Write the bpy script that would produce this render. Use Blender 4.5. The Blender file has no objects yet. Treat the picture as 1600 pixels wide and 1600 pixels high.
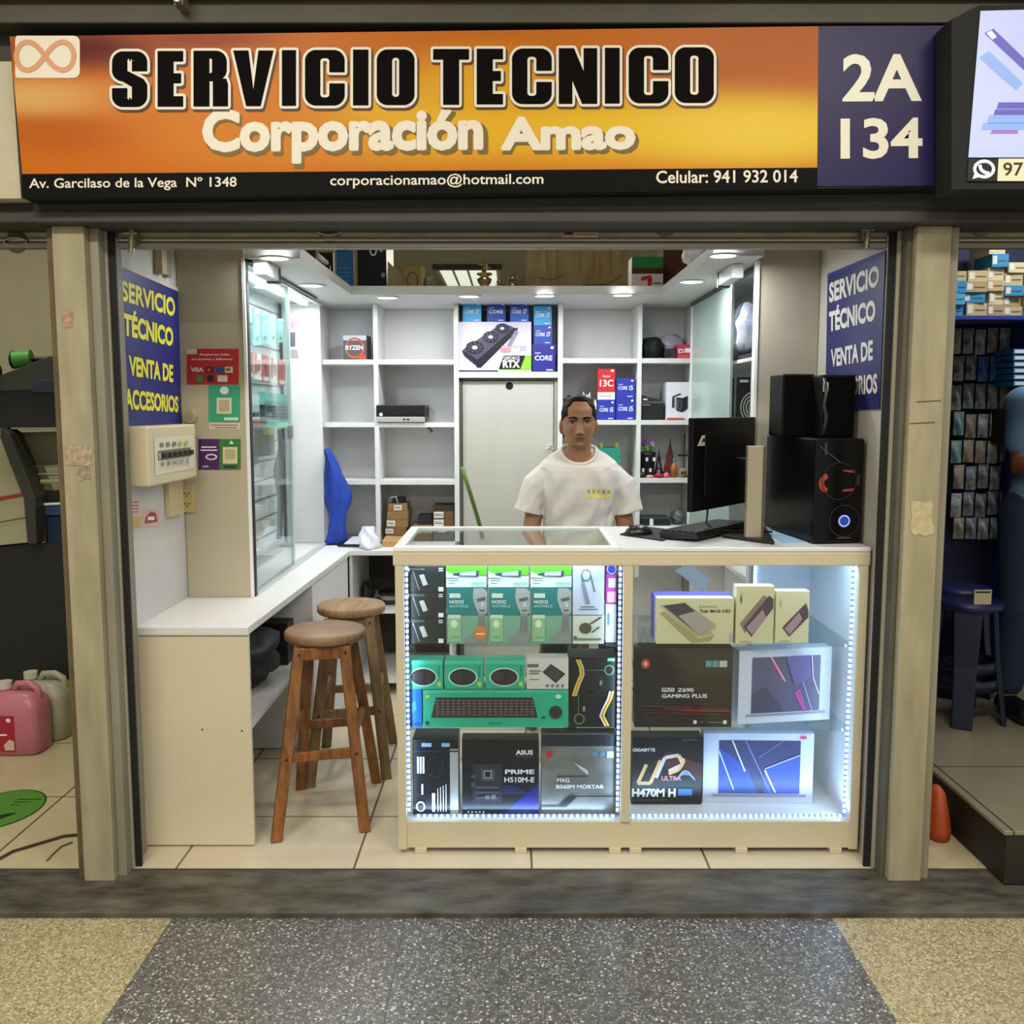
import bpy, math, random
from mathutils import Vector, Matrix
V = Vector
PI = math.pi
sc = bpy.context.scene
col = sc.collection
rnd = random.Random(7)

# ---------------------------------------------------------------- camera
F, TH, H = 1480.0, math.radians(6.17), 1.5
cam = bpy.data.objects.new('camera', bpy.data.cameras.new('camera'))
col.objects.link(cam)
cam.location = (0, 0, H)
cam.rotation_euler = (PI/2 - TH, 0, 0)
cam.data.sensor_width = 36
cam.data.lens = F*36/1600
cam.data.clip_start = .05
sc.camera = cam
sc.view_settings.view_transform = 'Standard'
sc.view_settings.look = 'None'
sc.view_settings.gamma = 1
sc.view_settings.use_curve_mapping = False
sc.view_settings.exposure = -0.12
# ---------------------------------------------------------------- world
w = bpy.data.worlds.new('world'); sc.world = w; w.use_nodes = True
w.node_tree.nodes['Background'].inputs[0].default_value = (1.0, .95, .84, 1)
w.node_tree.nodes['Background'].inputs[1].default_value = .5
# ---------------------------------------------------------------- large lights
def area(name, loc, size, power, color=(1, 1, 1), rot=(0, 0, 0), shape='RECTANGLE', spread=180):
    l = bpy.data.lights.new(name, 'AREA'); l.shape = shape
    l.size = size[0]
    if shape in ('RECTANGLE', 'ELLIPSE'): l.size_y = size[1]
    l.energy = power; l.color = color; l.spread = math.radians(spread)
    o = bpy.data.objects.new(name, l); o.location = loc; o.rotation_euler = rot
    col.objects.link(o); return o
WARM = (1.0, .93, .79)
# the corridor's ceiling lamps, above and behind the camera
area('corridor_lamp', (-1.3, .9, 3.2), (1.2, .35), 68, WARM)
area('corridor_lamp', (1.3, .9, 3.2), (1.2, .35), 68, WARM)
area('corridor_lamp', (0, -1.6, 3.2), (2.4, .35), 90, WARM)
# the dim ceiling lamps of the neighbouring shops and of the hall behind
area('left_shop_lamp', (-2.3, 4.0, 2.75), (1.0, .3), 16, (.95, 1.0, .78))
area('right_shop_lamp', (2.5, 4.0, 2.75), (.8, .3), 20, (.95, .97, 1.0))
area('hall_lamp', (0, 8.5, 2.8), (2.5, 1.5), 110, (1, .96, .75))

# added weak fill light, no fixture: brightens the goods stored above the soffit
area('upper_fill', (0, 3.9, 2.95), (.9, .25), 7, (1, .95, .78))

# ---------------------------------------------------------------- helpers
def ray(px, py):
    a = (px-800)/F; b = -(py-800)/F
    return V((a, math.cos(TH) + b*math.sin(TH), -math.sin(TH) + b*math.cos(TH)))
def PY(px, py, Y):
    r = ray(px, py); t = Y/r.y; return V((r.x*t, Y, H + r.z*t))
def PX(px, py, X):
    r = ray(px, py); t = X/r.x; return V((X, r.y*t, H + r.z*t))
def PZ(px, py, Z):
    r = ray(px, py); t = (Z-H)/r.z; return V((r.x*t, r.y*t, Z))

def lin(h):
    h = h.lstrip('#'); o = []
    for i in (0, 2, 4):
        c = int(h[i:i+2], 16)/255
        o.append(c/12.92 if c <= .04045 else ((c+.055)/1.055)**2.4)
    return tuple(o) + (1,)
MATS = {}
def mat(c, rough=.5, metal=0, emit=0, noise=0, scale=8, bump=0, c2=None, stretch=None, spec=.5, alpha=1):
    key = (c, rough, metal, emit, noise, scale, bump, c2, stretch, spec, alpha)
    if key in MATS: return MATS[key]
    m = bpy.data.materials.new('paint_' + c.strip('#')); m.use_nodes = True
    nt = m.node_tree; b = nt.nodes['Principled BSDF']
    L = lin(c)
    b.inputs['Base Color'].default_value = L
    b.inputs['Roughness'].default_value = rough
    b.inputs['Metallic'].default_value = metal
    b.inputs['Specular IOR Level'].default_value = spec
    b.inputs['Alpha'].default_value = alpha
    if emit:
        b.inputs['Emission Color'].default_value = L
        b.inputs['Emission Strength'].default_value = emit
    if noise or bump:
        tc = nt.nodes.new('ShaderNodeTexCoord'); mp = nt.nodes.new('ShaderNodeMapping')
        nt.links.new(tc.outputs['Object'], mp.inputs[0])
        if stretch: mp.inputs['Scale'].default_value = stretch
        n = nt.nodes.new('ShaderNodeTexNoise'); n.inputs['Scale'].default_value = scale
        n.inputs['Detail'].default_value = 5
        nt.links.new(mp.outputs[0], n.inputs['Vector'])
        if noise:
            r = nt.nodes.new('ShaderNodeMapRange')
            r.inputs[1].default_value = .3; r.inputs[2].default_value = .7
            nt.links.new(n.outputs['Fac'], r.inputs[0])
            x = nt.nodes.new('ShaderNodeMix'); x.data_type = 'RGBA'
            x.inputs[6].default_value = L
            if c2: x.inputs[7].default_value = lin(c2)
            else: x.inputs[7].default_value = tuple(v*(1-noise) for v in L[:3]) + (1,)
            nt.links.new(r.outputs[0], x.inputs[0]); nt.links.new(x.outputs[2], b.inputs['Base Color'])
            if emit: nt.links.new(x.outputs[2], b.inputs['Emission Color'])
        if bump:
            bp = nt.nodes.new('ShaderNodeBump'); bp.inputs['Strength'].default_value = bump
            bp.inputs['Distance'].default_value = .01
            nt.links.new(n.outputs['Fac'], bp.inputs['Height']); nt.links.new(bp.outputs[0], b.inputs['Normal'])
    MATS[key] = m; return m
def glass(name='clear_glass', tint='#fafdfc', gloss=.09, rough=.02):
    if name in MATS: return MATS[name]
    m = bpy.data.materials.new(name); m.use_nodes = True; nt = m.node_tree
    nt.nodes.clear()
    o = nt.nodes.new('ShaderNodeOutputMaterial'); t = nt.nodes.new('ShaderNodeBsdfTransparent')
    g = nt.nodes.new('ShaderNodeBsdfGlossy'); g.inputs['Roughness'].default_value = rough
    t.inputs[0].default_value = lin(tint)
    f = nt.nodes.new('ShaderNodeLayerWeight'); f.inputs[0].default_value = .25
    r = nt.nodes.new('ShaderNodeMapRange'); r.inputs[3].default_value = gloss*.3; r.inputs[4].default_value = gloss*2.4
    r.inputs[1].default_value = 0; r.inputs[2].default_value = 1
    mx = nt.nodes.new('ShaderNodeMixShader')
    nt.links.new(f.outputs['Fresnel'], r.inputs[0]); nt.links.new(r.outputs[0], mx.inputs[0])
    nt.links.new(t.outputs[0], mx.inputs[1]); nt.links.new(g.outputs[0], mx.inputs[2])
    nt.links.new(mx.outputs[0], o.inputs[0])
    MATS[name] = m; return m
def frosted(name, color, a=.35, rough=.3):
    if name in MATS: return MATS[name]
    m = bpy.data.materials.new(name); m.use_nodes = True; nt = m.node_tree
    b = nt.nodes['Principled BSDF']; b.inputs['Base Color'].default_value = lin(color)
    b.inputs['Roughness'].default_value = rough; b.inputs['Alpha'].default_value = a
    MATS[name] = m; return m

_TX = {}
def text_mesh(s, bold=0.0, res=3):
    k = (s, bold, res)
    if k not in _TX:
        c = bpy.data.curves.new('lettering', 'FONT'); c.body = s; c.size = 1; c.offset = bold
        c.resolution_u = res
        o = bpy.data.objects.new('lettering', c); col.objects.link(o)
        bpy.context.view_layer.update()
        me = bpy.data.meshes.new_from_object(o.evaluated_get(bpy.context.evaluated_depsgraph_get()))
        vs = [(v.co.x, v.co.y) for v in me.vertices]; fs = [tuple(p.vertices) for p in me.polygons]
        bpy.data.objects.remove(o); bpy.data.curves.remove(c); bpy.data.meshes.remove(me)
        _TX[k] = (vs, fs)
    return _TX[k]

WL = {}
class MB:
    def __init__(s, M=None):
        s.v = []; s.f = []; s.m = []; s.sm = []; s.mats = []; s.M = M
    def mi(s, m):
        if m not in s.mats: s.mats.append(m)
        return s.mats.index(m)
    def add(s, vs, fs, m, smooth=False):
        n = len(s.v); k = s.mi(m)
        for p in vs:
            p = V(p); s.v.append(s.M @ p if s.M else p)
        for f in fs:
            s.f.append(tuple(i+n for i in f)); s.m.append(k); s.sm.append(smooth)
    def face(s, pts, m): s.add(pts, [tuple(range(len(pts)))], m)
    def box(s, x0, y0, z0, x1, y1, z1, m):
        s.add([(x0,y0,z0),(x1,y0,z0),(x1,y1,z0),(x0,y1,z0),(x0,y0,z1),(x1,y0,z1),(x1,y1,z1),(x0,y1,z1)],
              [(0,3,2,1),(4,5,6,7),(0,1,5,4),(1,2,6,5),(2,3,7,6),(3,0,4,7)], m)
    def slab(s, pts, d, m):
        """polygon pts pushed along vector d"""
        n = len(pts); pts = [V(p) for p in pts]; d = V(d)
        vs = pts + [p + d for p in pts]
        fs = [tuple(range(n))[::-1], tuple(range(n, 2*n))] + [(i, (i+1) % n, n+(i+1) % n, n+i) for i in range(n)]
        s.add(vs, fs, m)
    def cyl(s, p0, p1, r0, m, r1=None, n=16, smooth=True):
        r1 = r0 if r1 is None else r1
        p0, p1 = V(p0), V(p1); d = (p1-p0).normalized()
        a = d.orthogonal().normalized(); b = d.cross(a)
        vs = []
        for p, r in ((p0, r0), (p1, r1)):
            for i in range(n):
                t = 2*PI*i/n; vs.append(p + a*(r*math.cos(t)) + b*(r*math.sin(t)))
        s.add(vs, [(i, (i+1) % n, n+(i+1) % n, n+i) for i in range(n)], m, smooth)
        s.add(vs[:n], [tuple(range(n))[::-1]], m); s.add(vs[n:], [tuple(range(n))], m)
    def tube(s, path, r, m, n=8):
        path = [V(p) for p in path]; rings = []
        a = None
        for i, p in enumerate(path):
            d = (path[min(i+1, len(path)-1)] - path[max(i-1, 0)]).normalized()
            if a is None: a = d.orthogonal().normalized()
            else: a = (a - d*a.dot(d)).normalized()
            b = d.cross(a); rr = r[i] if isinstance(r, (list, tuple)) else r
            rings.append([p + a*(rr*math.cos(2*PI*k/n)) + b*(rr*math.sin(2*PI*k/n)) for k in range(n)])
        vs = [q for g in rings for q in g]; fs = []
        for i in range(len(path)-1):
            for k in range(n):
                fs.append((i*n+k, i*n+(k+1) % n, (i+1)*n+(k+1) % n, (i+1)*n+k))
        fs += [tuple(range(n))[::-1], tuple((len(path)-1)*n+k for k in range(n))]
        s.add(vs, fs, m, True)
    def lathe(s, prof, c, m, n=24, axis='z', smooth=True):
        c = V(c); vs = []; fs = []
        for r, z in prof:
            for i in range(n):
                t = 2*PI*i/n; x, y = r*math.cos(t), r*math.sin(t)
                vs.append(c + (V((x, y, z)) if axis == 'z' else V((x, z, y)) if axis == 'y' else V((z, x, y))))
        for j in range(len(prof)-1):
            for i in range(n):
                fs.append((j*n+i, j*n+(i+1) % n, (j+1)*n+(i+1) % n, (j+1)*n+i))
        s.add(vs, fs, m, smooth)
    def ell(s, c, r, m, n=16, k=10, R=None):
        c = V(c); vs = []; fs = []
        if not isinstance(r, (tuple, list)): r = (r, r, r)
        for j in range(k+1):
            a = PI*j/k
            for i in range(n):
                t = 2*PI*i/n
                p = V((r[0]*math.sin(a)*math.cos(t), r[1]*math.sin(a)*math.sin(t), r[2]*math.cos(a)))
                if R: p = R @ p
                vs.append(c+p)
        for j in range(k):
            for i in range(n):
                fs.append((j*n+i, j*n+(i+1) % n, (j+1)*n+(i+1) % n, (j+1)*n+i))
        s.add(vs, fs, m, True)
    def capsule(s, p0, p1, r0, r1, m, n=16):
        p0, p1 = V(p0), V(p1); d = (p1-p0).normalized(); path = []; rr = []
        for j in range(6):
            a = PI/2*j/5; path.append(p0 - d*(r0*math.cos(a))); rr.append(max(r0*math.sin(a), 1e-4))
        for j in range(6):
            a = PI/2*j/5; path.append(p1 + d*(r1*math.sin(a))); rr.append(max(r1*math.cos(a), 1e-4))
        s.tube(path, rr, m, n)
    def loft(s, rings, m, cap=True, smooth=True):
        n = len(rings[0]); vs = [q for g in rings for q in g]; fs = []
        for j in range(len(rings)-1):
            for i in range(n):
                fs.append((j*n+i, j*n+(i+1) % n, (j+1)*n+(i+1) % n, (j+1)*n+i))
        if cap: fs += [tuple(range(n))[::-1], tuple((len(rings)-1)*n+k for k in range(n))]
        s.add(vs, fs, m, smooth)
    def text(s, t, quad, m, bold=0.0, eps=0.0):
        """lettering fitted to quad = BL, BR, TR, TL"""
        if bold > .03:
            b0, b1 = V(quad[0]), V(quad[1]); tl0 = V(quad[3])
            nn = (b1-b0).cross(tl0-b0).normalized(); hh = (tl0-b0).length*bold*.9
            ex = (b1-b0).normalized()*hh; ey = (tl0-b0).normalized()*hh
            bold = .02
            for k in range(8):
                d = ex*math.cos(k*PI/4) + ey*math.sin(k*PI/4) - nn*(4e-5*(k+1))
                s.text(t, [V(q)+d for q in quad], m, bold, eps)
        vs, fs = text_mesh(t, bold)
        if not vs: return
        x0 = min(v[0] for v in vs); x1 = max(v[0] for v in vs)
        y0 = min(v[1] for v in vs); y1 = max(v[1] for v in vs)
        bl, br, tr, tl = [V(q) for q in quad]
        nrm = (br-bl).cross(tl-bl).normalized()*eps
        out = []
        for x, y in vs:
            u = (x-x0)/(x1-x0); q = (y-y0)/max(y1-y0, 1e-6)
            out.append((bl*(1-u) + br*u)*(1-q) + (tl*(1-u) + tr*u)*q + nrm)
        s.add(out, fs, m)
    def build(s, name, parent=None, bevel=0, seg=2, origin=None):
        if origin is None:
            xs = [p.x for p in s.v]; ys = [p.y for p in s.v]; zs = [p.z for p in s.v]
            origin = V(((min(xs)+max(xs))/2, (min(ys)+max(ys))/2, min(zs)))
        origin = V(origin)
        me = bpy.data.meshes.new(name)
        me.from_pydata([tuple(p-origin) for p in s.v], [], s.f)
        for m in s.mats: me.materials.append(m)
        me.polygons.foreach_set('material_index', s.m)
        me.polygons.foreach_set('use_smooth', s.sm)
        me.update()
        o = bpy.data.objects.new(name, me); col.objects.link(o)
        if parent is not None:
            o.parent = parent; o.location = origin - WL[parent.name]
        else: o.location = origin
        WL[o.name] = origin
        if bevel:
            b = o.modifiers.new('bevel', 'BEVEL'); b.width = bevel; b.segments = seg; b.limit_method = 'ANGLE'
            b.angle_limit = math.radians(50)
        return o
def tag(o, label, cat, group=None):
    o['label'] = label; o['category'] = cat
    if group: o['group'] = group
    return o
def thing(name, label, cat, loc, group=None):
    o = bpy.data.objects.new(name, None); col.objects.link(o); o.location = loc
    o.empty_display_size = .05; WL[o.name] = V(loc)
    return tag(o, label, cat, group)
def struct(name, mb, bevel=0):
    o = mb.build(name, bevel=bevel); o['kind'] = 'structure'; return o
def dup(root, loc, rotz=None, label=None):
    r = root.copy(); col.objects.link(r); r.location = loc; WL[r.name] = V(loc)
    if rotz is not None: r.rotation_euler = (0, 0, rotz)
    if label: r['label'] = label
    for ch in list(root.children):
        c = ch.copy(); col.objects.link(c); c.parent = r
        for g in ch.children:
            d = g.copy(); col.objects.link(d); d.parent = c
    return r

class Art:
    """print on a flat rectangle: u across 0..1, v up 0..1"""
    def __init__(s, mb, bl, br, tl, e=.0004):
        s.mb = mb; s.o = V(bl); s.U = V(br)-V(bl); s.W = V(tl)-V(bl)
        s.n = s.U.cross(s.W).normalized(); s.e = e; s.k = 0
    def P(s, u, v): return s.o + s.U*u + s.W*v + s.n*(s.e*s.k)
    def poly(s, pts, m): s.k += 1 if s.k < 9 else .06; s.mb.face([s.P(u, v) for u, v in pts], m); return s
    def rect(s, u0, v0, u1, v1, m): return s.poly([(u0, v0), (u1, v0), (u1, v1), (u0, v1)], m)
    def ell(s, u, v, ru, rv, m, n=24, a0=0, a1=2*PI):
        return s.poly([(u+ru*math.cos(a0+(a1-a0)*i/n), v+rv*math.sin(a0+(a1-a0)*i/n)) for i in range(n)], m)
    def ring(s, u, v, ru, rv, t, m, n=24, a0=0, a1=2*PI):
        s.k += 1 if s.k < 9 else .06; asp = s.U.length/s.W.length
        for i in range(n):
            a, b = a0+(a1-a0)*i/n, a0+(a1-a0)*(i+1)/n
            q = [(u+ru*math.cos(a), v+rv*math.sin(a)), (u+ru*math.cos(b), v+rv*math.sin(b)),
                 (u+(ru-t)*math.cos(b), v+(rv-t*asp)*math.sin(b)), (u+(ru-t)*math.cos(a), v+(rv-t*asp)*math.sin(a))]
            s.mb.face([s.P(*p) for p in q], m)
        return s
    def line(s, pts, t, m):
        """t in units of width"""
        s.k += 1 if s.k < 9 else .06; L = s.U.length; h = s.W.length
        for (a, b), (c, d) in zip(pts[:-1], pts[1:]):
            dx, dy = (c-a)*L, (d-b)*h; l = math.hypot(dx, dy) or 1
            ox, oy = -dy/l*t*L/2/L, dx/l*t*L/2/h
            s.k += .04
            s.mb.face([s.P(a-ox, b-oy), s.P(c-ox, d-oy), s.P(c+ox, d+oy), s.P(a+ox, b+oy)], m)
        return s
    def text(s, t, u0, v0, u1, v1, m, bold=.01, rot=0):
        s.k += 1
        q = [s.P(u0, v0), s.P(u1, v0), s.P(u1, v1), s.P(u0, v1)]
        if rot: q = q[rot:] + q[:rot]
        s.mb.text(t, q, m, bold); return s

def pbox(name, label, cat, px, Y, depth, body, art=None, z0=None, group=None, rot=0, side=None, h=None, bevel=.0015):
    """printed box: px = x0,y0,x1,y1 of its front; stands with its bottom at z0"""
    x0, y0, x1, y1 = px
    bl = PY(x0, y1, Y); br = PY(x1, y1, Y); tl = PY(x0, y0, Y); tr = PY(x1, y0, Y)
    if z0 is None: z0 = bl.z
    X0 = (bl.x+tl.x)/2; X1 = (br.x+tr.x)/2; hh = h or (tl.z+tr.z)/2 - z0
    w_ = (X1-X0)
    M = Matrix.Translation(V(((X0+X1)/2, Y, z0))) @ Matrix.Rotation(rot, 4, 'Z')
    mb = MB(M); mb.box(-w_/2, 0, 0, w_/2, depth, hh, body)
    if art: art(Art(mb, (-w_/2, -.0004, 0), (w_/2, -.0004, 0), (-w_/2, -.0004, hh)))
    if side: side(Art(mb, (w_/2+.0004, 0, 0), (w_/2+.0004, depth, 0), (w_/2+.0004, 0, hh)), Art(mb, (-w_/2, 0, hh+.0004), (w_/2, 0, hh+.0004), (-w_/2, depth, hh+.0004)))
    o = mb.build(name, origin=M.translation)
    tag(o, label, cat, group); return o
# ================================================================ materials
WHITE = mat('#d9d8d6', .45, noise=.05, scale=3)
WHITE_IN = mat('#dcdbdc', .5, noise=.04, scale=2)
CREAM = mat('#d2c7ab', .5, noise=.06, scale=3)
CREAMWALL = mat('#b9af96', .7, noise=.06, scale=2)
BLACK = mat('#0c0c0d', .45); BLACKM = mat('#121212', .8); DARK = mat('#2a2a26', .6, noise=.25, scale=6)
PW = mat('#e8e8ea', .5); RED = mat('#b81e22', .5); SILVER = mat('#c8c8c6', .3, .9); CHROME = mat('#d9d9d9', .12, 1)
BROWNBOX = mat('#8d6a42', .75, noise=.12, scale=12); BROWNDK = mat('#6a4c2e', .8, noise=.15, scale=12)
GL = glass(); GLG = glass('sliding_glass', '#fbfefd', .12)
XL, XR, YF, YB, ZB = -1.265, 1.185, 2.97, 5.5, .772
ZS0, ZS1 = 2.068, 2.11

def tile_mat(name, c, joint, size, ox=0, oy=0, dirt=.12, w_=.004):
    m = bpy.data.materials.new(name); m.use_nodes = True; nt = m.node_tree; b = nt.nodes['Principled BSDF']
    g = nt.nodes.new('ShaderNodeNewGeometry'); mp = nt.nodes.new('ShaderNodeMapping')
    mp.inputs['Location'].default_value = (-ox/size, -oy/size, 0); mp.inputs['Scale'].default_value = (1/size,)*3
    nt.links.new(g.outputs['Position'], mp.inputs[0])
    br = nt.nodes.new('ShaderNodeTexBrick'); br.offset = 0; br.squash = 1
    br.inputs['Scale'].default_value = 1; br.inputs['Brick Width'].default_value = 1; br.inputs['Row Height'].default_value = 1
    br.inputs['Mortar Size'].default_value = w_/size; br.inputs['Mortar Smooth'].default_value = .1
    br.inputs['Color1'].default_value = lin(c); br.inputs['Color2'].default_value = tuple(v*.96 for v in lin(c)[:3])+(1,)
    br.inputs['Mortar'].default_value = lin(joint)
    nt.links.new(mp.outputs[0], br.inputs['Vector'])
    n = nt.nodes.new('ShaderNodeTexNoise'); n.inputs['Scale'].default_value = 3; n.inputs['Detail'].default_value = 6
    nt.links.new(g.outputs['Position'], n.inputs['Vector'])
    mx = nt.nodes.new('ShaderNodeMix'); mx.data_type = 'RGBA'; mx.blend_type = 'MULTIPLY'; mx.inputs[0].default_value = dirt*2
    nt.links.new(br.outputs['Color'], mx.inputs[6]); nt.links.new(n.outputs['Fac'], mx.inputs[7])
    nt.links.new(mx.outputs[2], b.inputs['Base Color']); b.inputs['Roughness'].default_value = .22
    return m
def terrazzo(name, base, chips, dark, joints=None):
    m = bpy.data.materials.new(name); m.use_nodes = True; nt = m.node_tree; b = nt.nodes['Principled BSDF']
    g = nt.nodes.new('ShaderNodeNewGeometry')
    def chip(scale, thr, dens):
        v = nt.nodes.new('ShaderNodeTexVoronoi'); v.inputs['Scale'].default_value = scale
        nt.links.new(g.outputs['Position'], v.inputs['Vector'])
        lt = nt.nodes.new('ShaderNodeMath'); lt.operation = 'LESS_THAN'; lt.inputs[1].default_value = thr
        nt.links.new(v.outputs['Distance'], lt.inputs[0])
        sp = nt.nodes.new('ShaderNodeSeparateColor'); nt.links.new(v.outputs['Color'], sp.inputs[0])
        l2 = nt.nodes.new('ShaderNodeMath'); l2.operation = 'LESS_THAN'; l2.inputs[1].default_value = dens
        nt.links.new(sp.outputs[0], l2.inputs[0])
        mu = nt.nodes.new('ShaderNodeMath'); mu.operation = 'MULTIPLY'
        nt.links.new(lt.outputs[0], mu.inputs[0]); nt.links.new(l2.outputs[0], mu.inputs[1]); return mu.outputs[0]
    cur = None
    n = nt.nodes.new('ShaderNodeTexNoise'); n.inputs['Scale'].default_value = 60; n.inputs['Detail'].default_value = 4
    nt.links.new(g.outputs['Position'], n.inputs['Vector'])
    mx = nt.nodes.new('ShaderNodeMix'); mx.data_type = 'RGBA'
    mx.inputs[6].default_value = lin(base); mx.inputs[7].default_value = lin(dark)
    mr = nt.nodes.new('ShaderNodeMapRange'); mr.inputs[1].default_value = .42; mr.inputs[2].default_value = .6
    nt.links.new(n.outputs['Fac'], mr.inputs[0]); nt.links.new(mr.outputs[0], mx.inputs[0]); cur = mx.outputs[2]
    for sc_, th_, de_, cc in ((130, .42, .42, chips[0]), (75, .30, .34, chips[1]), (150, .4, .3, chips[2])):
        x = nt.nodes.new('ShaderNodeMix'); x.data_type = 'RGBA'; x.inputs[7].default_value = lin(cc)
        nt.links.new(chip(sc_, th_, de_), x.inputs[0]); nt.links.new(cur, x.inputs[6]); cur = x.outputs[2]
    n2 = nt.nodes.new('ShaderNodeTexNoise'); n2.inputs['Scale'].default_value = 1.7; n2.inputs['Detail'].default_value = 4
    nt.links.new(g.outputs['Position'], n2.inputs['Vector'])
    m3 = nt.nodes.new('ShaderNodeMix'); m3.data_type = 'RGBA'; m3.blend_type = 'MULTIPLY'; m3.inputs[0].default_value = .35
    nt.links.new(cur, m3.inputs[6]); nt.links.new(n2.outputs['Fac'], m3.inputs[7])
    nt.links.new(m3.outputs[2], b.inputs['Base Color'])
    b.inputs['Roughness'].default_value = .33; return m

# ================================================================ floors
TILE = tile_mat('cream_floor_tiles', '#d8cbb0', '#6b5e48', .585, -.52, 3.37)
TILE_N = tile_mat('neighbour_floor_tiles', '#cdbf9c', '#5c5140', .6, -1.75, 3.55)
mb = MB(); mb.box(XL, YF, -.04, XR, YB+.1, 0, TILE); struct('floor', mb)
mb = MB(); mb.box(-4.5, YF, -.04, XL, 5.4, 0, TILE_N); struct('floor', mb)
mb = MB(); mb.box(XR, YF, -.04, 4.5, 5.4, 0, TILE_N); struct('floor', mb)
KERB = mat('#5f5b4f', .5, noise=.5, scale=9, bump=.3, c2='#2e2b24', stretch=(1, 2.5, 1))
mb = MB(); mb.box(-4.5, 2.70, -.06, 4.5, YF, -.002, KERB)
mb.box(-4.5, 2.965, -.01, 4.5, 2.972, .001, mat('#3a332a', .7)); struct('trim_1', mb, .004)
TG = terrazzo('grey_terrazzo', '#6b6a64', ('#a9a79f', '#d2cfc6', '#3a3935'), '#54534e')
TB = terrazzo('beige_terrazzo', '#b5a985', ('#d6cdb0', '#8f8260', '#6d6248'), '#a2956e')
a = PZ(280, 1418, -.02); b_ = PZ(1290, 1418, -.02)
xa, xb = a.x, b_.x
mb = MB(); mb.box(xa, -3, -.06, xb, 2.70, -.02, TG)
for xx in (PZ(620, 1500, -.02).x, PZ(780, 1500, -.02).x): mb.box(xx-.0015, -3, -.03, xx+.0015, 2.70, -.0196, mat('#4a4943', .6))
for k in range(4): mb.box(xa, 2.05-k*1.3, -.03, xb, 2.053-k*1.3, -.0196, mat('#4a4943', .6))
struct('floor', mb)
mb = MB(); mb.box(-4.5, -3, -.06, xa, 2.70, -.02, TB); struct('floor', mb)
mb = MB(); mb.box(xb, -3, -.06, 4.5, 2.70, -.02, TB); struct('floor', mb)

# ================================================================ walls
WALL = mat('#c9c9c6', .6, noise=.08, scale=4, bump=.05)
WALLC = mat('#c4b999', .7, noise=.06, scale=3)
mb = MB(); mb.box(XL-.05, 3.03, 0, XL, YB+.1, 2.75, WALL); mb.box(XL-.055, 3.03, 0, XL-.05, YB, 2.75, WALLC); struct('wall_left', mb)
mb = MB(); mb.box(XR, 3.03, 0, XR+.05, YB+.1, 2.75, mat('#bdb8ab', .6, noise=.08, scale=4, bump=.05)); mb.box(XR+.05, 3.03, 0, XR+.055, YB, 2.75, DARK); struct('wall_right', mb)
mb = MB(); mb.box(XL, YB+.01, 0, XR, YB+.06, ZS0, WALL); struct('wall_back', mb)
# hall behind and above
OLIVE = mat('#7c7452', .8, noise=.1, scale=2)
mb = MB(); mb.box(-5, 12, 0, 5, 12.1, 3.3, OLIVE); struct('wall_back_hall', mb)
mb = MB(); mb.box(-5, 3.25, 3.02, 5, 12, 3.1, mat('#6d6748', .8, noise=.1, scale=2)); struct('ceiling', mb)
# left neighbour's walls
mb = MB(); mb.box(-4.5, 5.35, 0, XL-.06, 5.4, 2.75, WALLC); struct('wall_left_neighbour', mb)
mb = MB(); mb.box(XR+.06, 5.35, 0, 4.5, 5.4, 2.75, mat('#191a1e', .8)); struct('wall_right_neighbour', mb)

# ================================================================ facade
BEAM = mat('#3b3c34', .6, noise=.25, scale=3, bump=.1)
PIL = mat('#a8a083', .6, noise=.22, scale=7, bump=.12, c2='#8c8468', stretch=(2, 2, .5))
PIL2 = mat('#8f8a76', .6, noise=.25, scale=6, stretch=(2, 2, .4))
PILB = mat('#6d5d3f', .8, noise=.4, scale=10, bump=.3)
CHAN = mat('#a39e88', .5, noise=.18, scale=6, stretch=(2, 2, .4))
zb = 2.044
mb = MB()
mb.box(-4.5, 2.87, zb, 4.5, 3.25, 2.60, BEAM); mb.box(-4.5, 2.85, zb, 4.5, 2.87, zb+.035, BEAM); struct('trim_2', mb, .006)
mb = MB(); mb.box(-4.5, 2.78, 2.575, 4.5, 3.25, 2.8, mat('#4e4b3c', .6, noise=.3, scale=3)); struct('trim_3', mb, .004)
def pillar(name, x0, x1, edge, sgn):
    mb = MB(); mb.box(x0, 2.894, -.005, x1, 3.1, zb, PIL)
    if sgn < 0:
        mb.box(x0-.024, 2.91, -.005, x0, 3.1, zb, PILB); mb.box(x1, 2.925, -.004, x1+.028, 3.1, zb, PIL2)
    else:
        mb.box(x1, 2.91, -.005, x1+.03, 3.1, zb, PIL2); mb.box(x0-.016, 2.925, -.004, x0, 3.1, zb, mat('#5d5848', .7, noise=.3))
    return struct(name, mb, .003)
pillar('trim_4', -1.372, -1.276, 0, -1)
pillar('trim_5', 1.208, 1.311, 0, 1)
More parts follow.
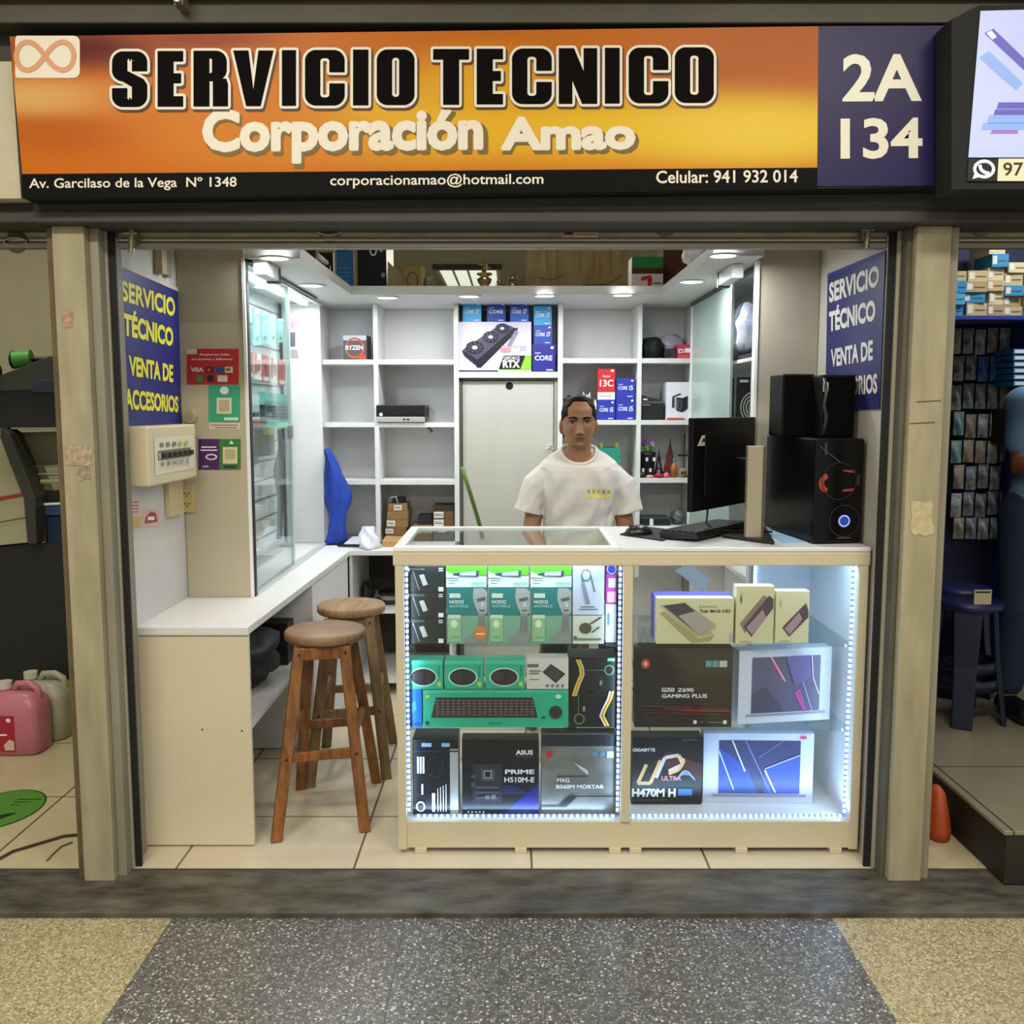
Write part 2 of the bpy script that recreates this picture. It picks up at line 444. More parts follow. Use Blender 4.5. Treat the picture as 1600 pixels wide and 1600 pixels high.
# paint loss and patches on pillars
def patch(pxs, Y, m, seed, name, label, d=.001):
    r = random.Random(seed); mb = MB()
    x0, y0, x1, y1 = pxs; pts = []
    for i in range(18):
        t = i/18*4
        if t < 1: p = (x0+(x1-x0)*t, y0)
        elif t < 2: p = (x1, y0+(y1-y0)*(t-1))
        elif t < 3: p = (x1-(x1-x0)*(t-2), y1)
        else: p = (x0, y1-(y1-y0)*(t-3))
        pts.append(PY(p[0]+r.uniform(-2.5, 2.5), p[1]+r.uniform(-2.5, 2.5), Y))
    mb.slab(pts, (0, -d, 0), m); o = mb.build(name); return tag(o, label, name.replace('_', ' '))
patch((103, 696, 143, 728), 2.893, mat('#8a7350', .9, noise=.6, scale=60, c2='#b5aa93'), 1, 'tape_residue', 'brown torn tape residue on the left pillar at chest height')
patch((121, 730, 140, 750), 2.893, mat('#a9a292', .9, noise=.5, scale=60, c2='#6e6248'), 2, 'tape_residue', 'small grey glue spot just below the brown residue on left pillar')
patch((98, 487, 112, 512), 2.893, mat('#b3a692', .9, noise=.5, scale=60, c2='#9a5a4a'), 3, 'tape_residue', 'small reddish scrap of sticker high on the left pillar')
patch((1423, 784, 1458, 836), 2.893, mat('#c4b993', .8, noise=.2, scale=40, c2='#a89c78'), 4, 'paper_patch', 'pale rectangular paper patch on the right pillar')
for p, q, lb in (((1432, 627), (1471, 625), 'upper of the two thin dark scratches across the right pillar'), ((1421, 661), (1461, 659), 'lower of the two thin dark scratches across the right pillar')):
    mb = MB()
    mb.slab([PY(p[0], p[1], 2.893), PY(q[0], q[1], 2.893), PY(q[0], q[1]+1.6, 2.893), PY(p[0], p[1]+1.6, 2.893)], (0, -.0006, 0), mat('#5d5440', .9))
    tag(mb.build('scratch'), lb, 'scratch')
# guide channels
for nm, x0, x1, bx0, bx1 in (('trim_6', -1.287, -1.242, -1.242, -1.222), ('trim_7', 1.182, 1.222, 1.160, 1.182)):
    mb = MB(); mb.box(x0, 2.972, 0, x1, 3.03, zb, CHAN)
    e = x0+.004 if x0 < 0 else x0
    mb.box(x0-.008 if x0 < 0 else x1, 2.99, 0, x0 if x0 < 0 else x1+.012, 3.03, zb, mat('#55503f', .7))
    struct(nm, mb, .002)
    mb = MB(); mb.box(bx0, 2.982, .001, bx1, 2.992, zb, BLACKM); struct('trim_8' if x0 < 0 else 'trim_9', mb)

# roller shutter bottom
def shutter(x0, x1, label, handles, hooks, zs=(2.005, 2.06)):
    t = thing('roller_shutter', label, 'roller shutter', ((x0+x1)/2, 3.0, 2.0))
    mb = MB(); mb.box(x0, 3.005, 2.028, x1, 3.03, 2.3, mat('#b3a88c', .6, noise=.35, scale=10, bump=.2, stretch=(1, 1, 5)))
    mb.build('curtain', t, .002)
    mb = MB(); mb.cyl((x0, 3.008, 2.022), (x1, 3.008, 2.022), .009, mat('#b5b0a4', .3, .6), n=12)
    mb.box(x0, 2.995, 1.996, x1, 3.03, 2.013, mat('#8d887c', .4, .4)); mb.build('bottom_rail', t, .002)
    for hx, hy in handles:
        p = PY(hx, hy, 2.998); mb = MB()
        mb.lathe([(.0, 0)] + [(.034, 0), (.034, -.004), (.0, -.004)], (p.x, 3.004, p.z), mat('#6b614d', .6), n=20, axis='y')
        path = [(p.x+.036*math.cos(k*PI/8), 2.995, p.z+.012*math.sin(k*PI/8)) for k in range(17)]
        mb.tube(path, .004, mat('#a59c86', .4, .5), 6); mb.build('handle', t)
    for hx, hy in hooks:
        p = PY(hx, hy, 2.98); mb = MB()
        mb.box(p.x-.012, 2.968, p.z-.02, p.x+.012, 3.004, p.z+.022, mat('#8d866f', .4, .6))
        mb.cyl((p.x+.004, 2.965, p.z+.03), (p.x-.002, 2.965, p.z-.045), .009, mat('#979079', .35, .7), n=10)
        mb.cyl((p.x-.02, 2.962, p.z+.012), (p.x+.02, 2.962, p.z+.012), .006, mat('#979079', .35, .7), n=8); mb.build('latch', t)
    return t
shutter(-1.22, 1.16, 'rolled up beige metal shutter bottom across the top of the shop opening', ((515, 361), (1040, 353)), ((208, 372), (1352, 366)))
shutter(-3.4, -1.40, 'rolled up dirty shutter over the shop on the left', ((25, 378),), ())
shutter(1.345, 3.4, 'rolled up beige shutter over the dark shop on the right', ((1535, 352),), ())
mb = MB(); A = None
q = [PY(878, 371, 3.004), PY(934, 371, 3.004), PY(934, 347, 3.004), PY(878, 347, 3.004)]
mb.slab(q, (0, -.001, 0), mat('#c9b59a', .6))
A = Art(mb, q[0]+V((0, -.0014, 0)), q[1]+V((0, -.0014, 0)), q[3]+V((0, -.0014, 0)))
A.rect(.02, .1, .34, .9, mat('#c26a45', .6)).poly([(.06, .2), (.3, .2), (.2, .6)], BLACK)
for i in range(5): A.rect(.4, .15+i*.16, .96, .22+i*.16, mat('#b04a35', .6))
tag(mb.build('warning_sticker'), 'small orange and white warning sticker on the shutter curtain', 'sticker')

# conduit along the top
mb = MB(); mb.cyl((-4, 2.76, 2.652), (4, 2.76, 2.662), .026, mat('#a39a80', .45, .2, noise=.2, scale=6), n=16)
t = tag(mb.build('conduit'), 'beige metal conduit pipe running above the shop sign', 'pipe')
WL[t.name] = t.location.copy(); p = PY(281, 14, 2.73)
mb = MB(); mb.box(p.x-.012, 2.72, 2.60, p.x+.012, 2.80, 2.69, mat('#8b8570', .4, .6)); mb.cyl((p.x, 2.71, 2.60), (p.x, 2.71, 2.63), .01, SILVER, n=10); mb.build('clamp', t)

# ================================================================ the big shop sign
YS = 2.78
def blobs_mat(name, base, blobs, quad_o, ux, uz, rough=.4):
    """printed colour artwork: soft colour patches placed in sign coordinates"""
    m = bpy.data.materials.new(name); m.use_nodes = True; nt = m.node_tree; b = nt.nodes['Principled BSDF']
    g = nt.nodes.new('ShaderNodeNewGeometry'); mp = nt.nodes.new('ShaderNodeMapping'); mp.vector_type = 'POINT'
    mp.inputs['Location'].default_value = (-quad_o.x/ux, 0, -quad_o.z/uz)
    mp.inputs['Scale'].default_value = (1/ux, 0, 1/uz)
    nt.links.new(g.outputs['Position'], mp.inputs[0])
    cur = None
    for cx, cz, rx, rz, c in blobs:
        s1 = nt.nodes.new('ShaderNodeMapping'); s1.inputs['Location'].default_value = (-cx/rx, 0, -cz/rz); s1.inputs['Scale'].default_value = (1/rx, 1, 1/rz)
        nt.links.new(mp.outputs[0], s1.inputs[0])
        ln = nt.nodes.new('ShaderNodeVectorMath'); ln.operation = 'LENGTH'; nt.links.new(s1.outputs[0], ln.inputs[0])
        mr = nt.nodes.new('ShaderNodeMapRange'); mr.interpolation_type = 'SMOOTHERSTEP'
        mr.inputs[1].default_value = 0; mr.inputs[2].default_value = 1; mr.inputs[3].default_value = 1; mr.inputs[4].default_value = 0
        nt.links.new(ln.outputs['Value'], mr.inputs[0])
        x = nt.nodes.new('ShaderNodeMix'); x.data_type = 'RGBA'; x.inputs[7].default_value = lin(c)
        if cur is None: x.inputs[6].default_value = lin(base)
        else: nt.links.new(cur, x.inputs[6])
        nt.links.new(mr.outputs[0], x.inputs[0]); cur = x.outputs[2]
    nt.links.new(cur, b.inputs['Base Color']); b.inputs['Roughness'].default_value = rough; b.inputs['Specular IOR Level'].default_value = .15; return m
c = [PY(35, 309, YS), PY(1478, 291, YS), PY(1484, 40, YS), PY(15, 57, YS)]
sign = thing('shop_sign', 'wide orange and yellow shop sign with black and white lettering over the opening', 'sign', ((c[0].x+c[1].x)/2, YS, c[1].z))
mb = MB(); mb.slab([p+V((0, .004, 0)) for p in c], (0, .085, 0), mat('#15140f', .5)); mb.build('sign_box', sign)
SM = lambda x, y: PY(x, y, YS)
ux = SM(1280, 170).x - SM(20, 170).x; o_ = SM(20, 300); uz = SM(20, 50).z - o_.z
def bl(px, py, rx, ry, c): return ((px-20)/1260, (300-py)/250, rx*1.25/1260, ry*1.25/250, c)
ART = blobs_mat('orange_yellow_print', '#bd6512', [
    bl(1180, 70, 330, 120, '#a85410'), bl(900, 60, 300, 70, '#b86412'),
    bl(1000, 200, 560, 78, '#d8ae22'), bl(640, 185, 260, 85, '#d8a820'), bl(1200, 205, 260, 70, '#dcbc38'), bl(760, 130, 180, 70, '#d29c20'),
    bl(420, 215, 260, 70, '#c87a18'), bl(100, 205, 160, 50, '#b05a12'), bl(70, 150, 210, 40, '#d0a060'), bl(330, 150, 260, 80, '#c8741c'),
    bl(150, 75, 180, 50, '#5e140a'), bl(330, 60, 160, 26, '#923c0e')], o_, ux, uz, .38)
mb = MB(); mb.face([SM(35, 272), SM(1277, 262), SM(1279, 41), SM(15, 57)], ART); 
mb.build('printed_panel', sign)
e1 = V((0, -.0008, 0))
mb = MB(); mb.face([SM(35, 309)+e1, SM(1277, 296)+e1, SM(1277, 262)+e1, SM(33.5, 272)+e1], mat('#0a0806', .6, spec=.1)); mb.build('black_strip', sign)
NAVY = mat('#1a1148', .4, spec=.25)
mb = MB(); mb.face([SM(1277, 291)+e1, SM(1479, 290)+e1, SM(1484, 40)+e1, SM(1279, 41)+e1], NAVY); mb.build('number_panel', sign)
LET = mat('#ddd5c2', .4); LETB = mat('#080504', .6, spec=.05)
def sq(x0, y0, x1, y1, e=.002):
    """text box in photo coordinates on the sign: x0,y0 bottom-left, x1,y1 top-right, slope of the sign"""
    s_ = -(y0-y1)*0; k = -.0075
    return [SM(x0, y0)+V((0, -e, 0)), SM(x1, y0+(x1-x0)*k)+V((0, -e, 0)), SM(x1, y1+(x1-x0)*k)+V((0, -e, 0)), SM(x0, y1)+V((0, -e, 0))]
# headline built from heavy condensed shapes
def letter_polys(ch, x0, x1, y0, y1):
    w_, h_ = x1-x0, y1-y0
    P = lambda u, v: (x0+u*w_, y0+(1-v)*h_)
    R = lambda a, b, c, d: [P(a, b), P(c, b), P(c, d), P(a, d)]
    st = 25/w_ if w_ > 35 else 1       # stem
    hb = .19
    if ch == 'I': return [R(0, 0, 1, 1)]
    if ch == 'E': return [R(0, 0, st, 1), R(0, 1-hb, 1, 1), R(0, .42, .92, .42+hb*.95), R(0, 0, 1, hb)]
    if ch == 'T': return [R(0, 1-hb, 1, 1), R(.5-st/2, 0, .5+st/2, 1)]
    if ch == 'N': return [R(0, 0, st*.85, 1), R(1-st*.85, 0, 1, 1), [P(0, 1), P(st*.95, 1), P(1, 0), P(1-st*.95, 0)]]
    if ch == 'V': return [[P(0, 1), P(st*.95, 1), P(.5, .3), P(.68, 0), P(.32, 0)], [P(1-st*.95, 1), P(1, 1), P(.68, 0), P(.32, 0), P(.5, .3)]]
    ring = []
    n = 40; ro = 17; 
    def rr(cx, cy, hw, hh, r, t):
        # rounded rectangle by angle index
        a = 2*PI*t; qx = 1 if math.cos(a) >= 0 else -1; qy = 1 if math.sin(a) >= 0 else -1
        return (cx+qx*(hw-r)+r*math.cos(a), cy+qy*(hh-r)+r*math.sin(a))
    def mkring(cx, cy, hw, hh, stw, sth, skip=None):
        out = []
        ri = max(3, min(ro, hw*.9)-stw*.5)
        ri = min(ri, hw-stw-.01, hh-sth-.01) if hw-stw > 1 else .5
        ts = [(i+.5)/n for i in range(n)]
        for i in range(n):
            t0, t1 = ts[i], ts[(i+1) % n]
            a = rr(cx, cy, hw, hh, min(ro, hw*.9, hh*.9), t0); b = rr(cx, cy, hw, hh, min(ro, hw*.9, hh*.9), t1)
            c_ = rr(cx, cy, hw-stw, hh-sth, ri, t1); d_ = rr(cx, cy, hw-stw, hh-sth, ri, t0)
            out.append([a, b, c_, d_])
        return out
    cx, cy = (x0+x1)/2, (y0+y1)/2
    if ch == 'O': return mkring(cx, cy, w_/2, h_/2, 24, h_*.15)
    if ch == 'C':
        sw = 24
        hw, hh = w_/2, h_/2; pts = []
        out = []
        for q in mkring(cx, cy, hw, hh, sw, h_*.15):
            mx_ = sum(p[0] for p in q)/4
            if mx_ > cx+2 and max(abs(q[0][1]-q[1][1]), 0) > h_*.3: continue
            out.append(q)
        xr0, xr1 = x1-sw, x1
        out += [[(xr0, y0+15), (xr1, y0+15), (xr1, y0+h_*.40), (xr0, y0+h_*.40)], [(xr0, y0+h_*.60), (xr1, y0+h_*.60), (xr1, y1-15), (xr0, y1-15)]]
        return out
    if ch == 'R':
        out = [R(0, 0, st, 1)]
        hw = (w_-2)/2
        for q in mkring(x0+hw, y0+h_*.27, hw, h_*.27, 23, h_*.14): out.append(q)
        out.append(R(0, .75, st, 1)); out.append(R(0, .45, .6, .58)); out.append(R(.3, .86, .6, 1))
        out.append([P(1-st*.95, .50), P(.95, .50), P(1, .40), P(1, 0), P(1-st*.95, 0)]); return out
    if ch == 'S':
        sw = 24; out = []
        top = mkring(cx, y0+h_*.27, w_/2, h_*.27, sw, h_*.13)
        bot = mkring(cx, y1-h_*.27, w_/2, h_*.27, sw, h_*.13)
        for q in top:
            mxx = sum(p[0] for p in q)/4; myy = sum(p[1] for p in q)/4
            if mxx > cx and myy > y0+h_*.24: continue
            out.append(q)
        for q in bot:
            mxx = sum(p[0] for p in q)/4; myy = sum(p[1] for p in q)/4
            if mxx < cx and myy < y1-h_*.24: continue
            out.append(q)
        out += [[(x1-sw, y0+15), (x1, y0+15), (x1, y0+h_*.36), (x1-sw, y0+h_*.36)], [(x0, y1-h_*.34), (x0+sw, y1-h_*.34), (x0+sw, y1-15), (x0, y1-15)],
                [P(0, .78), P(0, .62), P(.08, .54), P(.62, .34), P(.6, .2), P(1, .22), P(1, .40), P(.9, .5), P(.4, .66), P(.4, .8)]]
        return out
LTS = [('S', 172, 235), ('E', 243, 291), ('R', 299, 361), ('V', 361, 432), ('I', 437, 467), ('C', 473, 543), ('I', 548, 580), ('O', 585, 652),
       ('T', 673, 737), ('E', 741, 790), ('C', 796, 866), ('N', 869, 937), ('I', 941, 972), ('C', 978, 1048), ('O', 1050, 1119)]
for li, (ch, x0, x1) in enumerate(LTS):
    if li in (0, 8): head_b, head_w, head_s = MB(), MB(), MB()
    cnt = 0; cb = 0
    ys = -(x0-172)*.0072
    ps = letter_polys(ch, x0+4, x1-4, 81+ys, 168+ys)
    for p in ps:
        cb += 1
        head_b.face([SM(*q)+V((0, -.0040-cb*6e-6, 0)) for q in p][::-1], LETB)
        for a, b in zip(p, p[1:]+p[:1]):
            dx, dy = b[0]-a[0], b[1]-a[1]; l = math.hypot(dx, dy)
            if l < .05: continue
            for mbx, t_, off, e_, mt in ((head_w, 4.2, (0, 0), .0030, LET), (head_s, 4.6, (2.2, 3), .0018, mat('#3a1d10', .5))):
                ox, oy = -dy/l*t_, dx/l*t_
                cnt += 1; f = lambda X, Y_: SM(X+off[0], Y_+off[1])+V((0, -e_-(cnt % 90)*8e-6, 0))
                mbx.face([f(a[0]-ox, a[1]-oy), f(b[0]-ox, b[1]-oy), f(b[0]+ox, b[1]+oy), f(a[0]+ox, a[1]+oy)], mt)
                cnt += 1; mbx.face([f(a[0]+t_*math.cos(k*PI/4), a[1]+t_*math.sin(k*PI/4)) for k in range(8)], mt)
    if li in (7, 14):
        head_s.build('headline_shadow_print', sign); head_w.build('headline_outline', sign); head_b.build('headline_lettering', sign)
mb = MB()
mb.text('Corporación', [p+V((.004, .0006, -.006)) for p in sq(318, 259, 758, 173)], mat('#6e5514', .5), .034)
mb.text('Corporación', sq(318, 255, 753, 173), LET, .031)
mb.text('Amao', [p+V((.004, .0006, -.006)) for p in sq(784, 237, 995, 185)], mat('#6e5514', .5), .036)
mb.text('Amao', sq(784, 234, 991, 185), LET, .05)
mb.build('company_lettering', sign)
mb = MB()
mb.text('Av. Garcilaso de la Vega  Nº 1348', sq(46, 299, 370, 279), LET, .012); mb.build('contact_lettering', sign); mb = MB()
mb.text('corporacionamao@hotmail.com', sq(516, 295, 849, 273), LET, .012); mb.build('contact_lettering', sign); mb = MB()
mb.text('Celular: 941 932 014', sq(1025, 287, 1246, 267), LET, .015)
mb.build('contact_lettering', sign)
mb = MB(); LN = mat('#dcd8c4', .35)
mb.text('2A', sq(1316, 159, 1440, 85), LN, .026); mb.text('134', sq(1313, 249, 1441, 185), LN, .026)
mb.build('number_lettering', sign)
mb = MB()
r_ = []
for cx, cy, a0 in ((27, 66, PI), (115, 66, 1.5*PI), (115, 112, 0), (27, 112, .5*PI)):
    for k in range(5): t_ = a0+k*PI/8; r_.append((cx+(10 if cx > 50 else 3)*math.cos(t_), cy+(10)*math.sin(t_)))
mb.face([SM(x, y)+V((0, -.0012, 0)) for x, y in r_][::-1], mat('#e3dcc8', .4))
def lem(t): 
    d = 1+math.sin(t)**2; return (71+45*math.cos(t)/d, 88+62*math.sin(t)*math.cos(t)/d)
for i in range(48):
    a, b = lem(i/48*2*PI), lem((i+1)/48*2*PI); dx, dy = b[0]-a[0], b[1]-a[1]; l = math.hypot(dx, dy); ox, oy = -dy/l*4, dx/l*4
    f = lambda X, Y_: SM(X, Y_)+V((0, -.0022-i*1.5e-5, 0))
    mb.face([f(a[0]-ox, a[1]-oy), f(b[0]-ox, b[1]-oy), f(b[0]+ox, b[1]+oy), f(a[0]+ox, a[1]+oy)], mat('#d3946a', .4))
    mb.face([f(a[0]+4*math.cos(k*PI/4), a[1]+4*math.sin(k*PI/4))+V((0, -6e-6, 0)) for k in range(8)], mat('#d3946a', .4))
mb.build('infinity_logo', sign)

# neighbour's pale sign side (left) and the lit box sign (right)
mb = MB(); mb.slab([PY(-300, 312, 2.80), PY(33, 310, 2.80), PY(18, 96, 2.80), PY(-300, 98, 2.80)], (0, .06, 0), mat('#bdb597', .6, noise=.1, scale=12, bump=.2))
tag(mb.build('sign_back_panel'), 'plain pale beige sign panel left of the orange sign', 'sign')
ls = thing('light_box_sign', 'lit pale blue light box sign with tubes at the top right', 'sign', (1.6, 2.66, 2.1))
mb = MB(); mb.slab([PY(1487, 296, 2.67), PY(1800, 296, 2.67), PY(1800, 5, 2.67), PY(1530, 8, 2.67), PY(1487, 30, 2.67)], (0, .10, 0), BLACKM); mb.build('casing', ls)
LY = 2.665
LS = lambda x, y, e=0: PY(x, y, LY)+V((0, -e, 0))
mb = MB(); mb.face([LS(1513, 246), LS(1800, 246), LS(1800, 10), LS(1532, 17)], mat('#a9b2e0', .4, emit=.62, noise=.12, scale=3))
tb = mat('#5b55a8', .4, emit=.5); tc = mat('#7f9bd4', .4, emit=.5); td = mat('#8f6fb0', .4, emit=.4)
mb.face([LS(1538, 52, .001), LS(1552, 45, .001), LS(1604, 95, .001), LS(1604, 114, .001)][::-1], tb)
mb.face([LS(1541, 52, .0015), LS(1549, 48, .0015), LS(1557, 58, .0015), LS(1550, 62, .0015)][::-1], mat('#e6e6f0', .4, emit=.6))
mb.face([LS(1530, 90, .001), LS(1545, 80, .001), LS(1598, 130, .001), LS(1588, 141, .001), LS(1560, 118, .001)][::-1], tc)
for i, (x0, y0, x1, y1, mm) in enumerate(((1560, 160, 1640, 170, tb), (1555, 171, 1640, 180, tb), (1545, 180, 1640, 193, tc), (1536, 192, 1640, 203, tc), (1550, 203, 1590, 209, td))):
    mb.face([LS(x0-3, y1, .001), LS(x1, y1, .001), LS(x1, y0, .001), LS(x0, y0, .001)], mm)
mb.build('lit_face', ls)
mb = MB(); mb.face([LS(1511, 283, .001), LS(1558, 283, .001), LS(1559, 248, .001), LS(1513, 248, .001)], BLACK)
mb.face([LS(1558, 283, .001), LS(1800, 283, .001), LS(1800, 248, .001), LS(1560, 248, .001)], mat('#d3cba8', .5, emit=.35))
A = Art(mb, LS(1517, 281, .002), LS(1557, 281, .002), LS(1517, 249, .002))
LW = mat('#d5dcec', .4, emit=.6)
A.ring(.5, .52, .43, .46, .12, LW).poly([(.04, .03), (.3, .12), (.14, .34)], LW)
A.line([(.33, .72), (.36, .5), (.52, .34), (.7, .3)], .13, LW)
mb.text('973', [LS(1567, 275, .002), LS(1612, 275, .002), LS(1612, 254, .002), LS(1567, 254, .002)], mat('#2a2622', .5), .01)
mb.build('contact_strip', ls)
# ================================================================ worktop and base units on the left and back
EDGE = mat('#b9a98a', .5)
mb = MB()
top = [(XL, 3.12), (-.888, 3.12), (-.842, 4.87), (-.312, 4.87), (-.312, 5.49), (XL, 5.49)]
mb.slab([(x, y, ZB-.026) for x, y in top], (0, 0, .026), WHITE)
tag(mb.build('worktop', bevel=.0015), 'white L-shaped worktop running along the left wall and the back shelves', 'worktop')
bu = thing('base_cabinet', 'cream fronted open base cabinet under the worktop along the left wall', 'cabinet', (-1.07, 3.9, 0))
mb = MB(); mb.box(XL+.002, 3.128, .005, -.889, 3.146, ZB-.027, CREAM)
for hx, hy in ((380, 990), (316, 1140), (378, 1142)):
    p = PY(hx, hy, 3.128); mb.cyl((p.x, 3.1275, p.z), (p.x, 3.13, p.z), .0035, mat('#4a3c28', .7), n=8)
mb.build('end_panel', bu, .001)
mb = MB(); mb.box(XL+.002, 3.15, .40, -.90, 4.06, .42, WHITE); mb.build('shelf', bu, .001)
mb = MB(); mb.box(XL+.002, 4.07, .005, -.872, 4.088, ZB-.027, WHITE_IN); mb.build('divider', bu)
mb = MB(); mb.slab([(-.872, 4.088, .005), (-.854, 4.86, .005), (-.854, 4.86, ZB-.027), (-.872, 4.088, ZB-.027)], (-.016, 0, 0), WHITE_IN); mb.build('side_panel', bu)
bb = thing('base_cabinet', 'open shelved base cabinet under the back worktop beside the glass showcase', 'cabinet', (-.58, 5.1, 0))
mb = MB(); mb.box(-.85, 4.885, .005, -.834, 5.48, ZB-.027, WHITE_IN); mb.build('side_panel', bb)
mb = MB(); mb.box(-.33, 4.885, .005, -.314, 5.48, ZB-.027, WHITE_IN); mb.build('side_panel', bb)
mb = MB(); mb.box(-.834, 4.89, .435, -.33, 5.46, .453, WHITE_IN); mb.build('shelf', bb)
mb = MB(); mb.box(-.834, 4.89, .06, -.33, 5.46, .078, WHITE_IN); mb.build('shelf', bb)
mb = MB(); mb.box(-.834, 5.462, .01, -.33, 5.475, ZB-.03, mat('#4a443a', .8)); mb.build('back_panel', bb)
# dark junk under the worktops
def blob_thing(name, label, cat, c, r, m, seed=0, amp=.18, n=22, group=None):
    rr = random.Random(seed); mb = MB(); mb.ell(c, r, m, n, 14)
    ph = [rr.uniform(0, 6) for _ in range(6)]
    for i, p in enumerate(mb.v):
        d = V(((p.x-c[0])/r[0], (p.y-c[1])/r[1], (p.z-c[2])/r[2]))
        k = 1+amp*(math.sin(5*d.x+ph[0])*math.sin(4*d.y+ph[1])+.6*math.sin(9*d.z+ph[2]+3*d.x))
        q = V((c[0]+d.x*r[0]*k, c[1]+d.y*r[1]*k, c[2]+d.z*r[2]*k)); q.z = max(q.z, c[2]-r[2]*.92); mb.v[i] = q
    return tag(mb.build(name), label, cat, group)
CB = mat('#0e0f12', .6, noise=.5, scale=30, bump=.4, c2='#2a2c33')
o = blob_thing('cable_coil', 'tangled black cables heaped on the shelf under the left worktop', 'cables', (-1.06, 3.60, .545), (.13, .24, .12), CB, 3, .2)
o = blob_thing('black_bag', 'flat black bag lying low on the shelf under the left worktop, front end', 'bag', (-1.02, 3.24, .446), (.09, .07, .028), CB, 5, .1)
mb = MB(); mb.box(-1.2, 3.93, .423, -.95, 4.05, .60, BLACK); mb.box(-1.18, 3.925, .50, -1.0, 3.93, .54, mat('#33333a', .4))
tag(mb.build('computer_case', bevel=.004), 'dark computer box at the far end of the shelf under the left worktop', 'computer')
mb = MB(); mb.cyl((-.66, 5.1, .4535), (-.66, 5.1, .475), .078, mat('#1b1b1e', .5), n=28); mb.cyl((-.66, 5.1, .475), (-.66, 5.1, .50), .065, mat('#8d8d88', .4), n=28)
mb.cyl((-.66, 5.1, .50), (-.66, 5.1, .515), .07, BLACK, n=28)
tag(mb.build('disc_spindle'), 'round stack of discs on the shelf under the back worktop', 'discs')
o = blob_thing('cable_bundle', 'dark bundle of leads on the shelf right of the disc stack', 'cables', (-.46, 5.05, .492), (.085, .1, .038), mat('#3a211d', .7, noise=.5, scale=30, c2='#141414'), 9, .2)
o = blob_thing('dark_bag', 'dark crumpled bag at the left end of the shelf under the back worktop', 'bag', (-.79, 5.15, .51), (.035, .1, .06), CB, 12, .15)

# ================================================================ soffit with downlights
mb = MB()
SOF = mat('#d4d3d2', .5, noise=.04, scale=2)
sx0, sx1, sy = -.80, .748, 4.79
mb.box(XL+.001, 3.657, ZS0, sx0, YB, ZS1, SOF); mb.box(sx0, sy, ZS0, sx1, YB, ZS1, SOF); mb.box(sx1, 3.60, ZS0, .937, YB, ZS1, SOF); mb.box(.937, 3.732, ZS0, XR-.001, YB, ZS1, SOF)
struct('ceiling', mb)
LEDW = mat('#f6f8ff', .4, emit=9)
spots = ((430, 402, 'front left one over the left glass cabinet'), (487, 445, 'rear left one beside the left glass cabinet'), (605, 464, 'over the column with the small black computer'),
         (733, 462, 'left of the pair above the blue boxes'), (851, 461, 'right of the pair above the blue boxes'), (973, 460, 'above the empty top shelf right of the door'),
         (1080, 439, 'rear right one by the green glass door'), (1130, 398, 'front right one over the right glass cabinet'))
for i, (x, y, lb) in enumerate(spots):
    p = PZ(x, y, ZS0)
    t = thing('downlight', 'round recessed white downlight, ' + lb, 'downlight', p, 'downlights in the white soffit')
    mb = MB(); mb.lathe([(.050, 0), (.062, -.001), (.062, -.006), (.048, -.007), (.046, -.003)], p, mat('#e8e8e8', .4), 28); mb.build('trim_ring', t)
    mb = MB(); mb.cyl(p+V((0, 0, -.0045)), p+V((0, 0, -.0005)), .046, LEDW, n=28); mb.build('diffuser', t)
    l = area('downlight_lamp', p+V((0, 0, -.012)), (.09, .09), 4.3, (.94, .97, 1.0), shape='DISK')
    
# ================================================================ back shelving
def board(mb, x0, x1, z0, z1, y0=5.2, y1=5.495, m=WHITE): mb.box(x0, y0, z0, x1, y1, z1, m)
su = thing('shelving_unit', 'white shelving unit of pigeonholes left of the back door', 'shelving', (-.68, 5.35, ZB))
def part(mb, name, t, bevel=.001): return mb.build(name, t, bevel)
for x0, x1 in ((-1.062, -1.04), (-.752, -.727), (-.316, -.290)):
    mb = MB(); board(mb, x0, x1, ZB+.001, ZS0-.002); part(mb, 'divider', su)
for z in (1.77, 1.43, 1.115):
    for x0, x1 in ((-1.04, -.752), (-.727, -.316)):
        mb = MB(); board(mb, x0, x1, z-.026, z); part(mb, 'shelf', su)
mb = MB(); mb.box(-1.05, 5.496, ZB, -.30, 5.506, ZS0-.002, WHITE_IN); part(mb, 'back_panel', su)
sr = thing('shelving_unit', 'white shelving unit of pigeonholes right of the back door', 'shelving', (.63, 5.35, ZB))
for x0, x1 in ((.250, .276), (.682, .705), (.982, 1.004)):
    mb = MB(); board(mb, x0, x1, .02 if x0 < .3 else ZB-.2, ZS0-.002); part(mb, 'divider', sr)
for z in (1.777, 1.443, 1.125):
    for x0, x1 in ((.276, .682), (.705, .982)):
        mb = MB(); board(mb, x0, x1, z-.026, z); part(mb, 'shelf', sr)
mb = MB(); board(mb, .276, .682, ZB-.026, ZB); part(mb, 'shelf', sr)
mb = MB(); board(mb, .705, .982, ZB+.06, ZB+.086); part(mb, 'shelf', sr)
mb = MB(); mb.box(.26, 5.496, .02, 1.0, 5.506, ZS0-.002, WHITE_IN); part(mb, 'back_panel', sr)
nb = thing('niche_shelf', 'white shelf over the back door that carries the blue boxes', 'shelf', (-.02, 5.35, 1.67))
mb = MB(); board(mb, -.289, .249, 1.672, 1.704); part(mb, 'board', nb)
mb = MB(); mb.box(-.289, 5.496, 1.704, .249, 5.506, ZS0-.002, WHITE_IN); part(mb, 'back_panel', nb)
mb = MB(); mb.box(-.289, 5.44, 1.704, -.262, 5.494, ZS0-.002, WHITE_IN); part(mb, 'side_strip', nb)
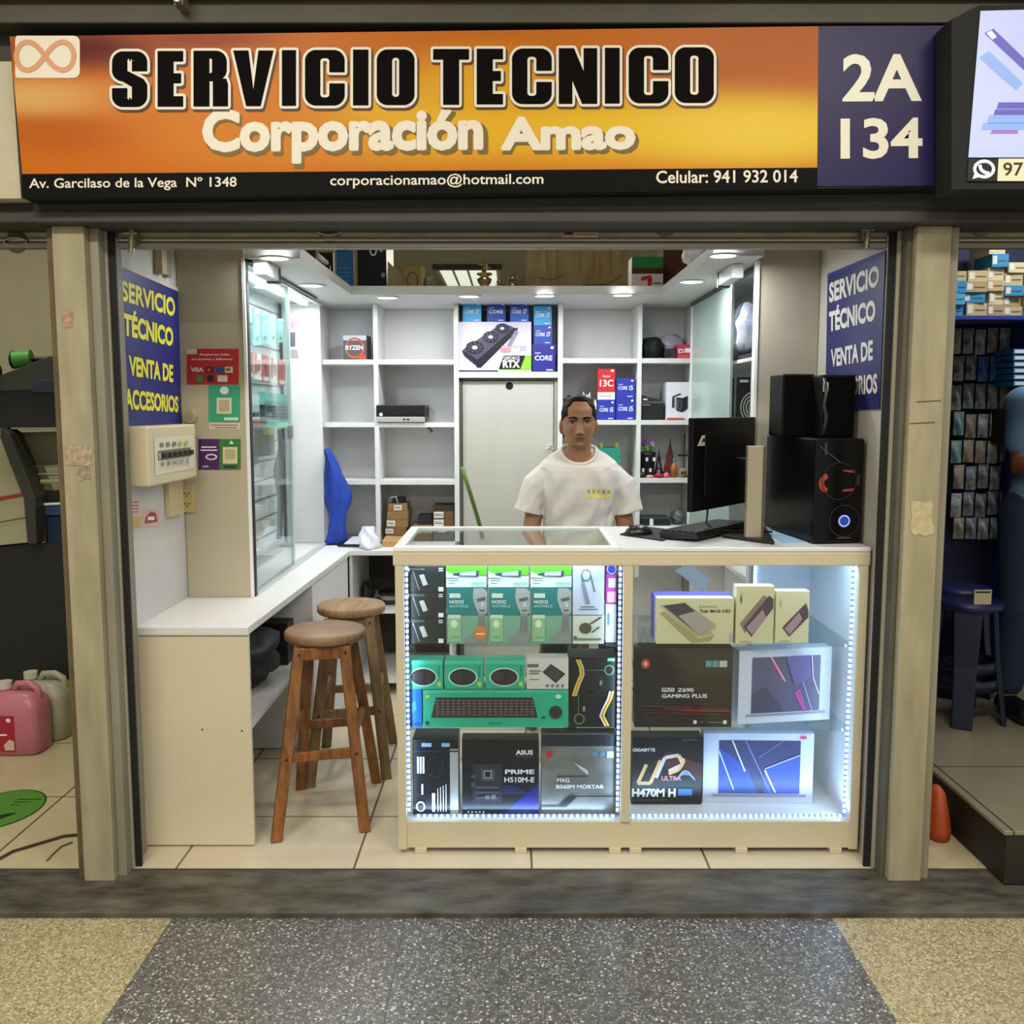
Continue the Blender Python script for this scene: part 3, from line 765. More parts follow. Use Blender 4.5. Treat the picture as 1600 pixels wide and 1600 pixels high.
# door
DOOR = mat('#b9b6ac', .55, noise=.07, scale=3, stretch=(3, 1, .4))
mb = MB(); mb.box(-.272, 5.235, .005, .228, 5.265, 1.655, DOOR)
p = PY(796, 603, 5.235); mb.cyl((p.x, 5.2335, p.z), (p.x, 5.24, p.z), .021, mat('#070707', .9), n=24)
struct('door_1', mb, .002)
mb = MB(); mb.box(-.289, 5.225, .002, -.275, 5.29, 1.671, mat('#5b5a52', .7)); mb.box(-.289, 5.225, 1.658, .249, 5.29, 1.671, mat('#5b5a52', .7))
mb.box(.231, 5.225, .002, .249, 5.29, 1.658, mat('#9a988e', .7)); struct('trim_10', mb)
p = PY(859, 698, 5.225)
mb = MB(); mb.cyl((p.x, 5.195, p.z), (p.x, 5.235, p.z), .007, CHROME, n=10); mb.cyl((p.x-.02, 5.2, p.z+.01), (p.x+.02, 5.2, p.z-.01), .004, CHROME, n=8); mb.cyl((p.x-.02, 5.2, p.z-.01), (p.x+.02, 5.2, p.z+.01), .004, CHROME, n=8)
tag(mb.build('door_latch'), 'small metal latch at the right edge of the back door', 'latch')
mb = MB(); mb.tube([PY(722, 730, 4.9)+V((0, .0, 0)), PY(736, 775, 4.95), PY(750, 822, 5.0), PZ(775, 905, .25)+V((0, .3, -.2))], .011, mat('#5c7a2c', .5), 10)
tag(mb.build('broom_handle'), 'green broom handle leaning against the back door', 'broom')

# ================================================================ left glass cabinet
lc = thing('glass_cabinet', 'tall glass fronted wall cabinet standing on the worktop along the left wall', 'cabinet', (-1.14, 4.4, ZB))
XG = -1.02
mb = MB(); mb.box(XL+.002, 3.64, ZB+.001, -1.008, 3.656, 2.35, CREAMWALL); part(mb, 'front_panel', lc)
mb = MB(); mb.box(-1.018, 3.636, ZB+.001, -1.006, 3.67, ZS0-.001, mat('#e8e8e8', .4)); mb.box(-1.006, 3.648, ZB+.001, -1.002, 3.676, ZS0-.001, BLACK); part(mb, 'edge_trim', lc)
mb = MB(); mb.box(-1.235, 5.165, ZB+.001, -1.03, 5.185, ZS0-.001, WHITE); part(mb, 'end_panel', lc)
mb = MB(); mb.box(XL+.002, 3.657, ZB+.001, XL+.014, 5.16, ZS0-.001, mat('#dfe6e4', .5))
for k in range(13): z = .86+k*.095; mb.box(XL+.014, 3.657, z, XL+.0165, 5.16, z+.086 if False else z+.007, mat('#5f6664', .6))
part(mb, 'slatted_back', lc, 0)
mb = MB(); mb.box(-1.03, 3.677, ZB+.001, -1.0, 5.16, ZB+.014, mat('#cfd4d3', .3, .5)); part(mb, 'bottom_track', lc)
mb = MB(); mb.box(-1.006, 3.68, 2.056, -.99, 4.9, 2.066, mat('#2b2b2b', .4)); mb.box(-1.03, 3.68, 2.05, -1.01, 5.16, 2.066, mat('#cfd4d3', .3, .5)); part(mb, 'top_track', lc)
for nm, y0, y1, x in (('glass_door', 3.68, 4.36, -1.014), ('glass_door', 3.70, 4.40, -1.023)):
    mb = MB(); mb.box(x-.002, y0, ZB+.016, x+.002, y1, 2.048, GLG); part(mb, nm, lc, 0)
for y in (4.365,):
    mb = MB(); mb.box(-1.026, y-.006, ZB+.016, -1.010, y+.008, 2.048, mat('#c9dcd8', .25, 0)); part(mb, 'glass_edge', lc)
mb = MB(); mb.box(-1.03, 4.355, 1.37, -1.006, 4.375, 1.43, SILVER); part(mb, 'door_lock', lc, .002)
mb = MB(); mb.box(-1.245, 3.66, 1.0, -1.04, 4.3, 1.004, GL); part(mb, 'glass_shelf', lc, 0)
area('cabinet_led', (-1.10, 4.4, 2.045), (.03, 1.4), 7.0, (.85, .95, 1.0))
mb = MB(); mb.box(-1.115, 3.68, 2.05, -1.085, 5.12, 2.066, mat('#eef6ff', .4, emit=3)); part(mb, 'led_strip', lc, 0)
def bar_lamp(x0, x1, y0, y1, label):
    t = thing('bar_lamp', label, 'lamp', ((x0+x1)/2, (y0+y1)/2, 2.01))
    mb = MB(); mb.box(x0, y0, 2.012, x1, y1, 2.066, mat('#dadada', .4)); part(mb, 'housing', t, .003)
    mb = MB(); mb.box(x0-.002, y1, 2.005, x1+.002, y1+.03, 2.066, mat('#3c3a36', .5)); part(mb, 'end_cap', t, .003)
bar_lamp(-.985, -.935, 3.68, 3.88, 'white bar fitting with a dark end under the soffit, left side')
bar_lamp(.86, .905, 3.78, 4.02, 'white bar fitting with a dark end under the soffit, right side')
# hanging stock on the slatted back (plane of the left wall)
XH = XL+.075
def hang(px, m, label, cat, name, art=None, x=XH, d=.012, group=None):
    """px = x0,y0t,y0b,x1,y1t,y1b on the plane X = x"""
    x0, a, b, x1, c_, d_ = px
    q = [PX(x0, b, x), PX(x1, d_, x), PX(x1, c_, x), PX(x0, a, x)]
    mb = MB(); mb.slab(q, (-d if x > 0 else d, 0, 0), m)
    if art:
        o_ = V((-d-.001 if x > 0 else d+.001, 0, 0)); art(Art(mb, q[0]+o_, q[1]+o_, q[3]+o_))
    return tag(mb.build(name), label, cat, group)
TEAL = mat('#5cc4b0', .5); TEALD = mat('#2f9a86', .5); REDS = mat('#c4453f', .5); GRY = mat('#6d7372', .5)
for i, (x0, x1, yt, yb, mm, lb) in enumerate(((394, 404, 482, 540, '#8fd6cd', 'first'), (406, 416, 486, 538, '#79cbbf', 'second'), (419, 429, 492, 537, '#a9dfd6', 'third'), (431, 440, 497, 536, '#8fd6cd', 'fourth'))):
    hang((x0, yt, yb, x1, yt+4, yb-1), mat(mm, .4), 'pale teal cable pack in the left cabinet top row, %s from the camera' % lb, 'cable pack', 'cable_pack',
         lambda a: a.ring(.5, .45, .3, .3, .12, PW).rect(.1, .86, .9, .97, PW).ell(.5, .2, .2, .07, GRY), d=.008, group='teal cable packs in the left cabinet')
for i, (x0, x1, yt, yb) in enumerate(((384, 392, 548, 590), (394, 405, 551, 592), (407, 418, 554, 596), (420, 430, 558, 598), (432, 443, 562, 601))):
    hang((x0, yt, yb, x1, yt+3, yb+2), mat('#e4e2df', .4) if i % 2 else REDS, ('white' if i % 2 else 'red') + ' blister pack in the second hanging row of the left cabinet, %s from the camera' % ('first', 'second', 'third', 'fourth', 'fifth')[i], 'blister pack', 'blister_pack',
         (lambda a: a.rect(0, .2, .35, 1, REDS).ell(.6, .55, .28, .25, GRY).rect(0, 0, 1, .15, PW)) if i % 2 else (lambda a: a.rect(.1, .05, .9, .2, PW).ell(.5, .6, .3, .15, mat('#8a2f2f', .5))), d=.01, group='red and white blister packs in the left cabinet')
hang((403, 612, 632, 446, 618, 634), TEAL, 'bright teal keyboard box, upper edge shown, in the left cabinet', 'box', 'keyboard_box', lambda a: a.rect(.03, .1, .97, .3, TEALD), d=.03)
hang((405, 632, 656, 446, 634, 655), mat('#5d6a6e', .5), 'grey keyboard pack between the teal boxes in the left cabinet', 'box', 'keyboard_pack', lambda a: [a.rect(.04, .12+k*.22, .96, .24+k*.22, mat('#3b4447', .6)) for k in range(4)], d=.03)
hang((408, 657, 671, 446, 656, 668), TEAL, 'lower teal keyboard box in the left cabinet', 'box', 'keyboard_box', lambda a: a.rect(.1, .4, .4, .6, TEALD), d=.03)
hang((384, 615, 655, 403, 617, 655), mat('#cfe0e6', .5), 'pale card with three black sockets in the left cabinet', 'card', 'socket_card', lambda a: [a.rect(.15+k*.27, .1, .34+k*.27, .28, BLACK) for k in range(3)], d=.008)
hang((386, 657, 668, 405, 657, 668), mat('#8a4a38', .5), 'small brown red box below the pale card in the left cabinet', 'box', 'small_box', d=.02)
hang((398, 672, 713, 419, 675, 711), mat('#7d776b', .5, noise=.2, scale=30), 'grey battery pack with a yellow top hanging in the left cabinet', 'battery', 'battery_pack', lambda a: a.poly([(0, .85), (1, .8), (1, 1.08), (.3, 1.1)], mat('#c9b653', .5)), d=.03, x=XH+.05)
hang((384, 672, 740, 400, 690, 722), mat('#b9c0c0', .4, noise=.4, scale=30), 'silver grey cable loop at the left of the battery pack', 'cable', 'cable_loop', d=.012)
mb = MB(); mb.tube([PX(436, 672, XH+.03), PX(441, 700, XH+.03), PX(434, 735, XH+.03), PX(439, 780, XH+.03), PX(436, 842, XH+.03)], [.012, .02, .022, .018, .012], mat('#4d5654', .6, noise=.4, scale=40), 10)
tag(mb.build('cable_bundle'), 'long grey green cable bundle hanging low in the left cabinet', 'cable')
# packs hanging in the open part by the glass edge
mb = MB(); q = [PY(449, 546, 4.5), PY(463, 546, 4.5), PY(461, 492, 4.5), PY(449, 492, 4.5)]
mb.slab(q, (0, .02, 0), mat('#c9ccd0', .4)); A = Art(mb, q[0]-V((0, .001, 0)), q[1]-V((0, .001, 0)), q[3]-V((0, .001, 0)))
A.rect(.1, .08, .9, .5, mat('#4d4f55', .4)).ell(.55, .78, .38, .16, mat('#e06a86', .5)).rect(.1, .54, .9, .6, PW)
tag(mb.build('hanging_pack'), 'small hanging pack with a pink round picture beside the glass edge', 'pack')
mb = MB(); q = [PY(447, 560, 4.7), PY(465, 560, 4.7), PY(463, 545, 4.7), PY(449, 545, 4.7)]
mb.slab(q, (0, .02, 0), mat('#8d8888', .4)); tag(mb.build('hanging_pack'), 'grey hanging pack just below the pink one in the left cabinet', 'pack')

# ================================================================ right glass cabinet
rc = thing('glass_cabinet', 'tall glass fronted wall cabinet along the right wall behind the monitor', 'cabinet', (1.07, 4.5, ZB))
mb = MB(); mb.box(.950, 3.712, .01, XR-.002, 3.73, 2.35, mat('#b5ad9b', .55, noise=.06, scale=3)); part(mb, 'front_panel', rc)
mb = MB(); mb.box(.938, 3.705, .01, .950, 3.75, ZS0-.001, mat('#e8e8e8', .4)); part(mb, 'edge_trim', rc)
mb = MB(); mb.box(.985, 5.165, .01, XR-.002, 5.185, ZS0-.001, WHITE); part(mb, 'end_panel', rc)
mb = MB(); mb.box(XR-.012, 3.74, .01, XR-.002, 5.16, ZS0-.001, WHITE_IN); part(mb, 'back_panel', rc)
mb = MB(); mb.box(.955, 3.74, 2.05, .975, 5.16, 2.066, mat('#3b3b3b', .4)); part(mb, 'top_track', rc)
mb = MB(); mb.box(.955, 3.74, .80, XR-.014, 5.16, .82, WHITE); part(mb, 'bottom_panel', rc)
mb = MB(); mb.box(.985, 3.76, 1.70, XR-.014, 5.15, 1.715, WHITE); part(mb, 'shelf', rc)
mb = MB(); mb.box(.985, 3.76, 1.40, XR-.014, 5.15, 1.415, WHITE); part(mb, 'shelf', rc)
GGR = frosted('green_tinted_glass', '#b9cfc6', .62, .15)
mb = MB(); mb.box(.962, 4.22, .83, .967, 5.14, 2.048, GGR); part(mb, 'glass_door', rc, 0)
mb = MB(); mb.box(.958, 4.205, .83, .970, 4.22, 2.048, mat('#c5d2cd', .3, .4)); part(mb, 'glass_edge', rc)
mb = MB(); mb.box(.955, 5.12, .83, .972, 5.14, 2.048, mat('#e2e2e2', .4)); part(mb, 'side_rail', rc)
blob_thing('plastic_bag', 'clear blue plastic bag of goods on the upper shelf of the right cabinet', 'bag', (1.055, 4.30, 1.85), (.085, .28, .125), mat('#8e9bb8', .15, noise=.6, scale=14, c2='#e2e8f4', bump=.8), 4, .12)
mb = MB(); mb.box(.985, 3.95, 1.716, 1.16, 4.6, 1.733, BLACK); tag(mb.build('black_tray'), 'flat black box under the blue plastic bag', 'box')
mb = MB(); mb.box(.975, 4.15, 1.416, 1.145, 4.23, 1.64, BLACK); A = Art(mb, (.975, 4.149, 1.416), (1.145, 4.149, 1.416), (.975, 4.149, 1.64))
SW = mat('#b5b5b5', .4)
for k in range(4): A.ring(.45, .42, .34-k*.07, .30-k*.06, .025, SW, a0=.5+k*.6, a1=4.6+k*.4)
A.rect(.08, .9, .3, .95, SW)
tag(mb.build('hardware_box'), 'black box with a curled silver line emblem in the right cabinet', 'box')
mb = MB(); mb.lathe([(.0, 0), (.018, 0), (.020, .02), (.015, .09), (.008, .11), (.008, .13), (0, .13)], (1.015, 4.03, 1.416), mat('#63b82e', .4), 18)
tag(mb.build('spray_bottle'), 'small bright green bottle in the right cabinet beside the black box', 'bottle')
mb = MB(); mb.box(.99, 3.94, 1.52, 1.02, 3.97, 1.66, mat('#23262b', .5)); mb.box(.993, 3.937, 1.54, 1.017, 3.94, 1.64, mat('#353940', .3)); mb.box(.985, 3.92, 1.416, 1.03, 3.975, 1.52, mat('#2b2d30', .6))
tag(mb.build('phone_holder'), 'dark phone holder standing in front of the right cabinet wall', 'holder')

# ================================================================ glass showcase
SX0, SX1, SY0, SY1, ST = -.385, 1.172, 3.07, 3.63, 1.052
CR = mat('#cfc4a6', .45, noise=.06, scale=5)
dc = thing('glass_showcase', 'long beige framed glass showcase with led lit shelves at the front', 'showcase', (.39, 3.35, 0))
mb = MB(); mb.box(SX0+.012, SY0+.01, .018, SX1-.012, SY0+.03, .112, CR); part(mb, 'base_panel', dc, .002)
mb = MB(); mb.box(SX0, SY0+.002, .016, SX0+.028, SY0+.032, .99, CR); part(mb, 'frame_post', dc, .002)
mb = MB(); mb.box(.368, SY0+.002, .112, .398, SY0+.032, .99, CR); part(mb, 'frame_post', dc, .002)
mb = MB(); mb.box(SX1-.03, SY0+.002, .016, SX1, SY0+.032, .99, CR); part(mb, 'frame_post', dc, .002)
mb = MB(); mb.box(SX0-.006, SY0, .99, SX1+.004, SY0+.034, 1.036, CR); part(mb, 'top_rail', dc, .004)
for x in (-.31, .03, .35, .42, .78, 1.10):
    mb = MB(); mb.box(x-.02, SY0+.004, 0, x+.02, SY0+.04, .02, CR); part(mb, 'foot', dc, .002)
for x in (-.36, .4, 1.14):
    mb = MB(); mb.box(x-.02, SY1-.04, 0, x+.02, SY1-.005, .09, CR); part(mb, 'foot', dc, .002)
mb = MB(); mb.box(SX0+.005, SY0+.034, .09, SX1-.005, SY1-.004, .107, mat('#e4e6ea', .3)); part(mb, 'floor_panel', dc)
mb = MB(); mb.box(SX1-.022, SY0+.034, .107, SX1-.006, SY1-.004, 1.034, mat('#e4e6ea', .4)); part(mb, 'side_panel', dc)
mb = MB(); mb.box(SX0+.004, SY0+.034, .107, SX0+.010, SY1-.004, 1.034, GL); part(mb, 'side_glass', dc, 0)
mb = MB(); mb.box(.93, SY1-.03, .107, SX1-.022, SY1-.014, 1.034, mat('#dfe3ea', .4)); part(mb, 'back_panel', dc)
for x0, x1 in ((SX0+.03, .366), (.40, SX1-.032)):
    mb = MB(); mb.box(x0, SY0+.012, .114, x1, SY0+.016, .988, GL); part(mb, 'front_glass', dc, 0)
for z in (.713, .422):
    for x0, x1 in ((SX0+.014, .378), (.388, SX1-.024)):
        mb = MB(); mb.box(x0, SY0+.045, z-.005, x1, SY1-.04, z, glass('shelf_glass', '#f3fafa', .07)); part(mb, 'glass_shelf', dc, 0)
# top: glass framed on the left, white board on the right
mb = MB()
TF = mat('#e6e8e8', .35)
mb.box(SX0-.004, SY0, 1.037, .352, SY0+.05, ST, TF); mb.box(SX0-.004, SY1-.03, 1.037, .352, SY1, ST, TF)
mb.box(SX0-.004, SY0+.05, 1.037, SX0+.03, SY1-.03, ST, TF); mb.box(.33, SY0+.05, 1.037, .352, SY1-.03, ST, TF); part(mb, 'top_frame', dc, .002)
mb = MB(); mb.box(SX0+.03, SY0+.05, 1.042, .33, SY1-.03, 1.048, GL); part(mb, 'top_glass', dc, 0)
mb = MB(); mb.box(.352, SY0, 1.037, SX1+.004, SY1, ST, mat('#dfe3e8', .3)); part(mb, 'top_board', dc, .003)
BW = mat('#a9c6ff', .4, emit=5); LC = (.45, .67, 1.0)
def leds(p0, p1, n, nm='led_strip', r=.0042):
    mb = MB(); p0, p1 = V(p0), V(p1)
    for i in range(n):
        p = p0.lerp(p1, (i+.5)/n); mb.box(p.x-r, p.y-r, p.z-r, p.x+r, p.y+r, p.z+r, BW)
    d = p1-p0
    a_ = V((min(p0.x, p1.x)-.004, max(p0.y, p1.y)+.0036, min(p0.z, p1.z)-.004)); b_ = V((max(p0.x, p1.x)+.004, max(p0.y, p1.y)+.005, max(p0.z, p1.z)+.004))
    mb.box(*a_, *b_, mat('#8c96ac', .5)); part(mb, nm, dc, 0)
leds((SX1-.036, SY0+.04, .125), (SX1-.036, SY0+.04, .985), 44)
leds((.405, SY0+.04, .118), (SX1-.04, SY0+.04, .118), 38)
leds((SX0+.034, SY0+.04, .13), (SX0+.034, SY0+.04, .985), 44)
leds((.360, SY0+.04, .13), (.360, SY0+.04, .985), 44)
leds((-.33, SY0+.04, .118), (.355, SY0+.04, .118), 34)
leds((.935, SY1-.034, .75), (.935, SY1-.034, 1.02), 22)
area('showcase_led', (SX1-.045, SY0+.06, .55), (.85, .02), 1.1, LC, rot=(0, PI/2, 0))
area('showcase_led', (.78, SY0+.07, .135), (.7, .02), 2.2, LC, rot=(PI, 0, 0))
area('showcase_led', (.80, SY0+.07, 1.02), (.7, .02), 2.6, LC)
area('showcase_led', (-.01, SY0+.045, 1.025), (.66, .02), 3.0, LC)
area('showcase_led', (-.01, SY0+.05, .125), (.66, .02), 1.2, LC, rot=(PI, 0, 0))
area('showcase_led', (SX0+.045, SY0+.05, .55), (.8, .02), .8, LC, rot=(0, -PI/2, 0))
area('showcase_led', (.350, SY0+.05, .55), (.8, .02), .8, LC, rot=(0, PI/2, 0))
# ================================================================ boxed goods: prints
LB = mat('#e9eef6', .5); COREB = mat('#1c3f9c', .45); CORED = mat('#20207e', .45); COREL = mat('#2a9ad2', .45); YEL = mat('#dcd04a', .5)
TXT = mat('#dfe3ee', .5)
def core_art(l1='intel', l2='CORE', l3='i7', c2=None):
    def f(a):
        if c2: a.poly([(0, 0), (1, 0), (1, .35), (0, .6)], c2)
        a.text(l1, .12, .66, .34, .73, TXT, .01)
        a.text(l2, .10, .42, .60 if l3 else .86, .60, TXT, .02)
        if l3: a.text(l3, .70, .40, .9, .64, TXT, .02)
        a.ell(.85, .88, .07, .05, TXT).rect(.6, .06, .88, .1, TXT)
    return f
def core_side(s_, t_): s_.rect(.1, .1, .5, .9, mat('#16235e', .5)); t_.rect(.1, .2, .5, .8, TXT)
ZR = 1.704
rtx = None
def rtx_art(a):
    a.rect(0, 0, 1, 1, mat('#cfc8e2', .4))
    g1, g2, g3 = mat('#17141c', .4), mat('#4a4560', .4), mat('#8a85a0', .4)
    a.poly([(.04, .42), (.10, .50), (.42, .80), (.55, .93), (.70, .93), (.80, .86), (.76, .78), (.50, .48), (.30, .10), (.24, .12), (.08, .30)], g2)
    a.poly([(.24, .09), (.30, .08), (.80, .80), (.82, .88), (.76, .88), (.26, .25)], g1).poly([(.04, .42), (.06, .36), (.26, .10), (.27, .24), (.1, .40)], g1)
    a.poly([(.78, .84), (.83, .80), (.72, .50), (.66, .52), (.74, .74)], g3)
    for u, v, r in ((.22, .49, .125), (.44, .70, .11), (.60, .87, .095)):
        a.ell(u, v, r, r*1.05, g1)
        for k in range(9): t_ = k*2*PI/9; a.poly([(u, v), (u+r*.85*math.cos(t_), v+r*.85*math.sin(t_)), (u+r*.85*math.cos(t_+.3), v+r*.85*math.sin(t_+.3))], g2)
        a.ell(u, v, r*.3, r*.3, mat('#d5d2de', .4))
    a.rect(.57, .40, .72, .48, mat('#e2888f', .5)).text('VENTUS', .58, .49, .82, .53, mat('#d9a0b0', .5), .01).text('3X', .84, .42, .94, .53, mat('#a9a4c4', .5), .02)
    a.poly([(.55, .06), (.92, .06), (.98, .33), (.62, .33)], mat('#0c0c0c', .4)).poly([(.85, .06), (1, .06), (1, .33), (.92, .33)], mat('#86c232', .4))
    a.text('GEFORCE', .62, .25, .84, .31, PW, .01).text('RTX', .61, .09, .84, .235, PW, .035)
    a.rect(.55, 0, 1, .05, mat('#9fd07a', .4)).rect(0, 0, .54, .035, mat('#26223a', .4))
rtx = pbox('graphics_card_box', 'large pale lilac box picturing a three fan graphics card, over the back door', 'box', (717, 503, 830, 577), 5.23, .12, mat('#cfc8e2', .45), rtx_art, ZR)
zr = PY(770, 503, 5.23).z
G = 'blue processor boxes over the back door'
for px, c_, art, lb, z0 in (((723, 472, 752, 503), COREL, core_art(), 'cyan blue processor box, leftmost on top of the graphics card box', zr+.001),
        ((761, 472, 790, 503), COREB, core_art(l3=''), 'dark blue processor box, second from left on the graphics card box', zr+.001),
        ((797, 472, 826, 503), COREB, core_art(c2=mat('#2257b8', .45)), 'blue processor box, third from the left on the graphics card box', zr+.001),
        ((832, 538, 868, 577), CORED, core_art(l3=''), 'deep violet processor box at the foot of the stack beside the graphics card box', ZR),
        ((834, 508, 863, 538), COREB, core_art(), 'blue processor box in the middle of the stack beside the graphics card box', None),
        ((834, 478, 862, 508), COREL, core_art(), 'bright cyan processor box topping the stack right of the graphics card box', None)):
    if z0 is None: z0 = PY(840, px[3], 5.235).z+.0005
    pbox('processor_box', lb, 'box', px, 5.235, .07, c_, art, z0, G, side=core_side)
G = 'processor boxes on the shelf behind the man'
z2 = 1.443
for px, lb, z0 in (((934, 625, 961, 653), 'blue processor box under the red phone box', z2), ((963, 622, 992, 653), 'blue processor box, lower of the pair against the divider', z2),
                   ((963, 591, 992, 622), 'blue processor box, upper of the pair against the divider', PY(970, 622, 5.24).z+.0005)):
    pbox('processor_box', lb, 'box', px, 5.24, .07, mat('#2432a0', .45), core_art(l3='i5'), z0, G)
pbox('phone_box', 'red and white phone box reading 13C standing on a blue processor box', 'box', (934, 576, 961, 624.5), 5.24, .05, mat('#c41e28', .45),
     lambda a: a.rect(0, 0, 1, .24, mat('#e2dfdc', .5)).text('13C', .12, .42, .9, .64, PW, .02).text('Redmi', .3, .72, .7, .79, PW, .01).rect(.75, .9, .92, .97, PW).rect(.1, .1, .8, .13, mat('#b5aeb0', .5)), PY(940, 624.5, 5.24).z+.0005)
pbox('processor_box', 'orange and grey processor box alone on the top left shelf', 'box', (536, 524, 573, 560), 5.28, .10, mat('#4a474c', .45),
     lambda a: a.rect(0, .8, 1, 1, mat('#b9bcc2', .5)).ring(.5, .5, .42, .42, .08, mat('#b5562c', .5)).ring(.55, .5, .3, .3, .06, mat('#8d3a22', .5)).text('RYZEN', .1, .42, .85, .6, PW, .03).ell(.82, .12, .16, .13, mat('#c4392c', .5)), 1.77, rot=-.1)
# small black computer
t = thing('desktop_computer', 'small flat black desktop computer with a silver front edge on the left shelves', 'computer', PY(628, 657, 5.22))
bl_, br_ = PY(588, 657, 5.19), PY(664, 657, 5.19); z0 = 1.4305
mb = MB(); mb.box(bl_.x, 5.19, z0+.012, br_.x, 5.47, z0+.094, mat('#0d0d0e', .35)); mb.build('case', t, bevel=.003)
mb = MB(); mb.box(bl_.x, 5.186, z0+.002, br_.x, 5.2, z0+.03, mat('#b8b8b4', .35, .4)); mb.build('front_strip', t, bevel=.002)
mb = MB(); A = Art(mb, (bl_.x, 5.1855, z0), (br_.x, 5.1855, z0), (bl_.x, 5.1855, z0+.094))
A.ell(.1, .46, .035, .1, mat('#d9dde2', .4)).rect(.55, .12, .6, .22, BLACK).rect(.63, .12, .68, .22, BLACK); mb.build('logo_and_ports', t)
mb = MB()
for i in range(12): u = 5.22+i*.018; mb.box(br_.x, u, z0+.03, br_.x+.002, u+.008, z0+.08, mat('#2c2c2c', .5))
mb.build('side_vent', t)
mb = MB(); p = PY(673, 671, 5.49)
for dx, dz in ((0, 0), (-.012, .008), (.004, -.012)): mb.ell((p.x+dx, 5.494, p.z+dz), (.008, .001, .005), mat('#3a342a', .9), 8, 6)
tag(mb.build('wall_stain'), 'small dark marks on the shelf back below the black computer', 'stain')

# brown cartons, bottom pigeonhole of the left unit (standing on the worktop)
def lab(u0, v0, u1, v1):
    def f(a): a.rect(u0, v0, u1, v1, mat('#dcd6d0', .6)).rect(u0+.03, v0+(v1-v0)*.35, u1-.04, v0+(v1-v0)*.5, mat('#55504a', .6)).rect(u0+.03, v0+(v1-v0)*.65, u1-.08, v0+(v1-v0)*.75, mat('#8d8780', .6))
    return f
def ctn(px, Y, z0, h, lb, body=BROWNBOX, art=None, rot=0, d=.16): return pbox('carton', lb, 'carton', px, Y, d, body, art, z0, 'small brown cartons stacked on the worktop', rot, h=h, bevel=0)
zc_ = ZB+.0005
ctn((597, 834, 629, 848), 5.0, zc_, .030, 'pale flat carton under the left carton stack, nearest the showcase', mat('#b88d56', .7, noise=.1, scale=12), None, .05, .20)
Ys = 5.205
z = ZB+.0365 if False else ZB+.0005
hs = [.040, .040, .045, .046, .040]; xs_ = [(603, 633), (602, 634), (604, 637), (605, 637), (607, 636)]
lbl = ['bottom', 'second from the bottom', 'middle', 'second from the top, without a sticker', 'top']
art_ = [lab(0, .15, .38, .8), lab(0, .15, .38, .8), lab(.02, .15, .40, .85), None, lab(.3, .1, .72, .85)]
for i in range(5):
    ctn((xs_[i][0], 800, xs_[i][1], 820), Ys, z, hs[i]-.001, 'brown carton in the tall left stack, ' + lbl[i], BROWNBOX if i > 1 else mat('#7c5a38', .75, noise=.12, scale=12), art_[i], rnd.uniform(-.04, .04)); z += hs[i]
mb = MB(); mb.box(-.665, 5.24, z+.001, -.60, 5.34, z+.03, BLACK); mb.tube([(-.68, 5.22, z+.006), (-.672, 5.2, z+.03), (-.64, 5.2, z+.04), (-.632, 5.21, z+.004)], .006, mat('#7f8a8d', .5), 8)
tag(mb.build('card_reader'), 'black gadget with a grey lead on top of the tall carton stack', 'gadget')
z = ZB+.0005; ctn((646, 820, 674, 832), 5.21, z, .045, 'brown carton at the foot of the middle carton stack', BROWNDK, None); 
ctn((645, 805, 675, 820), 5.2, z+.046, .046, 'brown carton with a white sticker topping the middle carton stack', BROWNBOX, lab(.03, .15, .38, .85), .03)
pbox('dark_box', 'navy black box on top of the middle carton stack', 'box', (653, 788, 674, 803), 5.22, .12, mat('#14131f', .5), None, z+.093, h=.052)
z = ZB+.0005
for i, (c_, a_, l_) in enumerate(((mat('#57534c', .7), None, 'grey box at the foot of the right carton stack'), (mat('#2e2a28', .7), lab(.2, .2, .6, .7), 'dark box second from the foot of the right carton stack'),
                        (BROWNDK, lab(.02, .08, .5, .9), 'brown carton third from the foot of the right carton stack'), (BROWNDK, lab(0, .1, .48, .9), 'brown carton near the top of the right carton stack'), (mat('#33261b', .8), None, 'dark empty tray on top of the right carton stack'))):
    h_ = (.045, .036, .046, .043, .03)[i]
    ctn((677+i % 2, 800, 709, 820), 5.215, z, h_-.001, l_, c_, a_); z += h_

# ---- right shelves
Yq = 5.24
mb = MB(); c0, c1 = PY(881, 619, Yq), PY(902, 600, Yq); z0 = 1.444
mb.box(c0.x, Yq, z0, c1.x, Yq+.06, z0+.12, mat('#151517', .5)); mb.box(c0.x+.01, Yq-.02, z0+.03, c1.x-.01, Yq, z0+.09, mat('#222226', .4)); mb.cyl((c0.x+.035, Yq-.05, z0+.06), (c0.x+.035, Yq-.02, z0+.06), .025, BLACK, n=18)
mb.box(c0.x+.02, Yq, z0+.12, c1.x-.03, Yq+.04, z0+.135, BLACK); tag(mb.build('camera', bevel=.003), 'black camera on the shelf left of the red phone box', 'camera')
mb = MB(); p = PY(917, 640, Yq); z0 = 1.444; SV = mat('#c9c6be', .3, .5)
mb.lathe([(0, 0), (.03, 0), (.03, .02), (.022, .05), (.026, .09), (0, .1)], (p.x, Yq+.02, z0), SV, 18)
mb.ell((p.x, Yq+.015, z0+.115), (.026, .022, .024), SV); mb.cyl((p.x-.015, Yq+.015, z0+.13), (p.x-.018, Yq+.015, z0+.152), .008, SV, r1=.001, n=8); mb.cyl((p.x+.015, Yq+.015, z0+.13), (p.x+.018, Yq+.015, z0+.152), .008, SV, r1=.001, n=8)
mb.tube([(p.x+.028, Yq+.01, z0+.03), (p.x+.05, Yq+.01, z0+.06), (p.x+.045, Yq+.01, z0+.11)], .008, SV, 8)
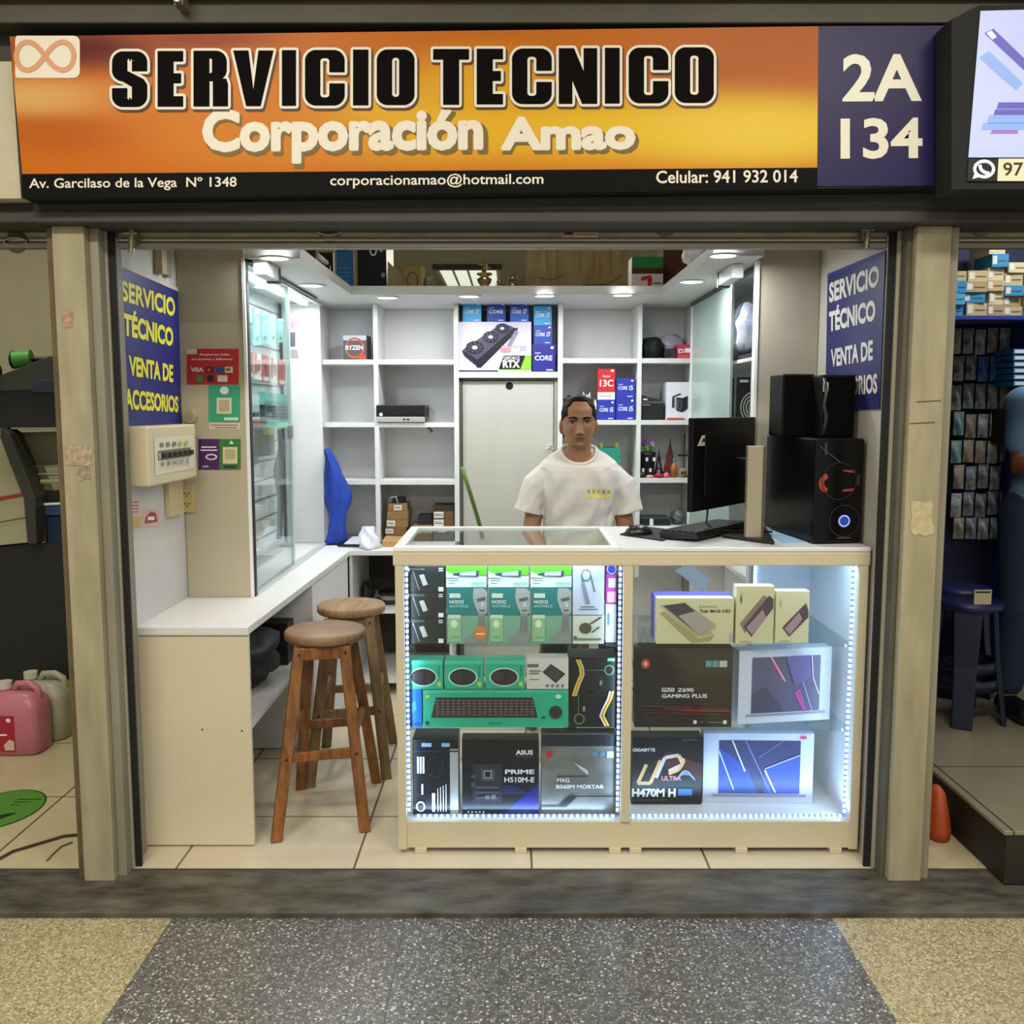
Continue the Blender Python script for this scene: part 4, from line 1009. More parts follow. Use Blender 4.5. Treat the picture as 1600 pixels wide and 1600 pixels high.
tag(mb.build('waving_cat_figurine'), 'small silver waving figurine on the shelf above the man', 'figurine')
mb = MB(); mb.box(.45, 5.25, 1.126, .60, 5.42, 1.29, mat('#1f8a72', .5)); 
for x in (.50, .585): mb.cyl((x, 5.3, 1.29), (x, 5.3, 1.315), .010, mat('#c5b93c', .5), n=10)
tag(mb.build('green_case'), 'green box with yellow knobs on the shelf behind the man\'s shoulder', 'box')
zt = 1.7775
blob_thing('black_bag', 'black fabric bag slumped on the top right shelf', 'bag', (.775, 5.30, zt+.060), (.062, .08, .062), mat('#121216', .8, noise=.5, scale=14, bump=.5), 21, .12)
mb = MB(); mb.box(.838, 5.26, zt, .900, 5.36, zt+.055, mat('#2a2b2e', .5)); mb.cyl((.85, 5.25, zt+.028), (.85, 5.262, zt+.028), .018, BLACK, n=16); tag(mb.build('small_projector', bevel=.004), 'dark grey gadget between the black bag and the red box', 'gadget')
mb = MB(); mb.box(.903, 5.23, zt, .981, 5.35, zt+.075, mat('#c2333c', .5)); A = Art(mb, (.903, 5.2295, zt), (.981, 5.2295, zt), (.903, 5.2295, zt+.075))
A.rect(.05, .4, .42, .68, PW).rect(.5, .42, .95, .74, PW).rect(.12, .46, .35, .6, GRY).rect(.1, .12, .9, .2, mat('#e06a6a', .5))
tag(mb.build('red_box'), 'red and white box at the right end of the top shelf', 'box')
blob_thing('plastic_wrap', 'white lilac plastic bag lying over the gadgets on the top right shelf', 'bag', (.89, 5.42, zt+.075), (.085, .06, .07), mat('#c5c3d8', .25, noise=.3, scale=10, bump=.5), 22, .12)
z0 = 1.444
mb = MB(); mb.box(.708, 5.24, z0, .835, 5.42, z0+.095, mat('#0d0d0e', .5)); mb.box(.707, 5.239, z0+.09, .836, 5.421, z0+.1, mat('#55524c', .5)); A = Art(mb, (.708, 5.2385, z0), (.835, 5.2385, z0), (.708, 5.2385, z0+.1)); A.rect(.06, .78, .4, .86, GRY)
tag(mb.build('black_box', bevel=.002), 'black storage box with a grey lid rim on the right shelves', 'box')
mb = MB(); mb.slab([(.708, 5.25, z0+.101), (.82, 5.25, z0+.101), (.80, 5.25, z0+.118), (.77, 5.25, z0+.12), (.708, 5.25, z0+.14)], (0, .12, 0), mat('#2c2a28', .7)); mb.box(.722, 5.246, z0+.108, .745, 5.25, z0+.116, PW)
tag(mb.build('cable_pouch'), 'dark pouch lying on the black storage box', 'pouch')
def cooler_art(a):
    a.poly([(.22, .62), (.5, .7), (.6, .68), (.3, .60)], BLACK).rect(.22, .32, .32, .6, mat('#2a2a2e', .5)).rect(.34, .28, .40, .6, mat('#9a9aa0', .4)).poly([(.40, .24), (.62, .2), (.62, .58), (.40, .60)], mat('#1d1d22', .5)).poly([(.62, .2), (.82, .3), (.82, .64), (.62, .58)], mat('#101014', .5)).ring(.51, .4, .08, .13, .02, GRY)
pbox('cooler_box', 'white box picturing a black fan cooler, right end of the second shelf', 'box', (1041, 597, 1082, 652), 5.23, .15, mat('#dcdce4', .45), cooler_art, z0)
mb = MB(); mb.box(.852, 5.205, z0, .945, 5.228, z0+.009, RED); mb.box(.85, 5.204, z0+.009, .93, 5.227, z0+.015, mat('#d9b9a0', .5)); tag(mb.build('red_packet'), 'flat red packet at the foot of the white cooler box', 'packet')
# souvenirs
z3 = 1.1255
PT = lambda x, Y=5.27: PY(x, 745, Y).x
mb = MB(); x = PT(1011, 5.3); mb.lathe([(0, 0), (.038, 0), (.044, .115), (.047, .12), (.047, .135), (.04, .14), (0, .14)], (x, 5.3, z3), mat('#15141c', .5), 22)
for k in range(4): mb.box(x-.035+k*.02, 5.254, z3+.03+(k % 2)*.06, x-.022+k*.02, 5.2595, z3+.05+(k % 2)*.06, PW)
t = tag(mb.build('pencil_cup'), 'black cup with white marks holding purple and green flowers', 'cup')
fl = [('#7a4fa0', -.02, .02), ('#c25fa6', .012, .035), ('#5fae3f', -.004, -.005), ('#d7a9c9', .022, .02), ('#4d8a35', .02, .0), ('#8f63b5', -.008, .04)]
for i, (cc, dx, dz) in enumerate(fl):
    mb = MB()
    for k in range(5): mb.ell((x+dx+.009*math.cos(k*1.257), 5.29+.006*math.sin(k*2.5), z3+.165+dz+.009*math.sin(k*1.257)), .008, mat(cc, .5), 8, 6)
    mb.cyl((x+dx, 5.295, z3+.13), (x+dx, 5.292, z3+.16+dz), .002, mat('#3f6b2c', .6), n=6)
    tag(mb.build('flower'), ('small %s flower ' % ('purple', 'magenta', 'green', 'pale pink', 'dark green', 'violet')[i]) + 'sticking out of the black cup on the souvenir shelf', 'flower', 'flowers in the black cup')
mb = MB(); x = PT(1029); BZ = mat('#2e221a', .4, .5)
for sx, sy in ((-1, -1), (1, -1), (1, 1), (-1, 1)): mb.tube([(x+sx*.022, 5.27+sy*.022, z3), (x+sx*.012, 5.27+sy*.012, z3+.05), (x+sx*.004, 5.27+sy*.004, z3+.11), (x, 5.27, z3+.155)], [.006, .005, .004, .002], BZ, 6)
mb.box(x-.015, 5.255, z3+.045, x+.015, 5.285, z3+.052, BZ); mb.box(x-.008, 5.262, z3+.09, x+.008, 5.278, z3+.096, BZ); tag(mb.build('tower_souvenir'), 'small dark lattice tower souvenir on the lower right shelf', 'figurine')
mb = MB(); x = PT(1046, 5.32); BW_ = mat('#5a3020', .6)
mb.slab([(x-.035, 5.3, z3), (x+.04, 5.3, z3), (x+.045, 5.3, z3+.03), (x-.04, 5.3, z3+.03)], (0, .03, 0), BW_)
mb.slab([(x-.035, 5.315, z3+.032), (x+.0, 5.315, z3+.032), (x-.002, 5.315, z3+.2)], (0, .003, 0), mat('#6b2420', .7)); mb.slab([(x+.004, 5.315, z3+.032), (x+.036, 5.315, z3+.032), (x+.004, 5.315, z3+.19)], (0, .003, 0), mat('#4a2c22', .7)); mb.cyl((x, 5.317, z3+.03), (x, 5.317, z3+.215), .003, BW_, n=6)
tag(mb.build('model_ship'), 'small dark red model sailing ship behind the bottle', 'model ship')
mb = MB(); x = PT(1052); mb.lathe([(0, 0), (.018, 0), (.02, .05), (.016, .07), (.007, .08), (.007, .105), (0, .106)], (x, 5.25, z3), mat('#9a5a22', .3), 16); mb.lathe([(.0075, .085), (.0085, .106), (0, .107)], (x, 5.25, z3), mat('#1f7a50', .4), 12)
tag(mb.build('miniature_bottle'), 'tiny amber bottle with a green cap among the souvenirs', 'bottle')
mb = MB(); x = PT(1070); mb.lathe([(0, 0), (.02, 0), (.02, .006), (.004, .012), (.004, .24), (0, .245)], (x, 5.3, z3), BZ, 12); mb.box(x-.035, 5.295, z3+.115, x+.03, 5.305, z3+.125, BZ); mb.slab([(x+.012, 5.3, z3+.125), (x+.03, 5.3, z3+.125), (x+.03, 5.3, z3+.22)], (0, .004, 0), mat('#4a1a28', .6))
tag(mb.build('mast_ornament'), 'tall thin dark ornament with a crossbar at the right end of the souvenir shelf', 'figurine')
mb = MB(); x = PT(1067, 5.22); TN = mat('#8a7358', .6); mb.ell((x, 5.225, z3+.028), (.022, .018, .027), TN); mb.ell((x-.006, 5.209, z3+.03), (.008, .004, .01), mat('#3a2a20', .7), 8, 6); mb.ell((x+.009, 5.209, z3+.03), (.006, .004, .01), mat('#3a2a20', .7), 8, 6)
tag(mb.build('round_figurine'), 'round tan clay figurine at the front of the souvenir shelf', 'figurine')
for i, (px, cc, r, lb) in enumerate(((1002, '#221d22', (.02, .012, .016), 'small dark figurine in front of the black cup'), (1016, '#c5a77c', (.02, .01, .009), 'small tan trinket in front of the black cup'), (1030, '#a02028', (.024, .014, .014), 'dark red trinket at the front of the souvenir shelf'), (1041, '#e26a8a', (.015, .01, .015), 'pink trinket at the front of the souvenir shelf'))):
    x = PT(px, 5.21); blob_thing('trinket', lb, 'trinket', (x, 5.215, z3+r[2]*.93), r, mat(cc, .5), 30+i, .2, 14, 'trinkets along the front of the souvenir shelf')
mb = MB(); mb.box(.712, 5.23, ZB+.087, .88, 5.40, ZB+.13, mat('#1b2a26', .3)); mb.box(.712, 5.228, ZB+.125, .88, 5.23, ZB+.131, mat('#3d5a50', .4)); mb.box(.765, 5.225, ZB+.088, .785, 5.229, ZB+.125, PW)
tag(mb.build('dark_case', bevel=.002), 'dark green box with a white tab on the lowest right shelf', 'box')
blob_thing('clear_bag', 'grey clear bag next to the dark green box on the lowest right shelf', 'bag', (.93, 5.3, ZB+.13), (.035, .06, .042), mat('#6f7674', .3, noise=.4, scale=20), 44, .15)

# ---- things stored on top of the soffit
zs = ZS1+.0005
mb = MB(); q = [PY(523, 440, 4.95), PY(556, 436, 4.95), PY(556, 380, 4.95), PY(523, 380, 4.95)]; 
x0, x1 = q[0].x, q[1].x
mb.box(x0, 4.95, zs, x1, 4.975, zs+.26, mat('#b99a7a', .5)); mb.box(x0+.012, 4.947, zs+.02, x1-.012, 4.95, zs+.245, mat('#2c6cae', .4))
A = Art(mb, (x0+.012, 4.9465, zs+.02), (x1-.012, 4.9465, zs+.02), (x0+.012, 4.9465, zs+.245))
for k in range(4): A.rect(.15, .1+k*.09, .8, .13+k*.09, mat('#5a92c8', .4))
A.ell(.5, .82, .14, .05, mat('#16304e', .4))
tag(mb.build('framed_panel'), 'blue panel in a tan frame stored above the white soffit', 'panel')
def atop(px0, px1, Y, h, d, m, name, lb, art=None, cat='box', rot=0, bevel=.003):
    x0, x1 = PY(px0, 430, Y).x, PY(px1, 430, Y).x
    M = Matrix.Translation(V(((x0+x1)/2, Y, zs))) @ Matrix.Rotation(rot, 4, 'Z'); mb = MB(M); w_ = x1-x0
    mb.box(-w_/2, 0, 0, w_/2, d, h, m)
    if art: art(Art(mb, (-w_/2, -.001, 0), (w_/2, -.001, 0), (-w_/2, -.001, h)))
    o = mb.build(name, origin=M.translation); return tag(o, lb, cat)
atop(559, 604, 4.98, .26, .3, mat('#111116', .4), 'printer_box', 'black glossy box with a white ring mark stored above the soffit', lambda a: a.ring(.55, .78, .13, .11, .05, PW).ell(.83, .78, .06, .04, mat('#a9bac4', .4)).ell(.88, .3, .07, .05, mat('#8d98a0', .4)), rot=.0)
atop(478, 521, 5.15, .22, .2, mat('#1a1f2c', .5), 'dark_box', 'dark navy box at the left end above the soffit')
mb = MB(); x0, x1 = PY(605, 430, 5.0).x, PY(629, 430, 5.0).x
mb.slab([(x0, 4.99, zs), (x1, 5.05, zs), (x1-.01, 5.05, zs+.09), (x0+.005, 4.99, zs+.15)], (.0, .006, 0), mat('#a3946b', .7, noise=.1, scale=10)); tag(mb.build('cardboard_flap'), 'loose tan cardboard sheet leaning left of the open carton above the soffit', 'cardboard')
atop(631, 661, 5.06, .135, .12, mat('#a08c55', .75, noise=.1, scale=10), 'cardboard_box', 'tan cardboard box with a brown ring stain above the soffit', lambda a: a.ring(.45, .45, .3, .33, .05, mat('#4e3c24', .8)).rect(.88, 0, 1, 1, mat('#c2a752', .7)), 'carton')
blob_thing('wrapped_bundle', 'crumpled pale plastic bundle right of the tan box above the soffit', 'bundle', (-.432, 5.08, zs+.045), (.03, .04, .045), mat('#aeb0a6', .4, noise=.6, scale=20, c2='#3a3a36'), 52, .2)
atop(822, 981, 4.98, .27, .03, mat('#978256', .75, noise=.2, scale=9, c2='#7d6942', stretch=(3, 1, .6)), 'cardboard_sheet', 'large flat tan cardboard box stored above the soffit',
     lambda a: [a.line([(u, 0.95), (u+.01, .3)], .008, mat('#6e5b3a', .8)) for u in (.2, .3, .52, .66, .82)] + [a.line([(.1, .25), (.25, .2), (.38, .3)], .008, mat('#6e5b3a', .8)), a.line([(.55, .1), (.8, .12), (.95, .3)], .008, mat('#6e5b3a', .8))], 'carton')
atop(987, 1036, 4.98, .17, .15, mat('#d9d2d2', .5), 'power_tool_box', 'white, black and green box stored above the soffit at the right', lambda a: a.rect(0, .66, 1, 1, mat('#1f7a35', .4)).rect(0, .5, 1, .66, mat('#4a1f1f', .4)).poly([(.3, .28), (.5, .34), (.52, .14), (.62, .1), (.66, .34), (.6, .46), (.3, .4)], RED).rect(.7, .1, .95, .14, GRY).rect(.7, .2, .95, .24, GRY))
atop(1036, 1075, 5.1, .24, .2, mat('#5d3520', .7, noise=.2, scale=10), 'brown_box', 'dark brown carton behind the green box above the soffit', None, 'carton')
blob_thing('plastic_bag', 'white crumpled plastic bag on the right end of the soffit', 'bag', (.83, 4.35, zs+.10), (.06, .10, .10), mat('#c9ccd0', .3, noise=.3, scale=14, bump=.6), 55, .18)
mb = MB(); p = PX(480, 404, -.81); mb.tube([(-.815, 4.0, zs+.03), (-.815, 4.25, zs+.03)], .012, mat('#b5b5b0', .4), 8); mb.box(-.835, 3.95, zs, -.80, 4.0, zs+.05, mat('#3a352e', .6)); mb.box(-.84, 4.25, zs, -.80, 4.28, zs+.02, BLACK)
tag(mb.build('tube_fitting'), 'short white tube fitting lying on the left edge of the soffit', 'lamp')
# trophies
GOLD = mat('#b8a06a', .25, .85, noise=.3, scale=40)
def trophy(px, Y, h, lb, r=.03, fig=True):
    x = PY(px, 430, Y).x; mb = MB(); s_ = h
    mb.lathe([(0, 0), (r*1.1, 0), (r*1.1, s_*.06), (r*.5, s_*.1), (r*.9, s_*.22), (r*1.1, s_*.34), (r*.5, s_*.42), (r*1.15, s_*.5), (r*1.15, s_*.53), (r*.3, s_*.56), (0, s_*.56)], (x, Y, zs), GOLD, 18)
    if fig:
        mb.capsule((x, Y, zs+s_*.56), (x, Y, zs+s_*.80), r*.3, r*.35, GOLD, 10); mb.ell((x, Y, zs+s_*.92), r*.28, GOLD, 10, 8)
        mb.capsule((x, Y, zs+s_*.78), (x-r*.9, Y, zs+s_*.84), r*.12, r*.1, GOLD, 8); mb.capsule((x, Y, zs+s_*.78), (x+r*.8, Y, zs+s_*.70), r*.12, r*.1, GOLD, 8)
    else: mb.lathe([(0, s_*.56), (r*.8, s_*.65), (r*.9, s_*.85), (r*.5, s_), (0, s_)], (x, Y, zs), GOLD, 16)
    tag(mb.build('trophy'), lb, 'trophy')
trophy(757, 4.95, .155, 'tallest gold trophy with a figure, above the back door', .036)
trophy(781, 4.95, .05, 'tiny gold trophy between the two larger ones', .02, False)
trophy(801, 4.97, .075, 'small gold trophy at the right of the tall one', .026, False)
# far hall ceiling light
p0, p1 = PZ(682, 419, 3.0), PZ(779, 446, 3.0)
t = thing('ceiling_light', 'bright square ceiling light of the hall seen over the back shelves', 'ceiling light', ((p0.x+p1.x)/2, (p0.y+p1.y)/2, 2.99))
c_ = [PZ(694, 446, 3.0), PZ(779, 446, 3.0), PZ(777, 418, 3.0), PZ(684, 418, 3.0)]
c_[0].x = c_[3].x; c_[1].x = c_[2].x = max(c_[1].x, c_[2].x)
x0, x1, y0, y1 = c_[3].x, c_[2].x, min(c_[0].y, c_[3].y), max(c_[0].y, c_[3].y)
mb = MB(); mb.box(x0, y0, 2.985, x1, y1, 3.015, mat('#d9e0cc', .4, emit=.95)); mb.build('diffuser', t)
mb = MB()
for k in range(5): xx = x0+(x1-x0)*k/4; mb.box(xx-.012, y0, 2.975, xx+.012, y1, 2.984, mat('#8d8f7c', .5))
mb.box(x0-.05, y0-.1, 2.97, x1+.05, y0, 3.018, mat('#3a3830', .5)); mb.build('louvre', t)

# cloth, papers on the worktop
def draped(name, lb, cat, rings, m): 
    mb = MB(); mb.loft(rings, m); return tag(mb.build(name), lb, cat)
rings = []
for i in range(22):
    v = i/21; z = 1.29 - v*.51
    wd = .010+.052*min(1, v*2.2)-.018*math.sin(PI*max(0, v-.55)*2.2); cx = -.995+.035*math.sin(PI*v)+.035*v
    ring = []
    for k in range(20):
        t_ = 2*PI*k/20; r_ = 1+.24*math.sin(4*t_+v*5)+.14*math.sin(7*t_-v*9)
        ring.append(V((cx+wd*math.cos(t_)*r_, 5.10+.05*math.sin(t_)*r_, z)))
    rings.append(ring)
draped('blue_jacket', 'bright blue cloth hanging from the end of the left glass cabinet', 'cloth', rings, mat('#1b44ae', .75, noise=.45, scale=14, bump=.9, stretch=(1.6, 1, .5)))
mb = MB(); mb.slab([(-.93, 5.0, ZB+.001), (-.74, 4.97, ZB+.001), (-.70, 5.12, ZB+.001), (-.90, 5.16, ZB+.001)], (0, 0, .010), BLACK); tag(mb.build('black_folder'), 'black folder lying on the back worktop beside the blue cloth', 'folder')
mb = MB(); mb.slab([(-.90, 5.02, ZB+.012), (-.76, 5.0, ZB+.012), (-.74, 5.17, ZB+.03), (-.88, 5.18, ZB+.03)], (0, 0, .003), mat('#c9cdd6', .6)); tag(mb.build('paper_sheet'), 'white papers lying on the black folder', 'paper')
rings = []
for i in range(14):
    v = i/13; z = ZB+.002+.11*v**.8; ring = []
    for k in range(18):
        t_ = 2*PI*k/18; r_ = (.046-.020*v*v)*(1+.28*math.sin(3*t_+v*7)+.18*math.sin(7*t_-v*5))
        ring.append(V((-.752-.01*v+r_*math.cos(t_), 4.93+.05*v+r_*math.sin(t_), z)))
    rings.append(ring)
draped('white_cloth', 'crumpled white cloth on the back worktop', 'cloth', rings, mat('#dcdce6', .7, noise=.1, scale=8, bump=.3))

# ================================================================ goods in the showcase
Z1, Z2, Z3 = .7135, .4225, .1075
YA = 3.135
WB = mat('#e6e6ea', .45); DG = mat('#2b2a24', .45)
G = 'dark drive enclosure boxes on the top shelf of the showcase'
def enc_art(a):
    a.line([(.2, .82), (.36, .08)], .03, SILVER).poly([(.36, .66), (.48, .70), (.58, .3), (.46, .24)], mat('#bdb9ad', .4)).rect(.85, .03, .98, .2, PW)
    a.ell(.06, .88, .06, .10, PW).text('ENCLOSURE', .14, .86, .5, .93, mat('#8d8a7c', .5), .01).rect(.86, .82, .97, .86, PW).rect(.86, .9, .97, .94, PW)
for i, lb in enumerate(('bottom one of three in the left corner', 'middle one of three in the left corner', 'top one of three in the left corner')):
    pbox('enclosure_box', 'dark flat drive enclosure box, ' + lb, 'box', (633, 962-i*42, 694, 1004-i*42), YA, .10, DG, enc_art, Z1+i*.0885, G, h=.0875)
SK = mat('#a9aca6', .4); SK2 = mat('#5f625e', .5)
def av_art(a):
    a.rect(0, .5, 1, 1, mat('#2f7d78', .45)).rect(0, 0, 1, .5, mat('#7ca890', .45))
    # plain grey sculpted head in profile
    a.poly([(.66, .99), (.9, .99), (.99, .93), (.99, .56), (.93, .52), (.80, .52), (.72, .62), (.66, .74), (.64, .86)], SK)
    a.poly([(.72, .80), (.94, .84), (.96, .78), (.76, .75)], SK2).poly([(.84, .74), (.9, .74), (.92, .66), (.84, .66)], mat('#c9cbc4', .4)).rect(.8, .58, .93, .61, SK2)
    a.poly([(.76, .55), (.93, .54), (.95, .25), (.99, .2), (.99, .01), (.42, .01), (.5, .12), (.72, .25), (.78, .4)], mat('#8d908a', .4))
    for k in range(4): a.line([(.79+k*.04, .5), (.77+k*.05, .2)], .012, SK2)
    a.rect(.07, .82, .34, .90, mat('#cfe0c4', .5)).text('NOD32', .07, .72, .42, .78, PW, .02).text('ANTIVIRUS', .07, .65, .52, .70, mat('#a9d6cc', .5), .01)
    a.rect(.03, .04, .34, .52, mat('#93bd8f', .5)).rect(.03, .46, .34, .52, mat('#cfd9b4', .5)).ell(.18, .36, .08, .07, mat('#d9e6bc', .5)).rect(.08, .1, .3, .14, mat('#7aa87c', .5))
G = 'green software boxes on the top shelf of the showcase'
for i, (x0, x1, lb) in enumerate(((698, 763, 'left one, with an orange sticker'), (764, 829, 'middle one'), (830, 894, 'right one, next to the white adapter boxes'))):
    art = av_art if i else (lambda a: (av_art(a), a.ell(.82, .20, .15, .13, mat('#d9803a', .5)), a.rect(.72, .17, .92, .19, PW)))
    pbox('software_box', 'green box with a grey sculpted head, ' + lb, 'box', (x0, 918, x1-1, 1004), YA, .05, mat('#3a857c', .45), art, Z1, G)
zt_ = PY(760, 918, YA).z+.001
def tab_art(a): a.rect(0, .55, 1, 1, mat('#5fb52a', .45)).poly([(0, .75), (.3, .5), (.3, .45), (0, .45)], WB).poly([(.16, .56), (.8, .5), (.82, .78), (.22, .66)], mat('#4a4560', .4)).poly([(.34, .55), (.74, .54), (.74, .76), (.34, .68)], mat('#c5c4e4', .4)).rect(.06, .3, .3, .33, GRY).rect(.62, .12, .98, .24, mat('#9ad6b4', .5)).rect(.06, .18, .22, .21, GRY)
G = 'white and green tablet boxes lying on the software boxes'
for i, (x0, x1, lb) in enumerate(((697, 760, 'left'), (763, 826, 'middle'), (829, 893, 'right'))):
    pbox('tablet_box', 'white and green flat box on the software boxes, ' + lb + ' one', 'box', (x0, 884, x1, 917), YA, .07, WB, tab_art, zt_, G)
pbox('adapter_box', 'white box picturing a round cable adapter, below the cable box', 'box', (895, 962, 944, 1004), YA, .05, mat('#d5d2c4', .45),
     lambda a: a.ell(.4, .55, .2, .2, mat('#55503f', .4)).line([(.55, .7), (.9, .95)], .06, mat('#55503f', .4)).line([(.6, .4), (.85, .6)], .05, mat('#55503f', .4)).rect(.02, .12, .9, .2, mat('#6e8a4a', .5)).ell(.08, .22, .06, .07, mat('#4d7a3a', .5)), Z1)
pbox('adapter_box', 'tall white box picturing a looped grey cable in the showcase', 'box', (895, 881, 944, 960), YA, .05, mat('#c9cfe0', .45),
     lambda a: a.ring(.42, .78, .16, .12, .035, GRY).line([(.28, .78), (.42, .3)], .05, GRY).line([(.56, .78), (.70, .45)], .05, GRY).poly([(.26, .62), (.36, .66), (.56, .22), (.42, .2)], mat('#8a8ca0', .4)).rect(.2, .1, .8, .12, GRY).rect(.25, .15, .7, .17, GRY), PY(920, 961, YA).z+.001)
mb = MB(); x0, x1 = PY(948, 940, YA).x, PY(964, 940, YA).x; zz = PY(950, 944, YA+.02).z
mb.box(x0, YA+.02, Z1, x1, YA+.10, zz-.001, mat('#dfe4f4', .4)); mb.box(x0+.004, YA+.0195, Z1+.06, x0+.012, YA+.02, Z1+.1, mat('#6a86c4', .5)); tag(mb.build('white_box'), 'narrow white box at the right end of the top shelf, left compartment', 'box')
mb = MB(); zz2 = PY(950, 880, YA).z; mb.box(x0, YA+.02, zz, x1, YA+.09, zz2, mat('#c4409a', .4)); A = Art(mb, (x0, YA+.0195, zz), (x1, YA+.0195, zz), (x0, YA+.0195, zz2))
A.rect(0, .72, 1, 1, mat('#2f3f9a', .4)).ring(.5, .84, .45, .12, .06, PW).rect(.1, .05, .95, .3, mat('#f0a9c4', .5)).rect(.2, .4, .9, .62, mat('#e5e8f4', .4)); tag(mb.build('disc_pack'), 'pink and blue pack standing on the narrow white box', 'pack')
# row 2 left
TL = mat('#2fae8a', .45); TLD = mat('#1f8a70', .45)
def mouse_art(a): 
    a.rect(0, .86, 1, 1, mat('#49c09c', .45)); a.ell(.47, .42, .38, .33, mat('#bfe6d2', .4)); a.ell(.47, .42, .345, .29, mat('#332e2c', .4)); a.ell(.33, .45, .15, .15, mat('#3f3936', .35)); a.line([(.5, .7), (.5, .2)], .015, mat('#1c1816', .4)); a.rect(.85, .1, .95, .26, mat('#b5cc3a', .5)).rect(.88, .45, .92, .8, TLD)
kb_top = PY(760, 1077, YA).z
G = 'green mouse boxes on the middle shelf of the showcase'
for i, (x0, x1, lb) in enumerate(((634, 692, 'left one at the end of the row'), (695, 755, 'middle one'), (759, 820, 'right one, beside the white drive box'))):
    pbox('mouse_box', 'green computer mouse box, ' + lb, 'box', (x0, 1032, x1, 1076), YA, .07, TL, mouse_art, kb_top+.001, G)
pbox('drive_enclosure_box', 'white box picturing a black drive case on the keyboard box', 'box', (823, 1029, 888, 1076), YA, .07, mat('#d3cfc6', .45),
     lambda a: a.poly([(.38, .56), (.58, .82), (.93, .5), (.70, .20)], mat('#2b2a26', .4)).poly([(.42, .57), (.58, .78), (.88, .5), (.70, .26)], mat('#45433c', .4)).rect(.02, .72, .28, .82, mat('#6a5a7a', .5)).rect(.06, .58, .34, .62, GRY).rect(.06, .5, .3, .54, GRY).rect(.06, .32, .3, .34, GRY) and [a.ell(.5+k*.12, .12, .035, .05, GRY) for k in range(4)], kb_top+.001)
def kb_art(a):
    a.rect(0, .92, 1, 1, mat('#45b893', .45)); a.poly([(.055, .26), (.79, .26), (.755, .80), (.09, .80)], mat('#3a2f2c', .4))
    for r_ in range(6):
        for c_ in range(19): u = .085+c_*.0362+(.004*(r_ % 2)); a.rect(u, .32+r_*.076, u+.026, .37+r_*.076, mat('#6b5f58', .4))
    a.ell(.912, .42, .045, .17, mat('#3a2f2c', .4)); a.rect(.815, .26, .84, .30, BLACK); a.text('logitech', .45, .09, .545, .16, mat('#1f5a4a', .5), .01)
    a.ell(.93, .84, .02, .06, mat('#c9e6d4', .4)).rect(.02, .8, .045, .88, YEL).ell(.03, .13, .015, .06, mat('#1f5a4a', .5))
pbox('keyboard_box', 'long green box picturing a black keyboard and mouse in the showcase', 'box', (661, 1078, 888, 1137), YA, .10, TL, kb_art, Z2)
pbox('blue_box', 'small deep blue box left of the long keyboard box', 'box', (634, 1078, 659, 1137), YA, .08, mat('#1c62b8', .4), lambda a: a.poly([(.3, .3), (.7, .5), (.6, .7), (.3, .6)], mat('#3a86d6', .4)).rect(.1, .05, .9, .12, mat('#12448a', .4)), Z2, h=(kb_top-Z2))
def psu_art(a):
    a.rect(.05, .52, .95, .97, mat('#20221e', .4)).rect(.05, .03, .95, .48, mat('#1b1c1a', .4))
    a.ring(.84, .82, .11, .075, .03, mat('#5f7f63', .4)).ring(.2, .12, .12, .08, .03, mat('#6b7a2f', .4)).ring(.45, .62, .28, .16, .02, mat('#3c3e38', .4))
    for dx, cc in ((0, '#e0c63a'), (.035, '#d98a2a'), (.07, '#c5b9a2')):
        a.line([(.13+dx, .97), (.2+dx, .86), (.22+dx, .76), (.12+dx, .6), (.05+dx, .45)], .035, mat(cc, .4))
        a.line([(.93-dx, .52), (.88-dx, .4), (.78-dx, .27), (.72-dx, .17), (.84-dx, .02)], .035, mat(('#d9d23a', '#d9552a', '#cfd6d2')[int(dx*29)], .4))
    a.line([(.25, .82), (.75, .82)], .01, mat('#6e8a6b', .4)).line([(.18, .48), (.18, .2)], .01, mat('#6e8a6b', .4)).ell(.66, .64, .03, .04, SILVER).ell(.3, .27, .03, .04, SILVER).rect(.8, .95, .95, .99, mat('#7ae08a', .4))
pbox('power_supply_box', 'black box with yellow and red cables pictured, right end of the middle shelf', 'box', (891, 1027, 963, 1139), YA, .12, mat('#1b1c1c', .4), psu_art, Z2)
